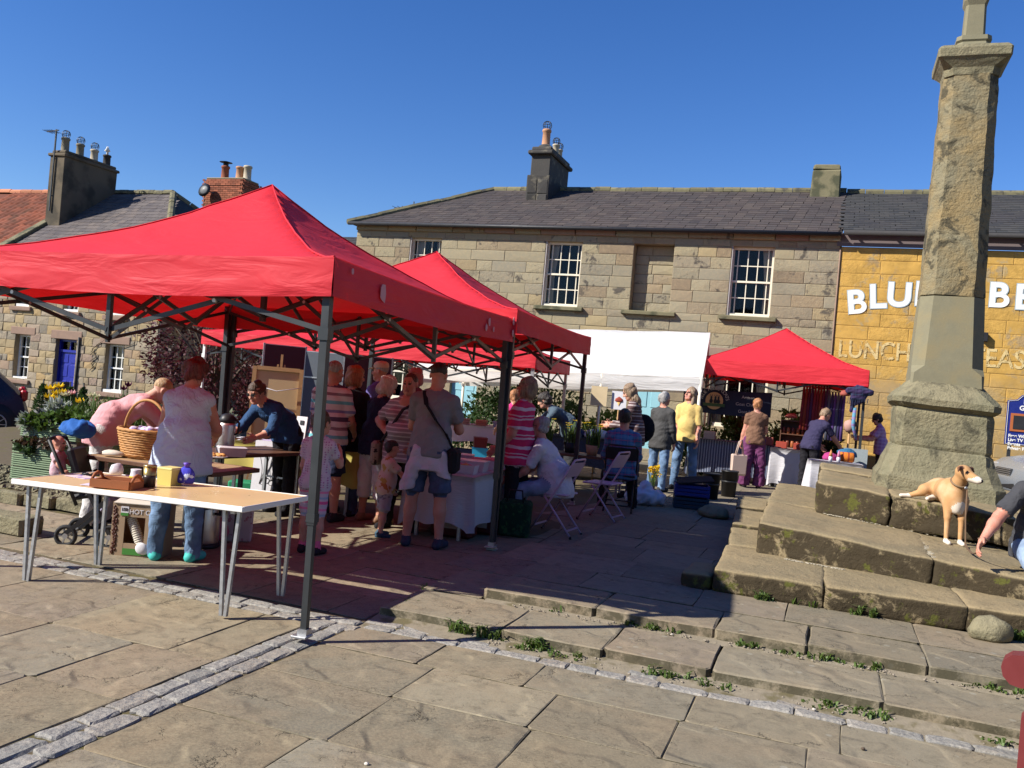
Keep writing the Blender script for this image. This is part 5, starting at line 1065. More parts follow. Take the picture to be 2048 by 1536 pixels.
    if bust:
        for s in (-1, 1): I.ell(Ch + Fm @ Vector((s * .075 * k * g, .085 * k * (.5 + .5 * g), -.01 * k)), (.072 * k * g, .06 * k * g * bust, .075 * k), TP, .04, Fm)
    nk0 = Nk - S2 * .02 * k; I.cone(nk0, hc - Hd * .06 * k + FH @ Vector((0, -.012, 0)), .058 * k * (.75 + .25 * g) * (1.0 if not child else .9), .052 * k * (.8 + .2 * g), SK if not collar else TP, .025)
    if neckcut: I.ell(Nk + Fm @ Vector((0, .075 * k, -.045 * k)), (.075 * k, .05 * k, neckcut * k), SK, .02, Fm)
    # arms
    hands = []
    for s, q, hd in ((-1, aL, hand[0]), (1, aR, hand[1])):
        sh = Nk - S2 * .065 * k + X * s * sw; d1 = dirv(q[0], q[1], s); el = sh + d1 * .285 * k; o2 = q[3] if len(q) > 3 else q[1]; d2 = dirv(q[0] + q[2], o2, s); wr = el + d2 * .235 * k; ag = (.75 + .25 * g)
        I.ell(sh, (.056 * k * ag,) * 3, TP if sleeve > 0 or True else SK, .04); I.cone(sh, el, .05 * k * ag, .041 * k * ag, SK, .025); I.cone(el, el.lerp(wr, .35), .041 * k * ag, .042 * k * ag, SK, .02); I.cone(el.lerp(wr, .3), wr, .042 * k * ag, .028 * k, SK, .02)
        if 0 < sleeve <= 1: e2 = sh.lerp(el, sleeve); I.cone(sh, e2, .055 * k * ag + .006, .052 * k * ag + .012, TP, .025, None, None, wv * 1.5, (e2, tuple(d1)))
        elif sleeve > 1:
            I.cone(sh, el, .06 * k * ag + .006, .05 * k * ag + .006, TP, .03, None, None, wv * 1.6); e2 = el.lerp(wr, min(1, sleeve - 1)); I.cone(el, e2, .05 * k * ag + .006, .036 * k + .01, TP, .03, None, None, wv * 1.6, (e2 + d2 * .005, tuple(d2)))
        hands.append((s, wr, d2, hd))
    # legs
    for s, q, fd in ((-1, lL, footdir[0]), (1, lR, footdir[1])):
        hp, kn, an = L[s]; gg = (.7 + .3 * g); dn = (an - kn).normalized(); clothleg = legs in ('long', 'wide')
        I.cone(hp, kn, .083 * k * gg, .056 * k * gg, BT if legs != 'bare' else SK, .03, None, None, 0 if legs == 'bare' else wv); I.cone(kn, kn.lerp(an, .38), .054 * k * gg, .057 * k * gg, SK, .02); I.cone(kn.lerp(an, .34), an, .056 * k * gg, .036 * k, SK, .02)
        if legs == 'long': I.cone(hp, kn, .094 * k * gg, .07 * k * gg, BT, .03, None, None, wv * 1.6); I.cone(kn, an - dn * -.03 * k, .069 * k * gg, .058 * k * (.8 + .2 * g), BT, .03, None, None, wv * 2., (an + dn * .045 * k, tuple(dn)))
        elif legs == 'wide': I.cone(hp, kn, .105 * k * gg, .10 * k * gg, BT, .04, None, None, wv * 2.2); I.cone(kn, an, .10 * k * gg, .115 * k, BT, .04, None, None, wv * 2.5, (an + dn * .03 * k, tuple(dn)))
        elif legs in ('shorts', 'capri', 'tight'):
            f = {'shorts': .95, 'capri': 1.5, 'tight': .9}[legs]; fl = {'shorts': .1, 'capri': .085, 'tight': .066}[legs]
            e = hp.lerp(kn, min(f, 1)); I.cone(hp, e, .095 * k * gg, fl * k * gg, BT, .03, None, None, wv * 1.6, (e, tuple((kn - hp).normalized())) if f <= 1 else None)
            if f > 1: e2 = kn.lerp(an, f - 1); I.cone(kn, e2, fl * k * gg, .072 * k * gg, BT, .03, None, None, wv * 1.8, (e2, tuple(dn)))
        if socks: I.cone(an + Vector((0, 0, .07 * k)), an, .043 * k, .042 * k, SO, .01)
        fwd = Rz(-s * rad(fd)) @ Vector((0, 1, 0)); z0 = an.z - fh; heel = Vector((an.x, an.y, z0 + .034 * k)) - fwd * .045 * k; toe = heel + fwd * .19 * k; toe.z = z0 + .028 * k
        I.cone(an, heel, .042 * k, .036 * k, SH if shoes else SK, .02); I.cone(heel, toe, .037 * k, .034 * k, SH, .02, (.85, .85, 1), None, 0, (heel - Vector((0, 0, .034 * k)), (0, 0, -1))); I.cone(heel + fwd * .12 * k, toe, .038 * k, .036 * k, SH, .02)
    if extra: extra(I, dict(P0=P0, W=Wst, C=Ch, N=Nk, S1=S1, S2=S2, F=Fm, F1=F1, L=L, k=k, hands=hands, hc=hc, FH=FH))
    parts = [I.mesh(vox)]
    # hands: palm, four unequal fingers, thumb off the side
    for s, wr, d, hd in hands:
        h = Iso(); hk = k * (1.05 if not child else 1.0); curl = rad({0: 12, 1: 38, 2: 78}[hd] if isinstance(hd, int) else hd); d = d.normalized()
        inn = Vector((-s, 0, 0)); nrm = (inn - d * inn.dot(d)).normalized()           # palm faces the body
        if abs(inn.dot(d)) > .9: nrm = Vector((0, 0, -1))
        sd = d.cross(nrm).normalized()
        if sd.y < 0 and abs(sd.y) > .1 or (abs(sd.y) <= .1 and sd.z < 0): sd = -sd               # thumb side forward / up
        pc = wr + d * .045 * hk; Fp = Matrix((sd, nrm, d)).transposed(); h.cone(wr - d * .015, wr + d * .02 * hk, .027 * k, .026 * hk, 0, .015); h.ell(pc, (.041 * hk, .017 * hk, .047 * hk), 0, .015, Fp)
        for fi, (off, ln) in enumerate(((.028, .074), (.0095, .082), (-.0095, .076), (-.028, .06))):
            p = pc + sd * off * hk + d * .036 * hk; a = curl * .5; r = .0088 * hk
            for seg, fl_ in enumerate((.45, .32, .25)): q = p + (d * math.cos(a) + nrm * math.sin(a) + sd * off * 1.2) .normalized() * ln * fl_ * hk; h.cone(p, q, r, r * .92, 0, .004); p = q; a += curl * .6; r *= .92
        p = wr + d * .018 * hk + sd * .024 * hk; q = p + (sd * .75 + d * .6 + nrm * .3).normalized() * .036 * hk; h.cone(p, q, .0135 * hk, .0105 * hk, 0, .01); h.cone(q, q + (sd * .25 + d * .9 + nrm * .45).normalized() * .032 * hk, .0105 * hk, .0085 * hk, 0, .005)
        parts.append(h.mesh(.0058))
    # head
    Q = Iso(); kk = k * hs; hv = lambda x, y, z: hc + FH @ (Vector((x, y, z)) * kk)
    er = lambda *r: tuple(x * kk for x in r)
    Q.ell(hv(0, -.012, .03), er(.077, .094, .086), SK, .03, FH); Q.ell(hv(0, .022, -.036), er(.060, .068, .082), SK, .03, FH); Q.cone(hv(-.03, .05, -.085), hv(.03, .05, -.085), .026 * kk, .026 * kk, SK, .03); Q.ell(hv(0, .072, -.096), er(.024, .02, .018), SK, .02, FH)
    for s in (-1, 1): Q.ell(hv(s * .045, .06, -.03), er(.022, .02, .024), SK, .02, FH); Q.ell(hv(s * .030, .094, .012), er(.017, .012, .010), -1, .0, FH)
    Q.cone(hv(-.034, .077, .028), hv(.034, .077, .028), .012 * kk, .012 * kk, SK, .015); Q.cone(hv(0, .088, .016), hv(0, .108, -.026), .008 * kk, .0135 * kk, SK, .012)
    for s in (-1, 1): Q.ell(hv(s * .012, .098, -.03), er(.009, .011, .008), SK, .008, FH); Q.ell(hv(s * .078, -.008, -.008), er(.010, .020, .032), SK, .008, FH); Q.ell(hv(s * .030, .083, .010), er(.0135, .0105, .008), EY, .002, FH); Q.cone(hv(s * .016, .091, .032), hv(s * .046, .080, .030), .0045 * kk, .004 * kk, BR, .003)
    Q.ell(hv(0, .086, -.060), er(.024, .010, .0055), LP, .006, FH); Q.ell(hv(0, .083, -.069), er(.02, .0105, .0065), LP, .006, FH); Q.cone(hv(0, -.02, -.06), Nk.lerp(hc, .25), .052 * k, .052 * k, SK, .02)
    parts.append(Q.mesh(.0072))
    V, Fq, fm = join_np(parts); body = link('body', mesh_from('body', V, Fq, fm, mats), root)
    if hair:
        R = Iso(); w = .010
        if hair == 'cropped': R.ell(hv(0, -.016, .036), er(.079, .094, .085), 0, .02, FH, .001); fc = (.066, .078, .088, .075)
        elif hair == 'short': R.ell(hv(0, -.020, .036), er(.087, .100, .092), 0, .02, FH, w); R.ell(hv(0, -.055, -.02), er(.068, .05, .062), 0, .03, FH, w); fc = (.069, .088, .09, .068)
        elif hair == 'full': R.ell(hv(0, -.018, .036), er(.100, .112, .102), 0, .02, FH, w * 1.4); R.ell(hv(0, -.05, -.03), er(.085, .07, .075), 0, .03, FH, w * 1.4); fc = (.070, .092, .092, .070)
        elif hair == 'balding': R.cone(hv(-.062, -.03, -.012), hv(.062, -.03, -.012), .034 * kk, .034 * kk, 0, .02); R.ell(hv(0, -.062, -.015), er(.066, .042, .05), 0, .03, FH, .002); R.ell(hv(0, -.03, .05), er(.078, .08, .075), 0, .02, FH, .001); fc = (.075, .10, .03, .095)
        elif hair == 'bob': R.ell(hv(0, -.018, .036), er(.094, .106, .096), 0, .02, FH, w); R.ell(hv(0, -.045, -.05), er(.094, .07, .085), 0, .04, FH, w); R.cone(hv(-.07, .01, .0), hv(-.075, .02, -.09), .03 * kk, .026 * kk, 0, .03); R.cone(hv(.07, .01, .0), hv(.075, .02, -.09), .03 * kk, .026 * kk, 0, .03); fc = (.068, .085, .085, .062)
        elif hair in ('long', 'verylong'):
            dn = -.17 if hair == 'long' else -.24; R.ell(hv(0, -.018, .036), er(.09, .104, .096), 0, .02, FH, w); R.ell(hv(0, -.055, dn * .5), er(.092, .055, -dn * .75), 0, .04, FH, w)
            for s in (-1, 1): R.cone(hv(s * .068, .0, .0), hv(s * .085, .0, dn), .03 * kk, .024 * kk, 0, .04, None, None, w)
            fc = (.066, .085, .088, .062)
        elif hair == 'ponytail': R.ell(hv(0, -.018, .036), er(.085, .100, .092), 0, .02, FH, w * .6); R.ell(hv(0, -.05, -.02), er(.07, .05, .06), 0, .03, FH, w * .5); R.cone(hv(0, -.10, .02), hv(.03, -.12, -.16), .03 * kk, .014 * kk, 0, .03, None, None, w); fc = (.066, .085, .088, .068)
        R.ell(hv(0, fc[1] + .012, -.03), er(fc[0], .075, fc[2]), -1, 0, FH); R.ell(hv(0, .05, -.085), er(.056, .10, .075), -1, 0, FH)
        V, Fq, fm = R.mesh(.0085); ns = 60 if hair in ('cropped', 'balding') else 420; ii = rng.integers(0, len(V), ns); o_ = V[ii] - np.array(hc); o_ /= np.linalg.norm(o_, axis=1)[:, None]; ln_ = (.25 if ns < 99 else 1.) * rng.uniform(.5, 1.3, ns)[:, None] * k; dn_ = np.array([0, 0, -1.]); tg = np.cross(o_, rng.normal(size=(ns, 3))); tg /= np.linalg.norm(tg, axis=1)[:, None]; r0 = V[ii] - o_ * .003; m0 = r0 + (o_ * .010 + dn_ * .018 + tg * .006) * ln_; e0 = r0 + (o_ * .013 + dn_ * .045 + tg * .014) * ln_; wd = np.cross(o_, dn_) ; wd = wd / (np.linalg.norm(wd, axis=1)[:, None] + 1e-6) * .0022; S_ = np.stack([r0 - wd, r0 + wd, m0 + wd, m0 - wd, e0], 1).reshape(-1, 3); b_ = np.arange(ns)[:, None] * 5; Fq = np.concatenate([Fq, b_ + np.array([[0, 1, 2, 3]]) + len(V), b_ + np.array([[3, 2, 4, 4]]) + len(V)]) if False else np.concatenate([Fq, b_ + np.array([[0, 1, 2, 3]]) + len(V)]); V = np.concatenate([V, S_]); fm = np.zeros(len(Fq), int); link('hair', mesh_from('hair', V, Fq, fm, [hmat or h_brown]), root)
    if glasses:
        m = MB(); mt = m_black
        for s in (-1, 1):
            ring = [hv(s * .031 + .021 * math.cos(t), .101, .010 + .016 * math.sin(t)) for t in np.linspace(0, 6.2832, 11)]
            if glasses == 'sun': m.add(ring[:-1] + [hv(s * .031, .105, .01)], [(i, (i + 1) % 10, 10) for i in range(10)])
            m.tube(ring, .0022 * k, 5); m.tube([hv(s * .052, .099, .014), hv(s * .08, .0, .006)], .002 * k, 5)
        m.tube([hv(-.01, .106, .013), hv(.01, .106, .013)], .002 * k, 5); m.build('glasses', mt, root)
    root['k'] = k
    return root, dict(hv=hv, hc=hc, FH=FH, N=Nk, C=Ch, W=Wst, P0=P0, F=Fm, F1=F1, k=k, kk=kk, hands=hands, L=L, sw=sw, S2=S2)
def cloth_part(name, I, vox, mats, parent):
    V, Fq, fm = I.mesh(vox); return link(name, mesh_from(name, V, Fq, fm, mats), parent)
# ================================================================== TABLES, GOODS AND STREET THINGS
def on(px, py, z): return gnd(px, py, z)
def cloth_box(name, L, Wd, h, drop, mat, parent, seed=0, corner=.06, y0=0):
    """draped cloth: flat top, four hanging sides with soft folds"""
    V = []; Fs = []; per = []; n = 26
    for k in range(4):
        l = (L, Wd, L, Wd)[k]
        for i in range(n):
            u = -1 + 2 * i / n; per.append((k, u))
    N_ = len(per)
    for j in range(7):
        t = j / 6
        for k, u in per:
            hx, hy = L / 2 + .004, Wd / 2 + .004; x, y = ((u * hx, -hy), (hx, u * hy), (-u * hx, hy), (-hx, -u * hy))[k]; fo = t * (.012 + .022 * math.sin(u * (9 if k % 2 == 0 else 6) + seed + k) + .02 * mnoise.noise(Vector((u * 3, k * 4, seed)))); cn = t * corner * abs(u) ** 8
            nx, ny = ((0, -1), (1, 0), (0, 1), (-1, 0))[k]; d = drop + .02 * math.sin(u * 5 + seed) + .07 * abs(u) ** 6; V.append((x + nx * (fo + cn), y + ny * (fo + cn), h - t * d))
    for j in range(6):
        for i in range(N_): Fs.append((j * N_ + i, j * N_ + (i + 1) % N_, (j + 1) * N_ + (i + 1) % N_, (j + 1) * N_ + i))
    Fs.append(tuple(range(N_))); return link(name, mesh_np(name, V, Fs, mat, True), parent)
def table(label, c, ang, L, Wd, h, topm, edgem, legm, style='hair', cat='table', group=None, cloth=None, drop=.5, th=.028, cl_label=None, splay=.0):
    t = thing('table', label, cat, c, ang, group); m = MB(); m.cur = 0; m.box((0, 0, h - th / 2), (L - .012, Wd - .012, th)); top = m.build('tabletop', topm, t)
    e = MB(); e.box((0, -Wd / 2 + .003, h - th / 2 - .001), (L, .014, th + .008), None, .004); e.box((0, Wd / 2 - .003, h - th / 2 - .001), (L, .014, th + .008), None, .004); e.box((-L / 2 + .003, 0, h - th / 2 - .001), (.014, Wd - .012, th + .008), None, .004); e.box((L / 2 - .003, 0, h - th / 2 - .001), (.014, Wd - .012, th + .008), None, .004); e.build('edging', edgem, t)
    for sx in (-1, 1):
        for sy in (-1, 1):
            x, y = sx * (L / 2 - .13), sy * (Wd / 2 - .08); m = MB()
            if style == 'hair':
                for d in (-1, 1): m.bar((x + d * .055, y, h - th), (x + d * .016 - .0, y + sy * .02, .004), .022, .022)
            else: m.bar((x, y, h - th), (x, y, .0), .032, .032)
            m.build('leg', legm, t)
        m = MB(); m.bar((sx * (L / 2 - .13), -Wd / 2 + .08, h * .55), (sx * (L / 2 - .13), Wd / 2 - .08, h * .55), .02) if style != 'hair' else m.bar((sx * (L / 2 - .13), -Wd / 2 + .08, h - th - .02), (sx * (L / 2 - .13), Wd / 2 - .08, h - th - .02), .03); m.build('brace', legm, t)
    if cloth:
        o = cloth_box('tablecloth', L + .02, Wd + .02, h + .006, drop, cloth, None, random.random() * 6); o.location = c; o.rotation_euler = (0, 0, ang); tag(o, cl_label or 'white cloth draped over a stall table', 'tablecloth')
    return t
def loc_on(t, x, y, z=0): return Vector(t.location) + t.rotation_euler.to_matrix() @ Vector((x, y, z))
def tubbox(name, label, cat, p, ang, size, mat, lid=None, lidm=None, taper=.9, group=None):
    t = thing(name, label, cat, p, ang, group); w, d, h = size; V = []; 
    for s, z in ((taper, 0), (1, h), (.95, h), (taper * .94, .012)): V += [(x * w / 2 * s, y * d / 2 * s, z) for x, y in ((-1, -1), (1, -1), (1, 1), (-1, 1))]
    Fs = [(3, 2, 1, 0)] + [(r * 4 + i, r * 4 + (i + 1) % 4, r * 4 + 4 + (i + 1) % 4, r * 4 + 4 + i) for r in range(3) for i in range(4)] + [(12, 13, 14, 15)]
    link('tub', mesh_np('tub', V, Fs, mat), t)
    if lid: MB().box((0, 0, h + .006), (w * 1.03, d * 1.03, .018), None, .006).build('lid', lidm or mat, t)
    return t
m_cleartub = M('cloudy_plastic', (.62, .58, .60), .35, .08, 10, spec=.5); m_pink = flat('pink_icing', (.62, .22, .28)); m_paper = flat('white_paper', (.68, .66, .68)); m_card = M('brown_card', (.34, .24, .15), .9, .12, 6); m_cardp = M('pale_card', (.55, .50, .42), .9, .08, 6); m_pastry = M('pastry', (.60, .30, .09), .7, .3, 20, .5, 50); m_wick = M('wicker', (.42, .21, .07), .6, .3, 30, .3, 80)
# ---- front folding table
PR = on(490, 1022, .70); tang = -TH + rad(2); tx = Vector((math.cos(tang), math.sin(tang), 0)); ty = Vector((-math.sin(tang), math.cos(tang), 0)); TL, TW = 1.84, .76; tc = Vector((PR.x, PR.y, 0)) - tx * TL / 2 + ty * TW / 2
T1 = table('long pale topped folding table on splayed metal legs in front of the gazebo', tc, tang, TL, TW, .70, m_woodtop, m_edge, m_galv, 'hair'); T1.rotation_euler.y = -.022
def t1(px, py, dz=0): p = on(px, py, .70 - .022 * 0); r = Vector((p.x, p.y, 0)) - tc; x = r.dot(tx); return Vector((p.x, p.y, .701 + .022 * x + dz))
tw = thing('wooden_tray', 'small wooden tray with cut out handles on the folding table', 'tray', t1(206, 978) + ty * .12, tang + .25); m = MB(); m.box((0, 0, .01), (.26, .17, .012)); m.box((0, -.09, .035), (.26, .012, .055)); m.box((0, .09, .035), (.26, .012, .055)); m.build('tray', flat('brown_wood', (.30, .10, .035)), tw)
for s in (-1, 1):
    o_ = [(-.085, 0), (.085, 0), (.085, .05), (.06, .06), (.035, .095), (0, .10), (-.035, .095), (-.06, .06), (-.085, .05)]; inn = [(-.04, .05), (.04, .05), (.03, .072), (0, .078), (-.03, .072)]
    m = MB(); m.bar((s * .136, -.085, .03), (s * .136, .085, .03), .012, .05); m.tube([(s * .136, x, z) for x, z in ((-.075, .05), (-.04, .085), (0, .095), (.04, .085), (.075, .05))], .011, 6); m.build('tray_handle', flat('brown_wood_end', (.33, .11, .04)), tw)
cp = pebble('cup_stack', t1(232, 955, .06), (.05, .05, .055), m_cleartub, 3, 8); tag(cp, 'crumpled clear plastic cups lying in the wooden tray', 'cups')
jr = thing('jar', 'glass jar of brown preserve with a yellow band beside the wooden tray', 'jar', t1(270, 972)); m = MB(); m.lathe([(.036, 0), (.04, .01), (.04, .065), (.036, .075)], n=14); m.build('preserve', flat('preserve', (.10, .03, .015), .3), jr); MB().lathe([(.0405, .055), (.0405, .07), (.036, .085), (.034, .105), (.036, .118), (.033, .118)], n=14).build('glass', m_cleartub, jr); MB().lathe([(.041, .058), (.041, .072)], n=14).build('label', flat('yellow_band', (.6, .42, .03)), jr)
tn = thing('coffee_tin', 'tall gold and black coffee tin on the folding table', 'tin', t1(297, 974)); MB().lathe([(.042, 0), (.042, .14), (.0, .141)], n=16).build('tin', M('gold_tin', (.42, .29, .10), .3, .1, 8, metal=.7), tn); MB().lathe([(.0428, .005), (.0428, .065), (.0425, .085)], n=16).build('label', flat('black_label', (.04, .025, .02), .3), tn); MB().lathe([(.044, .14), (.044, .152), (.0, .153)], n=16).build('lid', M('gold_lid', (.45, .33, .13), .3, metal=.7), tn)
yb = tubbox('storage_box', 'cloudy pale yellow plastic box between the coffee tin and blue packet', 'box', t1(331, 970) + ty * .04, tang, (.125, .13, .11), flat('yellow_plastic', (.60, .50, .14), .4, spec=.5), 1, flat('yellow_lid', (.66, .58, .22), .4))
pk = pebble('sugar_packet', t1(365, 972, .055) + ty * .03, (.062, .045, .075), blot('blue_packet', (.05, .05, .42), [(.55, .62, .75), (.10, .10, .5)], 13), 8, 10); tag(pk, 'shiny blue and white packet with a twisted top on the folding table', 'packet'); MB().lathe([(.01, .055), (.02, .09), (.027, .105), (.0, .108)], n=9).build('twisted_top', flat('violet_foil', (.13, .07, .42), .3), pk)
for px, py, a, cc, lb in ((200, 969, .2, (.60, .55, .66), 'white leaflet with purple print on the folding table'), (165, 950, -.1, (.62, .50, .52), 'pale pink sheet of paper at the far edge of the folding table')):
    q = MB().box((0, 0, .002), (.21, .13, .002)).build('leaflet', M('leaflet_print', cc, .7, .1, 5, col2=(.22, .14, .4), c2s=14, c2=(.56, .6), obj=True)); q.location = t1(px, py); q.rotation_euler = (0, .0, tang + a); tag(q, lb, 'leaflet')
m = MB(); m.tube([(math.cos(t) * .04, math.sin(t) * .02, .01 + .008 * math.sin(3 * t)) for t in np.linspace(0, 6.2, 14)], .009, 6); m.box((.05, .01, .012), (.06, .03, .02), None, .005); q = m.build('key_bunch', m_black); q.location = t1(176, 947); tag(q, 'black keys and fob at the back of the folding table', 'keys')
# ---- wooden table behind, with the basket
T2 = table('wooden topped trestle table under the wicker basket', W(-5.28, 6.12), -TH, 1.35, .62, .70, M('worn_wood', (.36, .24, .13), .6, .25, 6, stretch=(1, 8, 1)), m_darkwood, m_dark_metal, 'sq'); t2p = lambda x, y, z=.701: loc_on(T2, x, y, z)
bk = thing('wicker_basket', 'large oval wicker basket with a hooped handle', 'basket', t2p(-.30, -.02), -TH); m = MB(); n = 30
for r in range(11):
    z = .012 + r * .0205; rr = .165 + .045 * r / 10; pts = [(rr * 1.15 * math.cos(2 * math.pi * i / 60) * (1 + .018 * (1 if (i + r) % 4 < 2 else -1)), rr * .85 * math.sin(2 * math.pi * i / 60) * (1 + .018 * (1 if (i + r) % 4 < 2 else -1)), z) for i in range(61)]; m.tube(pts, .0115, 5, False)
m.build('weave', m_wick, bk); m = MB(); m.tube([(.245 * math.cos(2 * math.pi * i / 40), .182 * math.sin(2 * math.pi * i / 40), .24 + .006 * (i % 2)) for i in range(41)], .017, 6, False); m.build('rim', m_wick, bk); MB().tube([(.23 * math.cos(t), 0, .235 + .27 * math.sin(t)) for t in np.linspace(0, math.pi, 19)], .0125, 7).build('handle', m_wick, bk)
MB().lathe([(0, .02), (.17, .022)], n=20).build('base', m_wick, bk)
for i in range(9):
    q = pebble('sweet_bag', (random.uniform(-.13, .13), random.uniform(-.09, .09), .235 + random.uniform(0, .02)), (.045, .04, .03), blot('lilac_bag', (.52, .46, .60), [(.3, .22, .45), (.7, .68, .7)], 20) if i == 0 else bpy.data.materials['lilac_bag'], i, 5, bk)
bt = thing('blue_tray', 'flat blue tray heaped with golden pastries', 'tray', t2p(.16, -.17), -TH); MB().box((0, 0, .012), (.34, .22, .024), None, .008).build('tray', flat('blue_plastic', (.03, .13, .42), .4, spec=.5), bt)
for i in range(22): pebble('pastry', (random.uniform(-.13, .13), random.uniform(-.08, .08), .035 + random.uniform(0, .02)), (.028, .024, .02), m_pastry, i, 4, bt)
bp_ = pebble('paper_bag', t2p(-.46, -.2, .73), (.10, .05, .03), m_cardp, 6, 8); tag(bp_, 'crumpled grey bag on the corner of the basket table', 'bag')
# ---- dark table to the right of her, with the flask
T2b = table('dark topped folding table holding the steel flask', Vector((-2.78, 8.95, 0)), rad(62), 1.75, .62, .70, m_darkwood, m_darkwood, m_galv, 'sq'); q2 = lambda px, py, z=.70: on(px, py, z)
fl_ = thing('vacuum_flask', 'tall brushed steel pump flask with a black top', 'flask', Vector((at(450, 895, 8.75).x, 8.75, .70)), 0); MB().lathe([(.082, 0), (.086, .02), (.086, .27), (.078, .30)], n=20).build('body', m_steel, fl_); MB().lathe([(.08, .295), (.08, .33), (.06, .37), (.03, .385), (0, .387)], n=18).build('top', m_black, fl_); m = MB(); m.box((-.06, 0, .355), (.09, .035, .03), None, .01); m.build('spout', m_black, fl_); MB().tube([(.07, 0, .18), (.115, 0, .20), (.12, 0, .30), (.06, 0, .355)], .012, 6).build('handle', m_black, fl_)
tb = tubbox('plastic_tub', 'cloudy lidded plastic tub at the corner of the dark table', 'tub', q2(462, 912), .5, (.26, .18, .075), m_cleartub, 1)
pz = thing('pastry_plate', 'white plate of sliced pastries on the dark table', 'plate', q2(428, 915), 0); MB().lathe([(0, .006), (.09, .008), (.13, .018), (.13, .014), (.09, .0)], n=20).build('plate', m_paper, pz)
for i in range(9): pebble('pastry', (.08 * math.cos(i * .7), .08 * math.sin(i * .7), .025), (.035, .022, .016), m_pastry, i, 4, pz)
tag(pebble('urn_base', (0, 0, -9), (.01, .01, .01), m_black)) if False else None
m = MB(); ur = thing('tea_urn', 'steel tea urn standing on the flags behind the woman in jeans', 'urn', gnd(402, 1092), 0); MB().lathe([(.135, .03), (.14, .05), (.14, .42), (.125, .45), (.0, .47)], n=24).build('body', m_steel, ur); MB().lathe([(.15, 0), (.15, .035)], n=24).build('base', m_black, ur); MB().tube([(.12, -.07, .36), (.17, -.10, .36), (.17, -.10, .30), (.13, -.075, .30)], .014, 6).build('handle', m_black, ur)
fb = MB().box((0, 0, .15), (.32, .26, .30), None, .012).build('storage_box', M('floral_card', (.52, .46, .42), .8, .1, 4, col2=(.40, .20, .20), c2s=22, c2=(.6, .63))); fb.location = gnd(466, 1078); fb.rotation_euler = (0, 0, .25); tag(fb, 'pale floral box on the flags below the dark table', 'box')
tag(pebble('carrier_bag', gnd(418, 1090) + Vector((.02, .1, .1)), (.10, .08, .13), flat('pink_bag', (.42, .12, .18)), 5, 8), 'rumpled pink bag beside the steel tea urn', 'bag')
# cardboard box of cups
xb = thing('cup_box', 'open cardboard box of paper hot cups with a window front', 'box', gnd(262, 1113) + Vector((.02, .14, 0)), tang + rad(20)); m = MB(); w, h, d = .40, .42, .26
for bx in (((-w / 2 + .05, -d / 2, h / 2), (.10, .008, h)), ((w / 2 - .07, -d / 2, h / 2), (.14, .008, h)), ((0, -d / 2 + .0005, h - .055), (w - .01, .007, .11)), ((0, -d / 2 + .0005, .05), (w - .01, .007, .10)), ((-w / 2, 0, h / 2), (.008, d - .01, h)), ((w / 2, 0, h / 2), (.008, d - .01, h)), ((0, d / 2, h / 2), (w, .008, h)), ((0, 0, .004), (w - .02, d - .02, .008))): m.box(*bx)
m.build('carton', m_card, xb); MB().box((0, -d / 2 + .05, h + .005), (w * .96, .13, .006), Rx(.15)).box((0, d / 2 + .03, h + .03), (w * .9, .11, .006), Rx(.8)).build('flap', m_cardp, xb); m = MB()
for i in range(46):
    m.lathe([(.011, 0), (.009, .004), (0, .006)], (-w / 2 + .018 + random.uniform(-.006, .022), -d / 2 - .004, .02 + (h - .05) * i / 46), 7, Rx(math.pi / 2), 1, 1.4)
m.build('bean_print', flat('coffee_bean', (.07, .022, .012), .4), xb); text('lettering', 'HOT CUPS', .052, m_paper, xb, (-.07, -d / 2 - .006, h - .085), ext=.001); MB().box((-.105, -d / 2 - .006, h - .055), (.06, .002, .05)).build('label', m_paper, xb); text('lettering', '150', .034, m_black, xb, (-.133, -d / 2 - .008, h - .065), ext=.001, off=.001); MB().box((-.105, -d / 2 - .0075, h - .092), (.06, .002, .022)).box((.0, -d / 2 - .006, .035), (.20, .002, .05)).build('green_label', flat('green_print', (.06, .22, .04)), xb)
m = MB()
for i in range(15): m.lathe([(.036, 0), (.04, .006), (.036, .016)], Vector((-.08, -.07, .30)) + Vector((.008, -.002, -.0155)) * i, 14, Ry(rad(-26)))
m.build('cup_stack', m_cardp, xb)
for i in range(2): MB().lathe([(0, .006), (.035, .008), (.045, 0), (.047, -.004)], (.05 + i * .012, -d / 2 - .012 - .006 * (1 - i), .07 - .006 * i), 18, Rx(math.pi / 2)).build('cup_lid', m_paper, xb)
# ---- leaflet table
T3c = Vector((-2.35, 10.15, 0)); T3t = table('leaflet table with a hand drawn poster hung on its front', T3c, rad(-8), 1.6, .7, .72, m_darkwood, m_darkwood, m_galv, 'sq', cloth=M('yellow_cloth', (.55, .46, .12), .85), drop=.34, cl_label='pale yellow cloth over the leaflet table')
t3 = lambda x, y, z=.729: loc_on(T3t, x, y, z)
po = thing('poster', 'white poster with a black line drawing of a hand and curls', 'poster', t3(-.15, -.40, 0), rad(-8)); MB().box((0, 0, .46), (.50, .004, .60), Rx(-.06)).build('sheet', m_paper, po); m = MB()
for k in range(6): m.tube([(-.16 + .05 * k + .03 * math.sin(t * 3 + k), -.012 - .035 * (.72 - .30 - t * .3) , .68 - t * .3 - .05 * abs(k - 2)) for t in np.linspace(0, 1, 8)], .004, 4)
for k in range(7): m.tube([(-.12 + .05 * k + .03 * math.cos(t), -.012, .30 + .03 * math.sin(t) + .02 * (k % 2)) for t in np.linspace(0, 5.5, 10)], .004, 4)
m.build('line_drawing', m_black, po)
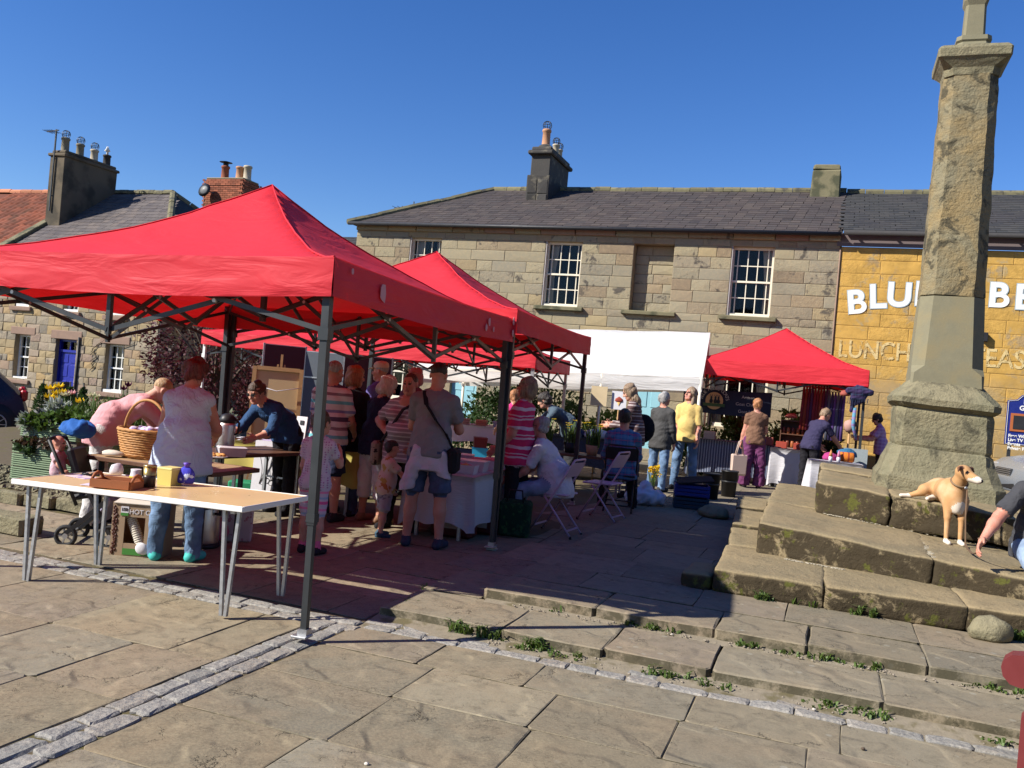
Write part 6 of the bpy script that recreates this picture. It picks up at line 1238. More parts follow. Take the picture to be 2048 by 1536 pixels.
for i, (x, y, lb) in enumerate(((-.55, -.2, 'stack of white leaflets at the near end of the leaflet table'), (-.25, -.22, 'fanned pale lilac leaflets on the leaflet table'), (-.42, .02, 'second paper stack behind the fanned lilac leaflets'))):
    m = MB()
    for k in range(7): m.box((random.uniform(-.03, .03), random.uniform(-.02, .02), .003 + k * .004), (.21, .15, .003), Rz(random.uniform(-.35, .35)))
    q = m.build('leaflet_stack', flat('lilac_paper', (.52, .44, .62)) if i else m_paper); q.location = t3(x, y); tag(q, lb, 'leaflets')
sf = thing('leaflet_stand', 'upright white leaflet stand with a small drawing on it', 'stand', t3(-.02, -.05), rad(-20)); MB().box((0, 0, .16), (.14, .012, .32), Rx(-.12)).box((0, .06, .01), (.14, .12, .01)).build('stand', m_paper, sf); MB().box((0, -.022, .10), (.09, .004, .09), Rx(-.12)).box((.01, -.002, .25), (.05, .004, .05), Rx(-.12)).build('drawing', m_black, sf)
tag(pebble('ribbon_roll', t3(-.32, .18, .76), (.10, .05, .04), flat('purple_ribbon', (.20, .04, .42)), 4, 8), 'bunch of bright purple ribbon on the leaflet table', 'ribbon')
fr_ = thing('picture_frame', 'framed picture with a wide pale mount propped on the leaflet table', 'picture frame', t3(.22, .16), rad(-14)); MB().box((0, 0, .16), (.34, .02, .32), Rx(-.15)).build('frame', m_oak, fr_); MB().box((.02, -.013, .15), (.24, .012, .22), Rx(-.15)).build('picture', m_black, fr_)
rc = MB().box((0, 0, .11), (.13, .012, .20), Rx(-.1)).build('greeting_card', blot('red_card', (.50, .03, .10), [(.05, .02, .25)], 18)); rc.location = t3(.20, -.16); tag(rc, 'red card with a blue motif standing on the leaflet table', 'card')
tag(pebble('soft_toy', t3(.42, -.08, .82), (.06, .055, .10), flat('beige_plush', (.42, .32, .22)), 2, 8), 'small beige soft toy with red scarf on the leaflet table', 'toy')
tag(MB().box((0, 0, .11), (.30, .22, .22), None, .02).build('carrier_bag', flat('green_bag_card', (.02, .22, .10))), 'upright green bag on the flags in front of the leaflet table', 'bag').location = gnd(478, 1000) + Vector((0, .1, 0))
tag(MB().box((0, 0, .06), (.20, .16, .12), None, .02).build('carrier_bag', m_paper), 'small white bag on the flags next to the green bag', 'bag').location = gnd(462, 1012)
# ---- cake table under the second gazebo
ca = rad(-15.5); cx_ = Vector((math.cos(ca), math.sin(ca), 0)); cy_ = Vector((-math.sin(ca), math.cos(ca), 0)); cc_ = Vector((-.30, 8.78, 0)) - cx_ * .36 + cy_ * .92
T4 = table('cake stall table loaded with plastic tubs', cc_, ca, .72, 1.84, .66, m_darkwood, m_darkwood, m_galv, 'sq', cloth=m_wcloth, drop=.50, cl_label='white cloth hanging to a point over the cake table')
g4 = 'clear tubs of cakes on the white cloth'
k = 0
for lb, x, y, w, d, h, ld, cm in (('clear tub of cakes nearest the tablecloth corner', .16, -.62, .26, .2, .09, 0, m_cleartub), ('clear tub of pink iced buns beside the grey T-shirt man', -.14, -.66, .24, .2, .09, 0, m_pink), ('long shallow tub of cakes across the middle of the cake table', .12, -.30, .36, .24, .10, 1, m_cleartub), ('tub of orange buns behind the grey T-shirt man', -.18, -.30, .24, .2, .10, 0, m_pastry), ('tub of dark cakes halfway along the cake table', .16, .05, .26, .22, .10, 1, m_pink), ('deep cloudy tub at the back of the cake table', -.12, .10, .26, .22, .12, 1, m_cleartub), ('flat white box at the far end of the cake table', .16, .55, .28, .34, .07, 1, m_cardp), ('clear tub near the pink striped woman\'s hands', .22, .32, .2, .2, .09, 0, m_pink)):
    t = tubbox('plastic_tub', lb, 'tub', loc_on(T4, x, y, .667), ca + random.uniform(-.2, .2), (w, d, h), m_cleartub, ld, cm, .9, g4)
    if not ld:
        for i in range(6): pebble('bun', (random.uniform(-.3, .3) * w, random.uniform(-.3, .3) * d, h * .75), (.04, .04, .035), (m_pink, m_pastry)[i % 2] if cm != m_pastry else m_pastry, i, 4, t)
for px, py, s, mt, lb in ((905, 1078, (.44, .26, .26), flat('maroon_suitcase', (.10, .018, .012), .5), 'dark red case on the flags under the cake table'), (965, 1072, (.34, .24, .22), flat('dark_red_box', (.13, .02, .02), .5), 'smaller dark red box under the cake table corner')):
    q = thing('suitcase', lb, 'case', gnd(px, py) + Vector((0, .18, 0)), ca); MB().box((0, 0, s[2] / 2), s, None, .03).build('case', mt, q); MB().box((0, -s[1] / 2 - .004, s[2] * .55), (.14, .006, .09)).build('label', m_cardp, q); MB().tube([(-.07, 0, s[2]), (-.06, 0, s[2] + .04), (.06, 0, s[2] + .04), (.07, 0, s[2])], .009, 6).build('handle', m_black, q)
gb = thing('shopping_bag', 'dark green leaf printed shopping bag beside the cake table', 'bag', Vector((.16, 9.45, gh(.16, 9.45))), -.2); MB().box((0, 0, .19), (.34, .2, .38), None, .03, .012).build('bag', blot('leaf_print_bag', (.012, .04, .02), [(.03, .10, .03), (.02, .07, .03)], 18), gb); MB().tube([(-.09, -.08, .37), (-.07, -.08, .50), (.07, -.08, .50), (.09, -.08, .37)], .01, 6).build('handle', m_black, gb)
# ---- folding chairs
m_chp = flat('pink_steel', (.52, .36, .44), .45); m_chk = flat('black_steel', (.03, .026, .026), .45)
def chair(label, c, face, mt, group=None):
    t = thing('folding_chair', label, 'chair', c, rad(face), group); sw = .20
    for s in (-1, 1):
        MB().tube([(s * sw, .24, .012), (s * sw, -.02, .46), (s * sw, -.20, .80), (s * (sw - .03), -.215, .845)], .0115, 7).build('front_leg', mt, t); MB().tube([(s * (sw - .025), -.24, .012), (s * (sw - .025), .10, .43)], .0115, 7).build('rear_leg', mt, t)
        MB().lathe([(.014, 0), (.014, .03)], (s * sw, .24, 0), 8).lathe([(.014, 0), (.014, .03)], (s * (sw - .025), -.24, 0), 8).build('foot_cap', m_black, t)
    MB().box((0, .03, .452), (.38, .38, .022), Rx(-.03), .01).build('seat', mt, t); n = 8; V = []
    for i in range(n + 1):
        u = -1 + 2 * i / n
        for z, o in ((.66, -.135), (.74, -.17), (.82, -.205)): V.append((u * .195, o - .035 * (1 - u * u), z))
    V += [(v[0], v[1] - .008, v[2]) for v in V]; N3 = 3 * (n + 1); Fs = []
    for i in range(n):
        for k in range(2): q = (i * 3 + k, i * 3 + 3 + k, i * 3 + 4 + k, i * 3 + 1 + k); Fs.append(q); Fs.append(tuple(N3 + j for j in q[::-1]))
    link('backrest', mesh_np('backrest', V, Fs, mt, True), t); m = MB(); m.bar((-sw, .19, .10), (sw, .19, .10), .016); m.bar((-sw + .02, -.19, .08), (sw - .02, -.19, .08), .016); m.tube([(-.17, -.212, .845), (.17, -.212, .845)], .0115, 6); m.build('stretcher', mt, t); return t
ch1 = Vector((.62, 9.68, 0)); ch2 = Vector((1.22, 10.55, 0)); ch3 = Vector((1.50, 11.35, 0))
for c in (ch1, ch2, ch3): c.z = gh(c.x, c.y)
chair('pink folding chair under the balding man in the white polo', ch1, 66, m_chp); chair('empty pink folding chair behind the seated balding man', ch2, 62, m_chp); chair('black folding chair under the man in the checked shirt', ch3, -8, m_chk)
# ---- easel and display screens
es = thing('easel', 'wooden easel holding the back of a stretched canvas', 'easel', Vector((-2.98, 11.3, gh(-2.98, 11.3))), rad(14)); g0 = es.location.z
m = MB(); 
for s in (-1, 1): MB().bar((s * .32, -.12, 0), (s * .04, .02, 1.62), .03, .022).build('leg', m_oak, es)
MB().bar((0, .5, 0), (0, .02, 1.5), .03, .022).build('leg', m_oak, es); MB().bar((0, -.05, .55), (0, .03, 1.75), .05, .03).build('mast', m_oak, es); MB().bar((-.33, -.10, .62), (.33, -.10, .62), .05, .03).build('shelf', m_oak, es)
cv = thing('canvas', 'stretched canvas seen from the back on the wooden easel', 'canvas', Vector(es.location) + Vector((.0, -.12, .66)), rad(14)); MB().box((0, .0, .46), (.62, .012, .92), Rx(-.1)).build('cloth', m_canvasb, cv); m = MB()
for s in (-1, 1): m.box((s * .29, -.02, .46), (.05, .025, .92), Rx(-.1)); m.box((0, -.02 + s * .045, .46 + s * .44), (.53, .025, .05), Rx(-.1))
m.build('stretcher', m_oak, cv); MB().tube([(-.28, -.05, .68), (0, -.05, .62), (.28, -.05, .68)], .006, 5).build('cord', m_paper, cv)
def screen(label, p0, p1, zt_, mt, grp=None):
    p0 = Vector(p0); p1 = Vector(p1); d = p1 - p0; d.z = 0; L = d.length; t = thing('display_screen', label, 'display screen', p0, math.atan2(d.y, d.x), grp); MB().box((L / 2, 0, (.15 + zt_) / 2), (L - .03, .03, zt_ - .15)).build('panel', mt, t)
    for x in (.0, L): MB().bar((x, 0, 0), (x, 0, zt_ + .02), .025).build('post', m_galv, t)
    m = MB(); m.bar((0, 0, zt_), (L, 0, zt_), .022); m.bar((0, 0, .15), (L, 0, .15), .022); m.build('rail', m_galv, t); return t
A0 = at(528, 700, 12.9); A1 = at(612, 700, 13.2); A2 = at(690, 700, 13.1); A3 = at(785, 720, 13.4); A0.z = A1.z = A2.z = A3.z = .06
screen('maroon display screen behind the easel', A0, A1, 1.85, m_maroon); s2 = screen('grey display screen between two maroon ones', A1, A2, 1.80, m_greyfelt); screen('maroon display screen with pennants, nearest the white marquee', A2, A3, 1.80, m_maroon); MB().bar((0, -.02, 1.42), (.6, -.02, 1.42), .02).build('mid_rail', m_galv, s2)
s3_ = [o for o in bpy.data.objects if o.get('label', '').startswith('maroon display screen with')][0]
for i in range(3): MB().add([(.45 + i * .1, -.03, 1.7 - i * .16), (.55 + i * .1, -.03, 1.62 - i * .16), (.45 + i * .1, -.03, 1.54 - i * .16), (.45 + i * .1, -.035, 1.7 - i * .16), (.55 + i * .1, -.035, 1.62 - i * .16), (.45 + i * .1, -.035, 1.54 - i * .16)], [(0, 1, 2), (5, 4, 3)]).build('pennant', flat('pink_bunting', (.40, .10, .12)), s3_)
ec = MB().box((0, 0, .22), (.30, .02, .44), Rx(-.2)).build('cat_picture', flat('rose_card', (.45, .18, .17))); ec.location = t3(.30, .26); tag(ec, 'pink board with a black cat silhouette behind the leaflet table', 'picture'); cat = MB(); cat.lathe([(0, 0), (.05, .02), (.055, .08), (.03, .14), (.035, .18), (.0, .22)], (0, -.045, .10), 12, None, 1, .15); cat.build('cat_silhouette', m_black, ec)
# ---- market tables and goods under the marquee
mk = lambda px, Y: Vector((at(px, 880, Y).x, Y, gh(at(px, 880, Y).x, Y)))
TM1 = table('book stall table under the white marquee', mk(950, 16.3), rad(-12), 1.7, .7, .74, m_darkwood, m_darkwood, m_galv, 'sq', cloth=m_wcloth, drop=.3, cl_label='bright white cloth on the book stall table')
for i, (cc, lb) in enumerate((((.45, .33, .22), 'upright tan book on the white stall cloth'), ((.50, .22, .12), 'orange covered book on the white stall cloth'), ((.30, .33, .38), 'grey book stack on the white stall cloth'))):
    m = MB(); [m.box((random.uniform(-.01, .01), 0, .02 + j * .035), (.2, .15, .03), Rz(random.uniform(-.2, .2))) for j in range(3)]; q = m.build('book_stack', flat('book_cover', cc)); q.location = loc_on(TM1, -.2 + i * .32, -.1, .747); tag(q, lb, 'books')
for i, (z, mt, lb) in enumerate(((0, flat('bright_blue_plastic', (.02, .32, .55), .4), 'bright blue storage box on the ground below the book stall'), (.20, flat('sky_blue_plastic', (.03, .35, .58), .4), 'smaller bright blue box, middle of the stack below the book stall'), (.38, flat('dark_red_plastic', (.12, .012, .02), .4), 'dark red crate, topmost of the stack below the book stall'))):
    p = mk(961, 15.6); p.z += z; tubbox('storage_box', lb, 'box', p, .1, (.30 - .03 * i, .26, .18), mt, 1)
tubbox('storage_box', 'navy storage box beside the bright blue boxes', 'box', mk(932, 15.9), -.2, (.4, .3, .32), flat('navy_plastic', (.012, .02, .07), .4), 0)
TM2 = table('plant stall table in front of the marquee', mk(1160, 13.0), rad(-14), 1.5, .6, .62, m_darkwood, m_darkwood, m_galv, 'sq')
TM3 = table('clothes stall table under the marquee', mk(1190, 15.6), rad(-12), 1.5, .7, .72, m_darkwood, m_darkwood, m_galv, 'sq', cloth=cl('navy_stall_cloth', (.03, .035, .06)), drop=.5, cl_label='navy cloth over the clothes stall table')
for i, (x, cc, lb) in enumerate(((-.4, (.02, .025, .06), 'heap of navy clothing on the marquee stall'), (.05, (.55, .52, .50), 'heap of white clothing on the marquee stall'), (.45, (.35, .05, .08), 'heap of dark pink clothing on the marquee stall'))): tag(pebble('clothes_heap', loc_on(TM3, x, -.05, .78), (.26, .2, .11), cl('heap_cloth', cc), 3 + i, 8), lb, 'clothes')
for px, py, w, h, mt, lb, art in ((1198, 792, .28, .34, M('cream_sign', (.58, .46, .28), .8), 'plain cream card sign hanging under the marquee', 0), (1238, 801, .26, .32, m_paper, 'white sign with a drawing of an ice cream under the marquee', 1)):
    c = at(px, py, 15.3); t = thing('sign', lb, 'sign', (c.x, c.y, c.z), rad(-12)); MB().box((0, 0, 0), (w, .01, h)).build('board', mt, t); MB().tube([(0, .01, -h / 2), (0, .01, gh(c.x, c.y) - c.z)], .012, 6).build('stake', m_oak, t)
    if art: MB().lathe([(0, -.10), (.03, -.03), (.0, -.03)], (0, -.012, 0), 10, None, 1, .2).build('cone_drawing', flat('wafer', (.55, .35, .12)), t); MB().lathe([(.03, -.03), (.07, -.01), (.06, .03), (.0, .07)], (0, -.012, 0), 12, None, 1, .2).build('ice_drawing', flat('brown_red', (.30, .05, .03)), t)
# ---- honey, cheese and knitting stall at the inn
XA = Vector((E1[0], E1[1], 0)); YA = Vector((E2[0], E2[1], 0)); gz4 = .15
TR1 = table('cheese stall table with a blue striped skirt', Vector((FLq.x, FLq.y, gz4)) + XA * .78 + YA * .75, -TH, 1.7, .7, .76, m_darkwood, m_darkwood, m_galv, 'sq', cloth=stripes('blue_ticking', (.05, .06, .10), [(0, .4, (.20, .22, .28))], .05, axis=0), drop=.62, cl_label='blue striped cloth on the cheese stall table')
TR2 = table('white clothed honey stall table', Vector((FLq.x, FLq.y, gz4)) + XA * 1.85 + YA * .62, -TH, .75, .6, .74, m_darkwood, m_darkwood, m_galv, 'sq', cloth=m_wcloth, drop=.66, cl_label='long white cloth on the honey stall table in the gazebo shade')
TR3 = table('small white clothed knitting stall table by the cross', on(1672, 962, gz4) * 0 + Vector((at(1672, 900, 15.0).x, 15.0, gz4)), rad(-14), .82, .5, .66, m_darkwood, m_darkwood, m_galv, 'sq', cloth=m_wcloth, drop=.6, cl_label='sunlit white cloth on the small knitting table')
sh = thing('display_shelf', 'dark wooden shelf of jars and cards on the honey stall', 'shelf', loc_on(TR2, -.02, .22, .745), -TH); m = MB(); 
for z in (0, .26, .52): m.box((0, 0, z + .01), (.46, .2, .02))
for x in (-.23, .23): m.box((x, 0, .27), (.02, .2, .54))
m.box((0, .1, .27), (.46, .01, .54)); m.build('case', m_darkwood, sh)
for r in range(2):
    for i in range(5): MB().lathe([(.03, 0), (.035, .01), (.035, .09), (.03, .1), (.03, .12), (0, .121)], (-.18 + i * .09, -.03, .02 + r * .26), 10).build('jar', flat('dark_honey', (.16, .04, .02), .3) if (i + r) % 2 else flat('amber_honey', (.30, .09, .03), .3), sh)
for i, (x, lb) in enumerate(((-.2, 'row of red fronted gift boxes on the honey stall'), (.12, 'second red fronted gift box by the honey jars'))):
    q = MB().box((0, 0, .06), (.2, .14, .12), None, .005).build('gift_box', flat('red_gift', (.32, .05, .03))); q.location = loc_on(TR2, x, -.14, .747); q.rotation_euler.z = -TH; tag(q, lb, 'box')
rp = pebble('paper_flower', loc_on(TR2, -.08, .22, 1.36), (.12, .1, .06), flat('coral_paper', (.45, .10, .07)), 5, 8); tag(rp, 'coral paper flower on top of the honey shelf', 'decoration')
for i, (x, cc) in enumerate(((-.5, (.4, .3, .25)), (.35, (.03, .02, .02)), (.6, (.25, .08, .06)))):
    q = MB().box((0, 0, .08), (.22, .16, .16), None, .01).build('cheese_box', flat('stall_box', cc)); q.location = loc_on(TR1, x, -.12, .767); q.rotation_euler.z = -TH; tag(q, ('pale carton on the cheese stall', 'black cool box on the cheese stall', 'red brown carton beside the black cool box')[i], 'box')
# banner
ba = at(1392, 772, 16.9); bb = at(1540, 776, 16.9); bz = at(1392, 822, 16.9); bn = thing('banner', 'navy banner with a round goat emblem and white lettering', 'banner', (ba.x, ba.y + .55, 0), -TH); bl_ = (bb.x - ba.x) / math.cos(TH); zt1, zb1_ = ba.z, bz.z - .0
V = []; n = 16
for i in range(n + 1):
    for j in range(5): u = i / n; V.append((-.12 + u * bl_ * 1.12, .03 * math.sin(u * 7) + .02 * math.sin(j + u * 3), zt1 - (zt1 - zb1_) * j / 4 - .03 * math.sin(u * 3.1)))
link('sheet', mesh_np('sheet', V, [(i * 5 + j, i * 5 + j + 1, (i + 1) * 5 + j + 1, (i + 1) * 5 + j) for i in range(n) for j in range(4)], flat('navy_banner', (.012, .018, .04), .7), True), bn)
m_bt = flat('banner_print', (.42, .40, .36)); zc = (zt1 + zb1_) / 2; ex = .50
MB().lathe([(.0, 0), (.17, .0), (.17, .006)], (ex, -.055, zc - .01), 28, Rx(math.pi / 2)).build('emblem', flat('buff_emblem', (.52, .32, .15)), bn); MB().box((ex, -.066, zc - .09), (.42, .006, .06)).build('emblem_band', flat('green_band', (.05, .10, .04)), bn)
m = MB()
for gx in (-.06, .02, .08): m.lathe([(0, 0), (.03, .01), (.035, .05), (.015, .09), (.02, .12), (0, .14)], (ex + gx, -.066, zc - .06), 8, None, 1, .15); m.bar((ex + gx - .01, -.066, zc + .07), (ex + gx - .02, -.066, zc + .11), .008); m.bar((ex + gx + .01, -.066, zc + .07), (ex + gx + .02, -.066, zc + .11), .008)
m.build('goat_drawing', m_black, bn)
for i, chx in enumerate('BLUE HOUSE GOATS'):
    if chx == ' ': continue
    an = rad(168 - i * 156 / 15); text('letter', chx, .095, m_bt, bn, (ex + .225 * math.cos(an), -.062, zc - .02 + .225 * math.sin(an)), (math.pi / 2, -(an - math.pi / 2), 0), ext=.001, al='CENTER')
for i, s in enumerate(('Artisan', 'Goat Cheese', 'Goat Milk')): text('lettering', s, .085, m_bt, bn, (1.14, -.06, zt1 - .16 - i * .14), ext=.001, al='CENTER')
# hanging scarves and hats
pr_ = at(1660, 770, 16.6); rk = thing('scarf_rail', 'rail hung with dark red, grey and purple scarves', 'rail', (pr_.x, pr_.y, pr_.z), -TH); MB().tube([(-.52, 0, -.02), (.32, 0, -.02)], .012, 6).build('rail', m_dark_metal, rk)
for i in range(15):
    x = -.46 + i * .052; cc = ((.16, .015, .02), (.22, .04, .02), (.12, .012, .03), (.06, .02, .07), (.20, .02, .03))[i % 5] if i < 9 else ((.10, .11, .15), (.04, .03, .10), (.10, .05, .20))[i % 3]; L = .85 if i < 9 else .92; z0 = -.04 if i < 9 else -.12
    m = MB(); m.tube([(x, .0, z0), (x + .006, -.02, z0 - .08), (x - .004, -.02, z0 - L * .6), (x, -.015, z0 - L)], [.012, .026, .03, .034], 7); s_ = m.build('scarf', flat('scarf_wool_%d' % i, cc), rk)
    MB().tube([(x + .022 * math.cos(t), 0, z0 + .022 * math.sin(t)) for t in np.linspace(0, 6.28, 11)], .005, 4).build('ring', m_galv, s_)
ph = at(1716, 785, 15.6); hg = thing('shawl', 'dark knitted shawl with a fringe hanging from the gazebo corner', 'shawl', (ph.x, ph.y, ph.z), -TH); I = Iso(); I.cone((-.16, 0, .02), (.22, 0, .02), .06, .05, 0, .03, None, None, .01); I.cone((.02, 0, -.02), (.0, 0, -.16), .15, .07, 0, .05, (1, 2.6, 1), None, .01); I.cone((-.06, 0, -.1), (-.09, 0, -.34), .05, .03, 0, .04, None, None, .006); cloth_part('cloth', I, .014, [plaid('shawl_wool', (.018, .012, .04), (.05, .03, .09), (.03, .06, .10), .11)], hg); m = MB()
for i in range(16): m.bar((-.15 + i * .022, -.06, -.10), (-.15 + i * .022 + random.uniform(-.02, .02), -.07, -.20 - .04 * math.sin(i * .4)), .008)
m.build('fringe', c_navy, hg); q = pebble('hat', at(1690, 788, 15.9), (.09, .08, .07), flat('rust_knit', (.30, .07, .05)), 4, 8); tag(q, 'rust coloured knitted hat hanging by the shawl', 'hat'); m = MB(); m.tube([at(1710, 815, 15.6), at(1706, 850, 15.6), at(1712, 880, 15.6)], [.03, .035, .02], 7); tag(m.build('hanging_scarf', plaid('bright_scarf', (.10, .25, .36), (.30, .08, .30), (.10, .30, .36), .12)), 'thin blue and pink scarf hanging by the stall post', 'scarf')
hd = thing('hat_stand', 'display head wearing a two tone knitted hat on the knitting stall', 'hat', on(1700, 868, .9) * 0 + Vector((at(1700, 846, 16.0).x, 16.0, at(1700, 865, 16.0).z)), 0); MB().lathe([(.05, 0), (.09, .06), (.11, .13), (.09, .2), (0, .24)], n=14).build('hat', flat('pink_beige_knit', (.42, .24, .2)), hd); MB().lathe([(.112, .12), (.10, .19), (0, .25)], (.03, 0, .0), 14).build('crown', m_black, hd); MB().tube([(0, 0, .02), (0, 0, gz4 - hd.location.z)], .02, 6).build('stand', m_oak, hd)
for i, (px, py, s, cc, lb) in enumerate(((1694, 908, (.17, .14, .10), (.03, .12, .22), 'heap of blue green knitwear behind the small white table'), (1660, 915, (.13, .12, .09), (.35, .04, .16), 'round magenta cushion on the knitting stall'), (1650, 935, (.12, .09, .05), (.58, .14, .34), 'bright pink wool ball on the small white table'))):
    p = at(px, py, 15.3 if i < 2 else 14.95); tag(pebble('knitwear', p, s, cl('knit_%d' % i, cc), 3 + i, 8), lb, 'knitwear')
q = MB(); q.lathe([(.07, -.12), (.085, -.10), (.085, .10), (.07, .12)], (0, 0, 0), 14, Ry(math.pi / 2)); o = q.build('wool_roll', stripes('orange_wool', (.55, .16, .02), [(.2, .5, (.28, .05, .02))], .09, axis=0)); o.location = Vector((at(1690, 940, 15.0).x, 14.98, gz4 + .66 + .10)); o.rotation_euler.z = -.2; tag(o, 'orange and brown wool roll on the small white table', 'wool')
for i, (px, cc) in enumerate(((1660, (.55, .22, .08)), (1676, (.60, .20, .32)))):
    t = thing('knitted_figure', ('small orange hatted knitted figure on the white knitting table', 'small pink hatted knitted figure on the white knitting table')[i], 'toy', Vector((at(px, 930, 14.9).x, 14.9, gz4 + .668)), 0); MB().lathe([(.03, 0), (.035, .06), (.028, .10), (.0, .13)], n=10).build('body', m_paper, t); MB().lathe([(.035, .09), (.02, .16), (0, .21)], n=10).build('hat', flat('knit_hat_%d' % i, cc), t)
ab_ = thing('a_board', 'grey speckled board leaning by the gazebo corner post', 'board', Vector((at(1712, 950, 15.4).x, 15.5, gz4)), -TH); MB().box((0, 0, .45), (.40, .03, .9), Rx(-.12)).build('board', M('speckled_grey', (.22, .25, .25), .8, .2, 30), ab_)
tt = thing('tote_bag', 'cream tote bag held low by the woman in plum trousers', 'bag', Vector((at(1478, 920, 15.9).x, 15.9, .36)), .2); MB().box((0, 0, .2), (.30, .08, .38), None, .02, .01).build('bag', flat('cream_canvas', (.55, .40, .32)), tt)
for s in (-1, 1): MB().tube([(-.07, s * .03, .38), (-.02, s * .02, .62), (.03, 0, .66), (.07, s * .03, .38)], .009, 5).build('handle', flat('cream_webbing', (.50, .37, .30)), tt)
# ---- buckets, crates and bags in the middle
def bucket(label, px, py, r, h, mt, grp=None, z=None):
    p = feet(px, py); t = thing('bucket', label, 'bucket', (p.x, p.y + r, gh(p.x, p.y) if z is None else z), 0, grp); MB().lathe([(r * .82, 0), (r, h), (r * 1.05, h), (r * 1.05, h - .02), (r * .95, h - .01), (r * .78, .02), (0, .02)], n=20).build('tub', mt, t); MB().lathe([(r * .94, h * .55), (r * .97, h * .56), (r * .97, h * .6), (r * .95, h * .61)], n=20).build('band', mt, t); return t
m_bk = flat('black_bucket', (.018, .018, .02), .4, spec=.5)
bucket('black flower bucket standing in the sun by the gazebo edge', 1460, 995, .135, .42, m_bk); bucket('black flower bucket in the shade beside the blue crates', 1424, 1000, .135, .40, m_bk)
cb = feet(1386, 1020)
for k, (mt, lb) in enumerate(((flat('dark_teal_crate', (.01, .04, .07), .5), 'dark blue slatted crate, lower of two by the cross steps'), (flat('royal_blue_crate', (.012, .03, .22), .5), 'royal blue slatted crate stacked on the dark blue crate'))):
    t = thing('crate', lb, 'crate', (cb.x, cb.y + .2, cb.z + k * .17), rad(-8)); w, d, h = .46, .34, .165
    for sy in (-1, 1):
        for z in (.02, .07, .12): MB().box((0, sy * d / 2, z + .015), (w, .014, .036)).build('slat', mt, t)
    for sx in (-1, 1):
        for z in (.02, .07, .12): MB().box((sx * w / 2, 0, z + .015), (.014, d, .036)).build('slat', mt, t)
        for sy in (-1, 1): MB().box((sx * (w / 2 - .012), sy * (d / 2 - .012), h / 2), (.03, .03, h)).build('corner_post', mt, t)
    MB().box((0, 0, .008), (w - .02, d - .02, .012)).build('base', mt, t)
q = MB(); q.add([(-.25, -.2, .0), (.25, -.16, .06), (.28, .2, .10), (-.22, .18, .05), (-.25, -.2, .02), (.25, -.16, .08), (.28, .2, .12), (-.22, .18, .07)], [(3, 2, 1, 0), (4, 5, 6, 7), (0, 1, 5, 4), (1, 2, 6, 5), (2, 3, 7, 6), (3, 0, 4, 7)]); o = q.build('black_sheet', c_black); o.location = (cb.x + .02, cb.y + .2, cb.z + .33); tag(o, 'sheet of black plastic over the royal blue crate', 'plastic sheet')
p = feet(1418, 948); tubbox('plastic_crate', 'green plastic crate with dark leaves in it below the cheese stall', 'crate', (p.x, p.y + .2, p.z), -TH, (.46, .34, .24), flat('green_plastic', (.01, .14, .06), .4, spec=.5), 0); tag(pebble('cabbage_heap', (p.x, p.y + .2, p.z + .24), (.18, .13, .07), m_leafd, 4, 8), 'dark green vegetables in the green crate', 'vegetables')
p = feet(1300, 1012); I = Iso(); I.ell((0, 0, .10), (.24, .16, .12), 0, .05, None, .014); I.ell((-.18, .02, .09), (.16, .14, .11), 0, .05, None, .014); I.ell((-.05, .05, .22), (.10, .09, .10), 0, .04, None, .012); o = cloth_part('carrier_bag', I, .013, [M('thin_white_plastic', (.55, .58, .66), .35, .08, 8, .4, 20)], None); o.location = (p.x, p.y + .14, p.z); tag(o, 'full white plastic carrier bag with yellow flowers poking out', 'bag')
# ---- pram and doll
pp = gnd(130, 1088); pm = thing('pushchair', 'toy pushchair with a black frame and a bright blue hood', 'pushchair', pp + Vector((.20, .20, 0)), rad(186))
for x, y, r in ((-.13, -.17, .085), (-.12, .17, .085), (.25, -.18, .075), (.22, .18, .075)):
    wl = MB().tube([(x + r * math.cos(t), y, r + .012 + r * math.sin(t)) for t in np.linspace(0, 6.2832, 21)], .018, 7, False).build('wheel', m_rubber, pm); m = MB(); m.lathe([(.022, -.02), (.022, .02)], (x, y, r + .012), 10, Rx(math.pi / 2))
    for k in range(5): t = k * 1.2566; m.bar((x, y, r + .012), (x + r * math.cos(t), y, r + .012 + r * math.sin(t)), .012)
    m.build('spokes', m_galv, wl)
for y in (-.17, .17):
    MB().bar((.24, y, .09), (-.06, y, .38), .05, .035).build('frame_tube', m_black, pm); MB().bar((-.13, y, .10), (.16, y, .60), .028, .03).build('frame_tube', m_black, pm); MB().tube([(.16, y, .34), (.30, y, .62), (.42, y, .86)], .014, 7).build('frame_tube', m_black, pm)
MB().tube([(.42, -.17, .86), (.44, 0, .87), (.42, .17, .86)], .016, 7).build('handle', m_black, pm); MB().bar((.25, -.18, .085), (.22, .18, .085), .02).build('axle', m_galv, pm); MB().bar((-.13, -.17, .095), (-.12, .17, .095), .02).build('axle', m_galv, pm)
m = MB(); m.box((.07, 0, .43), (.30, .30, .05), Ry(.25), .02); m.box((.20, 0, .60), (.06, .30, .42), Ry(.35), .02); st = m.build('seat', m_black, pm); MB().box((-.03, 0, .30), (.05, .28, .24), Ry(-.35), .02).build('leg_rest', flat('lilac_panel', (.28, .25, .36)), pm)
I = Iso(); hw = at(157, 855, 7.7); hl_ = pm.matrix_basis.inverted() @ hw; I.ell(hl_, (.15, .15, .085), 0, .02, None, .018, (hl_ + Vector((0, 0, -.055)), (.35, 0, -1)))
cloth_part('hood', I, .011, [cl('bright_blue_hood', (.02, .10, .34), .8, .6)], pm); pm.location.z = -.02
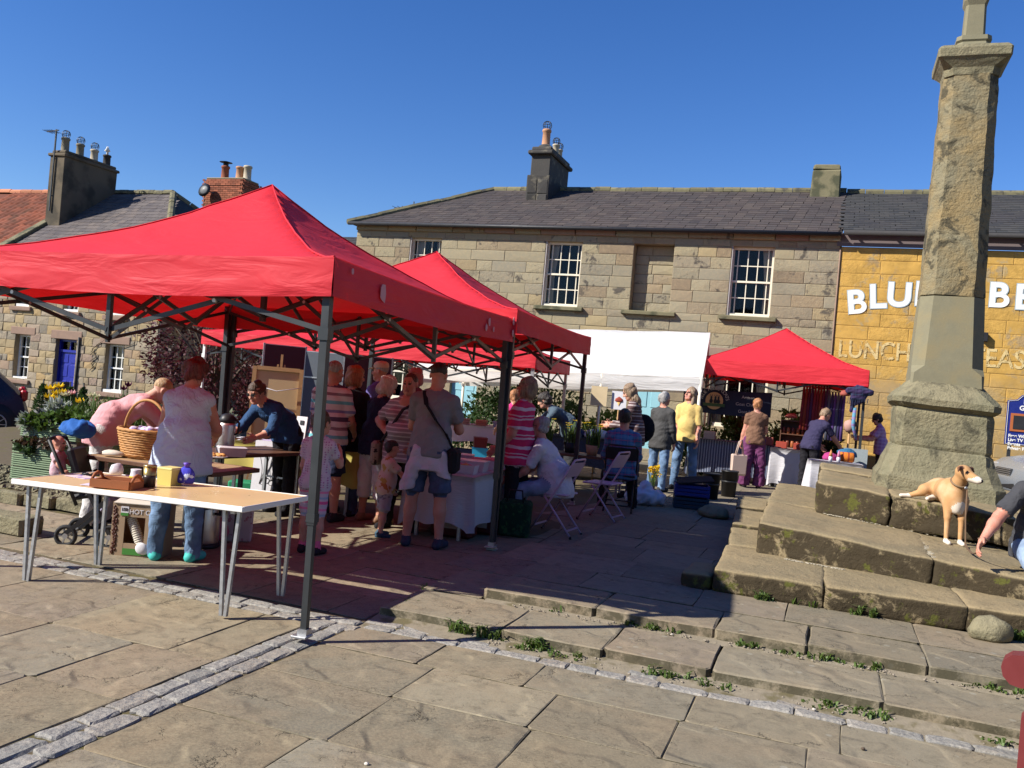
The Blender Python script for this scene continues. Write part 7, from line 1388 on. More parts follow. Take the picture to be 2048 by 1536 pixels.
dl, A = person('bald baby doll in a pink dress sitting in the toy pushchair', pp + Vector((-.18, .14, .47)), -88, .54, 1.05, -6, (0, 6), (42, 18, 20, 0), (34, 20, 20, 0), (72, 14, 30), (72, 14, 30), m_skin2, dots('pink_doll_dress', (.60, .38, .42), (.70, .55, .58), 90), flat('doll_pants', (.3, .4, .5)), None, .5, .05, 'bare', None, None, child=True, seat=.09, vox=.0065, cat='doll', hsz=1.6); dl.name = 'doll'
# ---- planter
f0 = on(20, 958, .09); f1 = on(155, 955, .09); dpx = (f1 - f0); pL = .80; pang = rad(-15); pl = thing('planter', 'two tier planter of pale green ribbed decking boards', 'planter', (f0.x, f0.y, .10), pang); m_deck = M('green_deck_paint', (.20, .27, .16), .75, .15, 5, .2, 40)
def ribbed(n, x0, x1, y, z0, z1, side=0):
    m = MB(); k = max(2, int((z1 - z0) / .022))
    for i in range(k):
        z = z0 + (z1 - z0) * (i + .5) / k
        if side == 0: m.box(((x0 + x1) / 2, y, z), (x1 - x0, .024, (z1 - z0) / k * .62), None, .003)
        else: m.box((y, (x0 + x1) / 2, z), (.024, x1 - x0, (z1 - z0) / k * .62), None, .003)
    if side == 0: m.box(((x0 + x1) / 2, y + .012, (z0 + z1) / 2), (x1 - x0, .016, z1 - z0))
    else: m.box((y - .012, (x0 + x1) / 2, (z0 + z1) / 2), (.016, x1 - x0, z1 - z0))
    m.build('board', m_deck, pl)
for k in range(3): z0 = k * .145; ribbed(0, 0, pL, 0, z0, z0 + .138); ribbed(0, .014, 1.15, pL, z0, z0 + .138, 1)
for k in range(1): ribbed(0, .03, pL - .02, .06, .475, .64); ribbed(0, .08, 1.1, pL - .03, .475, .64, 1)
MB().box((pL / 2, .6, .30), (pL - .06, 1.05, .60)).build('soil', m_ground, pl)
# ---- cars
def car(label, p, ang, paint, front=False):
    t = thing('parked_car', label, 'car', p, ang); W2 = .86; prof = [(-2.0, .32), (-2.02, .55), (-1.93, .82), (-1.78, .98), (-1.35, 1.36), (-1.1, 1.45), (0, 1.47), (.45, 1.40), (1.05, 1.00), (1.75, .86), (1.98, .70), (2.04, .48), (2.0, .28), (1.0, .22), (-1.0, .22)]; V = []; n = len(prof); secs = [(-W2, .90, .0), (-W2 * .98, 1, 0), (-W2 * .82, 1.0, .02), (0, 1.0, .03), (W2 * .82, 1.0, .02), (W2 * .98, 1, 0), (W2, .9, 0)]
    for y, s, up in secs:
        for x, z in prof: nar = 1 - .22 * max(0, (z - .95) / .5) if abs(y) > W2 * .5 else 1; V.append((x * (.985 if abs(y) > W2 * .9 else 1 + .01 * (1 - abs(y))), y * nar, z + up * (z > .9)))
    Fs = [(r * n + i, r * n + (i + 1) % n, (r + 1) * n + (i + 1) % n, (r + 1) * n + i) for r in range(len(secs) - 1) for i in range(n)] + [tuple(range(n))[::-1], tuple((len(secs) - 1) * n + i for i in range(n))]
    b = link('body', mesh_np('body', V, Fs, paint, True), t); md = b.modifiers.new('b', 'BEVEL'); md.width = .03; md.segments = 2
    for s in (-1, 1):
        y = s * W2 * .9
        for x in (-1.48, 1.28):
            w = MB().lathe([(.20, -.1), (.30, -.1), (.31, -.06), (.31, .06), (.30, .1), (.20, .1)], (x, s * .78, .31), 24, Rx(math.pi / 2)).build('wheel', m_rubber, t); m = MB(); m.lathe([(0, -.02), (.2, -.02), (.205, .02), (0, .02)], (x, s * .86, .31), 20, Rx(math.pi / 2)); r_ = m.build('hub', m_black, w); m = MB()
            for k in range(10): a = k * .6283; m.bar((x + .03 * math.cos(a), s * .885, .31 + .03 * math.sin(a)), (x + .2 * math.cos(a), s * .885, .31 + .2 * math.sin(a)), .028, .014)
            m.tube([(x + .2 * math.cos(a), s * .885, .31 + .2 * math.sin(a)) for a in np.linspace(0, 6.2832, 21)], .014, 5, False); m.build('rim', m_galv, w)
            MB().lathe([(.0, -.02), (.37, -.02), (.37, .02), (0, .02)], (x, s * .845, .34), 24, Rx(math.pi / 2)).build('wheel_arch', m_black, t)
        MB().add([(-1.62, y * .985, .98), (.9, y * .985, .98), (.42, y * .86, 1.33), (-1.15, y * .86, 1.38)], [(0, 1, 2, 3)]).build('side_window', flat('car_glass', (.05, .07, .06), .08, spec=.6), t); MB().bar((-.35, y * .99, .95), (-.35, y * .85, 1.4), .05, .02).bar((-1.22, y * .99, .95), (-1.0, y * .85, 1.4), .07, .02).build('door_pillar', paint, t)
        MB().box((-1.93, s * .77, .88), (.14, .12, .22), None, .04).build('tail_light', flat('red_lens', (.35, .01, .015), .2, spec=.6), t); MB().box((1.80, s * .66, .71), (.30, .28, .15), Ry(.2), .05).build('headlight', M('clear_lens', (.60, .62, .66), .12, .3, 30, metal=.6), t)
    MB().box((2.0, 0, .62), (.08, .7, .14), None, .02).box((2.0, 0, .40), (.08, 1.1, .16), None, .02).build('grille', m_black, t)
    m = MB(); [m.bar((2.045, -.34, .57 + k * .035), (2.045, .34, .57 + k * .035), .012) for k in range(4)]; m.build('grille_bar', m_galv, t); MB().bar((-2.03, -.8, .45), (-2.03, .8, .45), .06, .1).build('bumper', m_black, t); return t
pq = at(55, 800, 16.9); car('dark navy hatchback parked by the planter, its rear end showing', (pq.x - 2.16, 16.65, gh(pq.x, 17.8)), rad(210), M('navy_car_paint', (.006, .010, .03), .3, .05, 3, spec=.35))
pq = at(1996, 930, 16.6); car('silver car nosing out behind the cross, bonnet and headlight showing', (pq.x + 2.05, 16.2, .22), math.pi - TH * .4, M('silver_car_paint', (.30, .33, .37), .25, .05, 3, metal=.5, spec=.6))
# ---- bench arm at the edge of the view
m_bench = M('maroon_bench_paint', (.15, .028, .028), .45, .15, 9, .15, 30); pb = at(2030, 1400, 4.0); be = thing('bench', 'maroon painted bench end with a scrolled arm', 'bench', (pb.x, pb.y, 0), rad(-32)); za = at(2030, 1335, 4.0).z
sc_ = [(.0, .07), (-.045, .062), (-.075, .035), (-.085, 0), (-.075, -.04), (-.045, -.07), (0, -.078), (.045, -.065), (.07, -.03), (.30, -.005), (.62, .0), (.62, .07)]
MB().extrude(sc_, (0.02, -.05, za), (1, 0, 0), (0, 0, 1), (0, .10, 0)).build('arm', m_bench, be); pst = [(.03, 0), (.03, za - .21), (.09, za - .12), (.13, za - .075), (.17, za - .075), (.17, 0)]; MB().extrude(pst, (0, -.04, 0), (1, 0, 0), (0, 0, 1), (0, .08, 0)).build('post', m_bench, be); MB().box((.40, 0, .42), (.60, .07, .09), None, .01).box((.62, 0, (za) / 2), (.08, .08, za), None, .01).build('rail', m_bench, be)
for k in range(5): MB().box((.17 + k * .11, .8, .45), (.09, 1.6, .025), None, .006).build('slat', m_bench, be)
# ---- dog
DG = W(1.12, 8.9, 0); zp = .605 - .05 * 1.62; zr = .925 - .05 * 1.3; I = Iso(); w3 = lambda a, b, z: W(a, b, z) - DG; FW, WH, DK, NO = 0, 1, 2, 3
I.ell(w3(1.12, 9.05, zp + .43), (.108, .15, .16), FW, .04, RE); I.ell(w3(1.14, 8.955, zp + .36), (.05, .05, .085), WH, .03, RE); I.cone(w3(1.10, 9.10, zp + .47), w3(1.08, 9.44, zp + .455), .125, .10, FW, .05); I.ell(w3(1.06, 9.54, zr + .10), (.12, .15, .125), FW, .05, RE)
for s, a, b in ((-1, 1.07, 8.93), (1, 1.19, 8.96)):
    I.cone(w3(1.13 + s * .065, 9.0, zp + .40), w3(a, b + .03, zp + .24), .05, .031, FW, .03); I.cone(w3(a, b + .03, zp + .24), w3(a, b + .01, zp + .05), .027, .019, FW, .015); I.cone(w3(a, b + .01, zp + .022), w3(a + .02, b - .05, zp + .014), .024, .02, WH, .01)
I.cone(w3(1.02, 9.52, zr + .11), w3(.90, 9.41, zr + .10), .095, .055, FW, .04); I.cone(w3(.90, 9.41, zr + .08), w3(.78, 9.44, zr + .03), .038, .021, FW, .02); I.cone(w3(.78, 9.44, zr + .025), w3(.70, 9.42, zr + .02), .021, .018, WH, .015); I.cone(w3(.98, 9.42, zr + .03), w3(.93, 9.35, zr + .022), .026, .02, WH, .015); I.cone(w3(1.0, 9.62, zr + .05), w3(.84, 9.58, zr + .025), .02, .012, FW, .02)
nk = w3(1.13, 8.98, zp + .545); hd_ = w3(1.16, 8.90, zp + .66); I.cone(w3(1.12, 9.03, zp + .46), hd_, .085, .052, FW, .04); sn = Vector((.50, -.80, -.33)).normalized(); I.ell(hd_ + Vector((0, 0, .012)), (.068, .072, .062), FW, .02); I.cone(hd_ + sn * .03, hd_ + sn * .15, .054, .029, FW, .02); I.cone(hd_ + sn * .08 + Vector((0, 0, -.006)), hd_ + sn * .155, .042, .031, WH, .01); I.ell(hd_ + sn * .182 + Vector((0, 0, .008)), (.018, .018, .016), NO, .004)
rt = sn.cross(Vector((0, 0, 1))).normalized(); upv = rt.cross(sn)
for s in (-1, 1): I.ell(hd_ + sn * .048 + rt * s * .044 + upv * .026, (.012, .012, .010), NO, .002); I.cone(hd_ + rt * s * .05 + upv * .042 - sn * .01, hd_ + rt * s * .105 + upv * .05 + sn * .0, .022, .012, DK, .012, ); I.cone(hd_ + rt * s * .105 + upv * .05, hd_ + rt * s * .125 + upv * .020 + sn * .02, .013, .007, DK, .008)
V, Fq, fm = I.mesh(.0085); dg = thing('dog', 'fawn whippet with a white muzzle, front paws on the lower cross step', 'dog', DG, 0); link('body', mesh_from('body', V, Fq, fm, [M('fawn_fur', (.46, .25, .105), .75, .15, 6, .25, 120, col2=(.54, .35, .19), c2s=5, c2=(.48, .7)), M('white_fur', (.66, .58, .48), .7, .1, 14), M('dark_ear', (.14, .06, .03), .7), flat('black_nose', (.012, .01, .01), .3)]), dg)
ngd = (hd_ - w3(1.12, 9.03, zp + .46)).normalized(); cen = w3(1.12, 9.03, zp + .46).lerp(hd_, .55); x_, y_ = MB().frame(ngd); MB().tube([cen + (x_ * math.cos(t) + y_ * math.sin(t)) * .071 for t in np.linspace(0, 6.2832, 21)], .010, 6, False).build('collar', flat('tan_leather', (.20, .13, .07)), dg); pebble('name_tag', cen + Vector((.02, -.085, -.045)), (.016, .006, .018), m_galv, 1, 5, dg)
# ================================================================== PEOPLE
def spot(px, py, top, extra=0.0):
    p = feet(px, py); return p, at(px, top, p.y).z - p.z + extra
def low(px, Y): x = at(px, 900, Y).x; return Vector((x, Y, gh(x, Y)))
# -- at the near tables
p, h = spot(345, 1121, 748)
w_red, A = person('woman with dark red hair in a pale blue sleeveless top, back turned at the table', p, 4, 1.60, 1.34, 10, (8, 22), (28, 16, 30, -6), (30, 12, 34, -14), (0, 4, 0), (2, 4, 0), m_skin2, cl('pale_blue_linen', (.44, .50, .60)), j_mid, flat('turquoise_shoes', (.05, .42, .38)), 0, .17, 'long', 'full', h_red, .7, .3, hand=(1, 1), flare=.15, collar=None, wide=.92, footdir=(18, 14))
p = low(200, 8.05)
person('person in a pink top bending low over the wicker basket', p, -56, 1.62, 1.18, 52, (0, 20), (44, 8, 14, 4), (48, 8, 22, 0), (4, 4, 6), (-4, 4, 4), m_skin3, cl('dusty_pink_top', (.60, .30, .31), .85, .5), cl('pale_grey_trousers', (.58, .55, .52)), c_char, 1.6, .12, 'long', 'cropped', h_blond, .3, .1)
p = low(572, 9.6)
person('person in dark glasses and a denim blue shirt leaning over the leaflets', p, 148, 1.64, 1.05, 52, (6, 10), (24, 12, 52, 2), (30, 14, 40, -6), (4, 3, 4), (-4, 3, 2), m_skin, cl('denim_blue_shirt', (.025, .065, .15)), c_black, c_black, 1.35, .1, 'long', 'short', h_brown, .3, 0, glasses='sun')
# -- group in the shade of the front gazebos
p, h = spot(640, 1040, 728)
person('broad man in a striped polo shirt and navy shorts, back turned', p, -14, h + .03, 1.28, 3, (-14, 6), (12, 9, 34, -6), (14, 10, 40, -8), (0, 4, 0), (0, 4, 0), m_skin2, stripes('striped_polo', (.64, .60, .58), [(0, .13, (.10, .07, .12)), (.25, .33, (.20, .24, .40)), (.5, .6, (.15, .45, .50)), (.75, .84, (.24, .16, .18))], .36), c_navy, c_char, .75, .08, 'shorts', 'cropped', h_grey, 0, .3)
p, h = spot(618, 1106, 822)
person('girl in a white spotted T-shirt and pink striped leggings with black and pink shoes', p, -12, h, 1.02, 2, (-16, 4), (10, 10, 40, 0), (35, 14, 95, -20), (2, 2, 0), (-3, 2, 0), m_skin, dots('white_spotted_cotton', (.60, .54, .60), (.40, .20, .36), 46), stripes('pink_white_leggings', (.60, .52, .60), [(0, .18, (.78, .12, .32)), (.3, .42, (.32, .45, .60)), (.62, .75, (.80, .25, .42))], .15), flat('black_trainers', (.02, .015, .02)), .55, .06, 'tight', 'ponytail', h_brown, 0, 0, child=True, socks=flat('pink_socks', (.75, .16, .30)), vox=.0115)
p = low(693, 9.9)
person('woman with ginger hair in a black coat, back turned behind the striped man', p, -24, 1.66, 1.12, 4, (-30, 6), (8, 6, 20, 0), (8, 6, 24, 0), (0, 4, 0), (0, 4, 0), m_skin2, c_black, j_dark, c_char, 1.95, .22, 'long', 'bob', h_ginger, .2, 0)
p = low(748, 11.3)
cm, A = person('man in a cream baseball cap looking towards the display screens', p, 62, 1.74, 1.05, 0, (14, 4), (8, 6, 20, 0), (8, 6, 20, 0), (0, 4, 0), (0, 4, 0), m_skin2, cl('violet_shirt', (.12, .10, .28)), c_char, c_black, .7, .08, 'long', 'cropped', h_grey)
m = MB(); hv = A['hv']; n = 14; pts = []
for j, (r, z) in enumerate(((.088, .045), (.09, .07), (.084, .10), (.06, .124), (.0, .135))):
    for i in range(n): t = 2 * math.pi * i / n; pts.append(hv(r * math.cos(t), -.012 + r * 1.12 * math.sin(t), z))
m.add(pts, [(j * n + i, j * n + (i + 1) % n, (j + 1) * n + (i + 1) % n, (j + 1) * n + i) for j in range(4) for i in range(n)], True)
br = [hv(.07 * math.cos(t), .075 + .085 * math.sin(t), .046 - .02 * math.sin(t)) for t in np.linspace(0, math.pi, 9)]; m.add(br + [q + Vector((0, 0, .006)) for q in br], [tuple(range(9)), tuple(range(17, 8, -1))] + [(i, i + 1, 10 + i, 9 + i) for i in range(8)]); m.build('baseball_cap', cl('cream_cap', (.62, .50, .38)), cm)
p, h = spot(735, 1044, 757)
person('woman with short white hair in a navy top and white cropped trousers', p, -48, h + .04, 1.18, 6, (-10, 24), (4, 7, 12, 2), (20, 8, 50, -10), (0, 4, 0), (6, 4, 4), m_skin2, c_navy, cl('white_trousers', (.62, .59, .60)), flat('tan_sandals', (.30, .16, .09)), .8, .12, 'capri', 'bob', h_white, .5, .1)
p, h = spot(762, 1073, 880)
boy, A = person('small boy in a patterned cream T-shirt and grey shorts with blue clogs', p, -62, h, 1.10, 3, (-6, 10), (12, 10, 20, 0), (46, 20, 30, 10), (4, 3, 6), (-4, 3, 2), m_skin, blot('leaf_print_cotton', (.58, .48, .38), [(.40, .18, .05), (.45, .32, .08)], 11), blot('grey_print_shorts', (.34, .33, .37), [(.16, .15, .2)], 14), flat('blue_clogs', (.03, .07, .11)), .6, .06, 'shorts', 'short', h_dark, 0, .2, child=True, vox=.0105, hand=(1, 2))
p, h = spot(797, 1058, 752)
ws, A = person('woman in a fine striped top and black trousers facing the camera, hand on hip', p, 164, h + .02, 1.52, 2, (2, 6), (10, 14, 46, -10), (-22, 44, 78, -38), (0, 4, 0), (0, 4, 0), m_skin2, stripes('fine_striped_jersey', (.30, .24, .26), [(0, .3, (.60, .55, .55))], .045), c_black, c_black, .75, .16, 'long', 'cropped', h_brown, 1.05, .6, neckcut=.09)
m = MB(); m.tube([A['N'] + Vector((-.10, -.03, .0)), A['C'] + A['F'] @ Vector((-.02, .20, .06)), A['W'] + A['F'] @ Vector((.14, .2, -.02)), A['P0'] + Vector((.27, .05, .02))], .016, 6); m.build('bag_strap', c_char, ws)
hb = MB(); hb.box(A['P0'] + Vector((.30, .02, -.1)), (.09, .26, .26), None, .03); tag(hb.build('shoulder_bag', blot('patterned_bag', (.30, .26, .2), [(.03, .03, .03)], 16), None, None, (0, 0, 0)), 'black and cream patterned bag on the hip of the woman facing the camera', 'bag'); o = bpy.data.objects['shoulder_bag']; o.location = ws.location; o.rotation_euler = ws.rotation_euler
p = low(818, 11.6)
person('person in a rosy headscarf, mostly hidden behind the striped top woman', p, 150, 1.70, 1.0, 0, (10, 0), top=cl('plum_top', (.16, .06, .08)), bottom=c_char, shoes=c_black, skin=m_skin2, hair='bob', hmat=cl('rosy_scarf', (.45, .20, .19)))
p, h = spot(843, 1094, 735)
gm, A = person('man in a grey T-shirt with a pale shirt tied round his waist, back turned', p, -8, h + .05, 1.16, 5, (-6, 16), (22, 10, 76, -14), (22, 12, 78, -16), (0, 5, 0), (0, 5, 0), m_skin2, cl('grey_tshirt', (.20, .19, .20)), j_dark, flat('navy_deck_shoes', (.03, .035, .06)), .68, .06, 'shorts', 'cropped', h_dark, 0, .1, wide=1.08)
I = Iso(); P0, k = A['P0'], A['k']
I.cone(P0 + Vector((0, 0, .10)), P0 + Vector((0, -.01, -.19)), .125, .15, 0, .02, (.76, .95, 1), None, .008, ((P0 + Vector((0, 0, -.23))), (0, -.2, -1))); I.cone(P0 + Vector((-.09, -.13, -.02)), P0 + Vector((-.17, -.12, -.40)), .05, .075, 0, .04, None, None, .01, (P0 + Vector((-.17, -.12, -.40)), (.25, 0, -1))); I.cone(P0 + Vector((.13, -.08, -.02)), P0 + Vector((.17, -.06, -.26)), .05, .07, 0, .04, None, None, .01, (P0 + Vector((.17, -.06, -.26)), (-.3, 0, -1)))
I.cone(P0 + Vector((-.15, .02, .08)), P0 + Vector((.15, .02, .08)), .05, .05, 0, .03)
cloth_part('tied_shirt', I, .011, [cl('pale_grey_shirt', (.52, .46, .50))], gm)
m = MB(); N, Cc, F = A['N'], A['C'], A['F']; m.cur = 0
sp = [N + F @ Vector((-.09, .04, .02)), N + F @ Vector((-.10, -.06, .01)), Cc + F @ Vector((-.05, -.145, .04)), Cc + F @ Vector((.06, -.15, -.10)), A['W'] + F @ Vector((.155, -.10, -.02)), P0 + Vector((.215, -.02, .02))]
for q, r in zip(sp, sp[1:]): m.bar(q, r, .042, .012)
m.build('camera_strap', c_black, gm); bag = MB(); bag.box(P0 + Vector((.235, .0, -.10)), (.10, .22, .24), None, .03, .008); o = bag.build('camera_bag', c_black); tag(o, 'black shoulder bag hanging at the grey T-shirt man\'s side', 'bag'); o.location = gm.location; o.rotation_euler = gm.rotation_euler
p = low(1038, 9.75)
wp, A = person('woman in a pink and white striped top and dark glasses by the cake table', p, 66, 1.69, 1.22, -2, (6, -2), (6, 8, 40, 2), (12, 10, 34, 0), (0, 3, 0), (0, 3, 0), m_skin2, stripes('pink_striped_shirt', (.55, .03, .11), [(0, .1, (.62, .42, .46)), (.2, .26, (.62, .42, .46)), (.5, .66, (.64, .46, .5))], .21, warp=.012), c_black, c_black, .75, .17, 'long', 'bob', h_ash, .9, .3, glasses='sun', flare=.12)
# -- seated on folding chairs

sm_, A = person('seated balding man in glasses, white polo shirt and jeans, leaning forward', ch1 + Vector((.0, .02, 0)), 72, 1.76, 1.16, 30, (2, -14), (28, 8, 34, -6), (34, 8, 28, -6), (80, 9, 82), (84, 7, 66), m_skin2, cl('white_polo', (.60, .56, .60)), j_pale, flat('tan_shoes', (.26, .10, .04)), .75, .10, 'long', 'balding', h_grey, 0, .5, seat=.53, glasses='clear')
pl_, A = person('seated man in a blue and red checked shirt, back turned', ch3 + Vector((0, .02, 0)), -6, 1.72, 1.22, 6, (-10, 8), (24, 9, 40, -4), (24, 9, 40, -4), (80, 9, 84), (80, 9, 84), m_skin2, plaid('checked_shirt', (.04, .10, .22), (.10, .22, .36), (.36, .05, .12), .085), c_black, c_black, 1.2, .08, 'long', 'short', h_dark, 0, .2, seat=.50)
# -- beyond
p = low(1022, 13.2)
bg_, A = person('girl in a bright pink T-shirt with a teal rucksack, turned away', p, 20, 1.50, 1.0, 4, (-25, 6), (22, 9, 40, 0), (22, 9, 40, 0), (0, 3, 0), (0, 3, 0), m_skin, cl('bright_pink_top', (.66, .05, .22)), c_black, c_black, .7, .1, 'long', 'ponytail', h_ginger)
I = Iso(); I.ell(A['C'] + A['F'] @ Vector((0, -.18, -.04)), (.15, .09, .22), 0, .03, A['F'], .006); I.ell(A['W'] + A['F'] @ Vector((0, -.22, -.0)), (.12, .07, .10), 0, .03, A['F'], .004); o = cloth_part('rucksack', I, .014, [cl('teal_canvas', (.13, .30, .34))], None); o.location = bg_.location; o.rotation_euler = bg_.rotation_euler; tag(o, 'teal rucksack on the back of the girl in pink', 'rucksack')
p = low(1268, 12.9)
lw_, A = person('long haired woman in a brown striped jumper looking down', p, 76, 1.66, 1.06, 8, (4, 26), (20, 8, 60, -10), (22, 8, 64, -12), (0, 3, 0), (0, 3, 0), m_skin, stripes('brown_striped_knit', (.10, .055, .055), [(0, .14, (.36, .30, .29)), (.3, .38, (.36, .30, .29)), (.6, .66, (.30, .24, .24))], .15), j_dark, c_black, 1.9, .12, 'long', 'verylong', h_ash, .5)
I = Iso(); I.ell(A['P0'] + Vector((.26, -.06, .12)), (.06, .20, .22), 0, .02, None, .006); I.cone(A['N'] + Vector((.14, 0, 0)), A['P0'] + Vector((.26, .1, .26)), .015, .015, 0, .01); o = cloth_part('shoulder_bag', I, .014, [c_black], None); o.location = lw_.location; o.rotation_euler = lw_.rotation_euler; tag(o, 'large soft black bag hanging from the long haired woman\'s shoulder', 'bag')
p, h = spot(1312, 981, 787)
person('grey haired man in a charcoal blazer and blue jeans, back half turned', p, -38, h + .02, 1.16, 2, (-20, 2), (6, 8, 10, 4), (4, 8, 8, 4), (4, 4, 4), (-5, 4, 4), m_skin2, cl('charcoal_blazer', (.06, .058, .056)), j_mid, c_char, 1.96, .17, 'long', 'short', h_grey, 0, .1)
p, h = spot(1364, 979, 776)
person('long fair haired person in a yellow T-shirt with a bright print, looking up', p, 158, h + .01, 1.04, -2, (-34, -12), (6, 8, 10, 2), (6, 6, 14, 2), (0, 6, 0), (0, 6, 0), m_skin2, blot('yellow_print_cotton', (.62, .44, .15), [], 8), j_mid, c_black, .95, .1, 'long', 'long', h_ash, 0, .1, glasses='clear')
p = low(1140, 14.0)
person('person in a slate blue jumper stooping over a stall under the marquee', p, 96, 1.68, 1.1, 50, (-20, 10), (40, 8, 30, 0), (44, 8, 30, 0), (0, 3, 0), (0, 3, 0), m_skin, cl('slate_blue_wool', (.07, .10, .13)), c_char, c_black, 1.95, .1, 'long', 'full', h_dark)
p = low(1508, 16.1)
tw, A = person('woman in a brown top and plum wide trousers at the honey stall, back turned', p, -8, 1.62, 1.10, 3, (-6, 6), (2, 10, 8, 10), (20, 10, 50, -6), (0, 4, 0), (0, 4, 0), m_skin2, cl('brown_olive_top', (.17, .09, .055)), cl('plum_trousers', (.13, .035, .10)), c_char, .5, .06, 'wide', 'short', h_ginger, .3, 0, hand=(2, 1))
p = low(1620, 15.8)
person('man in a dark blue shirt and black trousers bending over the white stall table', p, -58, 1.64, 1.12, 30, (-4, 22), (34, 8, 12, 0), (40, 8, 10, 0), (0, 3, 0), (4, 3, 4), m_skin2, cl('dark_blue_shirt', (.035, .03, .07)), c_black, c_black, .75, .06, 'long', 'short', h_ash, 0, .1)
p = low(1762, 17.9)
person('dark haired person in a lilac checked shirt busy beside the cross', p, 74, 1.56, 1.1, 8, (4, 24), (36, 8, 50, 0), (44, 8, 46, 0), (0, 3, 0), (0, 3, 0), m_skin, plaid('lilac_checks', (.40, .24, .46), (.55, .40, .6), (.26, .12, .34), .07), c_char, c_black, .7, .1, 'long', 'full', h_dark, .4, glasses='clear')
p = low(1498, 18.4)
person('stallholder in a checked shirt, half hidden behind the woman in plum trousers', p, 176, 1.66, 1.1, 6, (0, 20), (30, 8, 60, 0), (30, 8, 60, 0), (0, 3, 0), (0, 3, 0), m_skin2, plaid('grey_checks', (.14, .16, .18), (.26, .26, .26), (.08, .12, .16), .09), c_char, c_black, 1.5, .1, 'long', 'short', h_brown)
# -- man sitting on the cross steps at the edge of the view
sp_ = Vector((4.31, 7.02, .46))
rm, RA = person('man in a dark grey T-shirt sitting on the cross steps, forearms on knees', (sp_.x, sp_.y, sp_.z), 158, 1.78, 1.14, 20, (10, 10), (26, 8, 14, 4), (24, 34, 16, 26), (66, 12, 70), (72, -4, 66), m_skin2, cl('dark_grey_tshirt', (.05, .05, .055)), j_pale, flat('brown_shoes', (.10, .03, .025)), .80, .10, 'long', 'short', h_grey, 0, .3, seat=.25, vox=.0095, hand=(1, 1))
# ================================================================== PLANTS
def leaf_mesh(name, C_, N_, size, mat, parent=None, aspect=2.2, org=(0, 0, 0), droop=0.):
    """one mesh of many small leaves: C_ centres, N_ outward directions"""
    n = len(C_); r = rng.normal(size=(n, 3)); d = N_ * .8 + r * .7; d[:, 2] -= droop; d /= np.linalg.norm(d, axis=1)[:, None]; q = np.cross(d, rng.normal(size=(n, 3))); q /= np.linalg.norm(q, axis=1)[:, None] + 1e-9
    s = size * rng.uniform(.6, 1.35, n)[:, None]; w = s / aspect; up = np.cross(q, d); V = np.stack([C_, C_ + d * s * .5 + q * w * .5 + up * s * .06, C_ + d * s, C_ + d * s * .5 - q * w * .5 + up * s * .06], 1).reshape(-1, 3) - np.array(org)
    me = bpy.data.meshes.new(name); me.vertices.add(4 * n); me.vertices.foreach_set('co', V.astype(np.float32).ravel()); me.loops.add(4 * n); me.loops.foreach_set('vertex_index', np.arange(4 * n, dtype=np.int32)); me.polygons.add(n); me.polygons.foreach_set('loop_start', np.arange(0, 4 * n, 4, dtype=np.int32)); me.materials.append(mat); me.update(calc_edges=True); return link(name, me, parent)
def clump_pts(c, rad_, n, clumps=14, spread=.33, zmin=None):
    c = np.array(c, float); rad_ = np.array(rad_, float); k = rng.normal(size=(clumps, 3)); k /= np.linalg.norm(k, axis=1)[:, None]; cc = k * rng.uniform(.45, .95, clumps)[:, None]; i = rng.integers(0, clumps, n); p = rng.normal(size=(n, 3)); p /= np.linalg.norm(p, axis=1)[:, None]; p = cc[i] + p * (spread * rng.uniform(.3, 1.1, n) ** .6)[:, None]; nn = p / (np.linalg.norm(p, axis=1)[:, None] + 1e-9); P = c + p * rad_
    if zmin is not None: ok = P[:, 2] > zmin; P, nn = P[ok], nn[ok]
    return P, nn
def bush(label, c, r, n, size, mat, cat='bush', name='bush', clumps=16, group=None, trunk=True, flower=None):
    t = thing(name, label, cat, (c[0], c[1], gh(c[0], c[1])), 0, group); P, nn = clump_pts((0, 0, r[2] * .95), r, n, clumps, .36, .02); leaf_mesh('foliage', P, nn, size, mat, t)
    m = MB()
    for k in range(7): a = random.uniform(0, 6.28); m.tube([(0.03 * math.cos(a), .03 * math.sin(a), 0), (r[0] * .35 * math.cos(a), r[1] * .35 * math.sin(a), r[2] * .8), (r[0] * .6 * math.cos(a), r[1] * .6 * math.sin(a), r[2] * 1.5)], [.018, .012, .004], 5)
    m.build('stem', m_bark, t)
    if flower: P2, n2 = clump_pts((0, 0, r[2] * .98), np.array(r) * 1.05, flower[0], clumps, .36, .05); leaf_mesh('blossom', P2, n2, flower[2], flower[1], t, 1.2)
    return t
hx_ = lambda px, Y: at(px, 800, Y).xy
for lb, px, Y, r, n, mt in (('dark evergreen shrub against the long building, left of the pale door', 850, 21.2, (.9, .6, .75), 2600, m_leafd), ('dark evergreen shrub against the long building, past the pale door', 985, 20.3, (1.0, .6, .85), 3200, m_leafd), ('dark shrub behind the plant stall under the marquee', 1110, 19.6, (.85, .6, .8), 2600, m_leafd), ('lighter green shrub behind the ice cream sign', 1215, 18.8, (.55, .5, .62), 2200, m_leaf), ('leafy shrub filling the left half of the space below the banner', 1412, 18.4, (.42, .4, .58), 1800, m_leaf), ('tall bright green shrub below the goat banner', 1468, 18.1, (.55, .45, .66), 2600, m_leaf), ('loose green shrub behind the honey shelf', 1590, 18.6, (.6, .45, .72), 2000, m_leaf), ('dark leafy shrub below the hanging scarves', 1655, 18.5, (.5, .4, .5), 1500, m_leafd)):
    x, y = hx_(px, Y); bush(lb, (x, y), r, n, .11, mt)
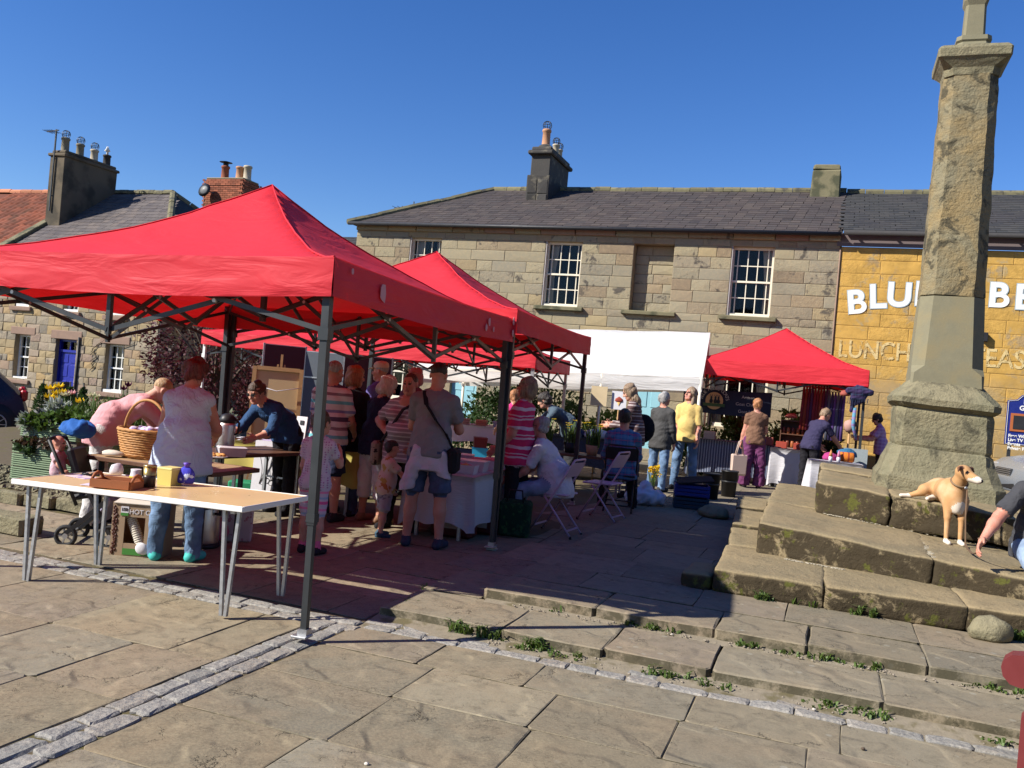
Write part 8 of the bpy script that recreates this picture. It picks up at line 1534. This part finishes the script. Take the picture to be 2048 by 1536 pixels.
# plum leaved tree beside the cottage
tp = at(430, 800, 18.5); tr = thing('plum_tree', 'plum leaved tree standing between the cottage gable and the red gazebos', 'tree', (tp.x, tp.y, gh(tp.x, tp.y)), 0); m = MB()
for k in range(9): a = k * .7; L = random.uniform(.8, 1.4); m.tube([(0, 0, 1.0 + k * .08), (L * .5 * math.cos(a), L * .4 * math.sin(a), 1.7 + k * .1), (L * math.cos(a), L * .8 * math.sin(a), 2.3 + k * .12)], [.05, .03, .008], 6)
m.build('limb', m_bark, tr); MB().tube([(0, 0, 0), (.04, .02, .7), (0, 0, 1.4), (-.05, 0, 2.4)], [.10, .08, .07, .03], 9).build('trunk', m_bark, tr); P, nn = clump_pts((0, 0, 2.0), (1.5, 1.2, 1.45), 6500, 34, .27); leaf_mesh('crown', P, nn, .095, m_leafr, tr)
P_ = at(425, 815, 15.5); bush('grey green lavender bush beside the white gazebo leg', (P_.x, P_.y), (.42, .4, .50), 2200, .09, m_leafs, clumps=22); P_ = at(395, 830, 15.0); bush('low green bush beyond the woman with dark red hair', (P_.x, P_.y), (.5, .4, .35), 1500, .10, m_leaf)
for px, lb in ((85, 'small clipped conifer to the left of the blue door'), (139, 'small clipped conifer in front of the blue door'), (166, 'dark conifer at the right of the blue door')):
    c = at(px, 790, 24.6); t = thing('conifer', lb, 'conifer', (c.x, c.y, gh(c.x, c.y)), 0); n = 900; h = rng.uniform(0, 1, n); a = rng.uniform(0, 6.283, n); rr = .26 * (1 - h) ** .8 * rng.uniform(.75, 1.05, n) + .02; P = np.stack([.7 * rr * np.cos(a), rr * np.sin(a), .30 + h * .72], 1); nn = np.stack([np.cos(a) * .5, np.sin(a) * .5, np.full(n, .9)], 1); leaf_mesh('foliage', P, nn, .09, m_leafd, t, 2.6); MB().lathe([(.15, 0), (.2, .35), (.18, .35), (.0, .30)], n=14).tube([(0, 0, .3), (0, 0, 1.2)], .02, 6).build('pot', m_black, t)
c = at(122, 790, 24.9); t = tag(MB().box((c.x, c.y, .22), (.42, .42, .8), RE, .08, .02).build('wheelie_bin', m_black), 'black bin standing in the doorway of the cottage', 'bin')
# planter planting
def blades(name, base, n, h, spread, mat, parent, w=.02, lean=.35):
    V = []; Fs = []
    for i in range(n):
        b = Vector((base[0] + random.uniform(-1, 1) * spread[0], base[1] + random.uniform(-1, 1) * spread[1], base[2])); a = random.uniform(0, 6.28); hh = h * random.uniform(.6, 1.15); d = Vector((math.cos(a), math.sin(a), 0)); s = Vector((-d.y, d.x, 0)) * w * random.uniform(.6, 1.2); o = len(V)
        for t in (0, .4, .75, 1): p = b + Vector((0, 0, hh * t * (1 - .12 * t))) + d * lean * hh * t * t; ww = (1, .9, .6, .05)[(0, .4, .75, 1).index(t)]; V += [p - s * ww * .5, p + s * ww * .5]
        for k in range(3): Fs.append((o + 2 * k, o + 2 * k + 1, o + 2 * k + 3, o + 2 * k + 2))
    return link(name, mesh_np(name, V, Fs, mat, True), parent)
def flower_head(m, p, r, n=6, cup=.5):
    for k in range(n):
        a = 6.283 * k / n + random.uniform(-.1, .1); d = Vector((math.cos(a), math.sin(a), 0)); s = Vector((-d.y, d.x, 0)); m.add([p, p + d * r * .6 + s * r * .38 + Vector((0, 0, r * cup * .5)), p + d * r * (1.1 - cup * .3) + Vector((0, 0, r * cup * 1.5)), p + d * r * .6 - s * r * .38 + Vector((0, 0, r * cup * .5))], [(0, 1, 2, 3)], True)
base = Vector(pl.location); Rp = Rz(pang); wp_ = lambda x, y, z: base + Rp @ Vector((x, y, z))
P, nn = clump_pts((0, 0, .06), (.16, .16, .24), 900, 12, .36); sb = thing('silver_bush', 'silver leaved bush at the front corner of the green planter', 'plant', wp_(.24, .30, .62), 0); leaf_mesh('foliage', P, nn, .085, m_leafs, sb, 3.2); P, nn = clump_pts((-.16, -.14, -.02), (.12, .1, .10), 260, 6, .4); leaf_mesh('foliage', P, nn, .10, m_leafs, sb, 2.4); MB().tube([(0, 0, -.1), (0, 0, .12)], .02, 6).build('stem', m_bark, sb)
for i, (x, y, n, rr, lb) in enumerate(((.34, .14, 420, (.26, .12, .10), 'trailing green foliage along the front lip of the planter'), (.55, .4, 700, (.3, .3, .16), 'low leafy plants in the middle of the planter'))): t = thing('trailing_plant', lb, 'plant', wp_(x, y, .63), 0); P, nn = clump_pts((0, 0, .02), rr, n, 10, .4); leaf_mesh('foliage', P, nn, .075, m_leaf, t, 1.6); MB().tube([(0, 0, -.06), (0, 0, .05)], .012, 5).build('stem', m_bark, t)
t = thing('trailing_plant', 'dry reddish trailing plant in the gap between the planter tiers', 'plant', wp_(.42, -.01, .455), pang); P, nn = clump_pts((0, -.02, -.01), (.36, .04, .05), 420, 9, .4); leaf_mesh('foliage', P, nn, .05, leaf_mat('dry_leaf', (.07, .04, .02)), t, 1.8, (0, 0, 0), .6); P, nn = clump_pts((-.22, -.03, -.06), (.14, .03, .09), 120, 5, .4); leaf_mesh('foliage', P, nn, .06, m_leafd, t, 1.6)
gp = thing('bulb_leaves', 'tall strap leaves of bulbs at the far end of the planter', 'plant', wp_(.62, .75, .60), pang); blades('leaf', (0, 0, 0), 260, .42, (.30, .40), m_grass, gp, .022); blades('leaf', (.2, -.1, 0), 120, .34, (.25, .3), m_leaf, gp, .018)
for i, (px, py, mt, r, nm) in enumerate(((100, 780, m_pet_y, .075, 'open yellow tulip, furthest left of the planter tulips'), (117, 776, m_pet_y, .075, 'tall open yellow tulip on the longest stem in the planter'), (112, 789, m_pet_y, .07, 'yellow tulip below the two tallest ones'), (124, 786, m_pet_y, .06, 'half open yellow tulip beside the cream one'), (98, 797, m_pet_y, .075, 'low yellow tulip above the silver bush'), (107, 799, m_pet_y, .07, 'lowest yellow tulip in the planter'), (130, 793, m_pet_c, .075, 'cream double tulip among the yellow ones'), (142, 789, m_pet_p, .065, 'pink double tulip right of the cream one'), (158, 806, m_pet_y, .075, 'spidery yellow tulip near the blue hood'), (182, 794, m_pet_c, .07, 'pale cream tulip towards the back of the planter'), (192, 796, m_pet_c, .06, 'white tulip at the back beside the pale cream one'), (190, 804, m_pet_p, .06, 'soft pink tulip at the back of the planter'), (247, 781, m_pet_m, .055, 'dark plum tulip low by the bending person'), (256, 774, m_pet_m, .055, 'taller dark plum tulip by the bending person'))):
    Yt = 10.35 + .25 * (i % 3) if i < 9 else 10.9; p = at(px, py, Yt); t = thing('tulip', nm, 'tulip', (p.x, p.y, .66), 0); h = p.z - .66; m = MB(); m.tube([(0.02, 0, -.1), (.01, 0, h * .5), (0, 0, h)], .006, 5); m.build('stem', m_grass, t); m = MB(); ftop = Vector((0, 0, h)); flower_head(m, ftop, r, 6, .45 if mt is not m_pet_m else .9); flower_head(m, ftop, r * .8, 6, .8); m.build('petals', mt, t)
# potted daffodils on the plant stall, flowers in the carrier bag
for i, (x, y, lb) in enumerate(((-.5, -.05, 'pot of yellow daffodils at the left of the plant stall'), (-.15, .05, 'pot of yellow daffodils in the middle of the plant stall'), (.2, -.05, 'pot of tall daffodils with an orange bloom on the plant stall'), (.5, .0, 'pot of strap leaved daffodils at the right of the plant stall'))):
    q = loc_on(TM2, x, y, .62); t = thing('potted_daffodils', lb, 'plant', q, 0, 'daffodil pots on the plant stall'); MB().lathe([(.07, 0), (.10, .15), (.09, .15), (.0, .13)], n=14).build('pot', m_pot if i > 1 else m_black, t); blades('leaf', (0, 0, .12), 46, .36, (.09, .09), m_leaf, t, .02, .3); m = MB(); s = MB()
    for k in range(7): p = Vector((random.uniform(-.16, .16), random.uniform(-.12, .12), .36 + random.uniform(0, .14))); flower_head(m, p, .045, 6, .2); s.tube([(p.x * .3, p.y * .3, .1), p], .005, 4)
    m.build('bloom', m_pet_y, t); s.build('stem', m_grass, t)
q = feet(1303, 985); t = thing('yellow_flowers', 'bunch of yellow spring flowers poking out of the white carrier bag', 'flowers', (q.x, q.y, .2), 0); blades('stem', (0, 0, .05), 24, .28, (.05, .05), m_grass, t, .012, .4); P, nn = clump_pts((.02, 0, .27), (.11, .09, .11), 140, 9, .3); leaf_mesh('blossom', P, nn, .035, m_pet_y, t, 1.1)
# weeds in the joints, dandelions, litter
V = []; Fs = []
def tuft(p, n, h, w=.006):
    for i in range(n):
        a = random.uniform(0, 6.28); d = Vector((math.cos(a), math.sin(a), 0)); s = Vector((-d.y, d.x, 0)) * w; hh = h * random.uniform(.5, 1.2); o = len(V); b = p + Vector((random.uniform(-.03, .03), random.uniform(-.015, .015), 0)); m_ = b + d * hh * .3 + Vector((0, 0, hh * .7)); e = b + d * hh * .9 + Vector((0, 0, hh * .75)); V.extend([b - s, b + s, m_ + s, m_ - s, e]); Fs.append((o, o + 1, o + 2, o + 3)); Fs.append((o + 3, o + 2, o + 4))
for i in range(520):
    k = random.random(); dn = lambda a: mnoise.noise(Vector((a * 2.3, k > .55, 0))) 
    a = random.uniform(-1.9, 3.3); 
    if dn(a) < -.05: continue
    if k < .55: tuft(W(a, random.uniform(5.11, 5.21), .005), 5, random.choice((.015, .02, .03, .05)))
    elif k < .9 and a > -1.7: tuft(W(a, random.uniform(5.82, 5.868), .08), 5, random.choice((.02, .03, .05)))
    elif a > -.6: tuft(W(a, 7.0, .15), 5, random.choice((.03, .05, .07)))
for a, b, z in ((-2.1, 5.19, .01), (-1.9, 5.19, .01), (-1.6, 5.18, .01), (-2.68, 5.55, .0), (-2.7, 6.0, 0), (-.4, 6.98, .15), (.35, 7.0, .15), (1.35, 7.02, .15)): 
    for k in range(4): tuft(W(a + random.uniform(-.06, .06), b, z), 9, .085)
tag(link('weeds', mesh_np('weeds', V, Fs, m_grass)), 'green weeds and grass growing along the joints of the low steps', None, None, 'stuff')
V2 = []; F2 = []
for i in range(420):
    a = random.uniform(-2, 3.3); b = random.choice((random.uniform(5.08, 5.2), random.uniform(5.78, 5.86))); z = (-.006 + max(0, b - 5.09) * .18) if b < 5.3 else .078; s = random.uniform(.003, .012); c = W(a, b, z + s * .4); o = len(V2); V2 += [c + Vector((s, 0, 0)), c + Vector((0, s * 1.4, 0)), c + Vector((-s, 0, 0)), c + Vector((0, -s, 0)), c + Vector((0, 0, s * .7))]; F2 += [(o, o + 1, o + 4), (o + 1, o + 2, o + 4), (o + 2, o + 3, o + 4), (o + 3, o, o + 4)]
tag(link('grit', mesh_np('grit', V2, F2, M('grit', (.24, .20, .15), .95, .3, 30))), 'loose brown grit along the foot of the steps', None, None, 'stuff')
for px, py, lb in ((1270, 1315, 'lower yellow dandelion in the weeds below the first step'), (1266, 1298, 'upper yellow dandelion in the weeds below the first step')):
    p = gnd(px, py + 8, .0); t = thing('dandelion', lb, 'dandelion', p, 0); m = MB(); [flower_head(m, Vector((0, 0, .055)), .02 - .004 * k, 12, .2 + k * .3) for k in range(3)]; m.build('bloom', m_pet_y, t); MB().tube([(0, 0, -.01), (.003, 0, .055)], .003, 5).build('stem', m_grass, t); blades('leaf', (0, 0, 0), 9, .06, (.02, .02), m_grass, t, .012, .9)
p = gnd(1921, 1440); m = MB(); m.tube([p + Vector((-.01, 0, .01)), p + Vector((.01, .03, .025)), p + Vector((.0, .07, .012))], [.004, .012, .003], 6); tag(m.build('dead_leaf', m_darkwood), 'curled dark dead leaf lying on the setts', 'leaf')
for i, (px, py, z, mt, L, lb) in enumerate(((1462, 1282, .07, m_paper, .07, 'thin white lolly stick on the lower terrace'), (1555, 1302, .07, m_cardp, .08, 'pale yellow straw on the lower terrace'), (1870, 1354, .07, flat('pen_grey', (.25, .3, .32)), .05, 'grey pen top in the weeds of the lower terrace'), (960, 1272, 0, m_cardp, .09, 'pale twig on the setts below the first step'))):
    p = gnd(px, py, z); tag(MB().tube([p + Vector((-L / 2, .01, .006)), p + Vector((L / 2, -.02, .006))], .003, 5).build('stick', mt), lb, 'litter')
for i, (px, py, z, lb) in enumerate(((1344, 1271, .07, 'white pebble on the first terrace'), (1411, 1350, 0, 'pale pebble beside the setts'), (1628, 1421, 0, 'small cream pebble on the flags by the setts'), (1726, 1500, 0, 'brown pebble on the nearest flags'), (733, 1531, 0, 'white pebble at the bottom edge of the view'))): tag(pebble('pebble', gnd(px, py, z) + Vector((0, 0, .006)), (.012, .01, .008), m_mortw if i != 3 else m_bark, i, 4), lb, 'pebble')
lt = cen + Vector((.03, -.09, -.05)) + DG; hz_ = Vector(rm.location) + Rz(rm.rotation_euler.z) @ (RA['hands'][1][1] + RA['hands'][1][2] * .0); m = MB(); g0 = Vector((lt.x + .01, lt.y - .03, zp + .03)); pts = [lt, lt + Vector((-.005, -.02, -.25)), g0] + [g0.lerp(hz_, t) * 1 - Vector((0, 0, max(0, (g0.lerp(hz_, t).z - zp - .012)) * (1 - t ** 3))) for t in (.1, .25, .4, .55, .7, .8, .9)] + [hz_]
LEAD = pts; [m.bar(a, b, .018, .005) for a, b in zip(pts, pts[1:])]; tag(m.build('dog_lead', flat('leather_lead', (.16, .10, .06))), 'brown leather lead running from the dog\'s collar to the seated man\'s wrist', 'lead')
MB().tube([hz_ + Vector((.036 * math.cos(t), .036 * math.sin(t), .006 * math.sin(2 * t))) for t in np.linspace(0, 6.2832, 17)], .007, 5, False).build('wrist_loop', flat('lead_loop', (.16, .10, .06)), bpy.data.objects['dog_lead'])
bpy.context.view_layer.update()
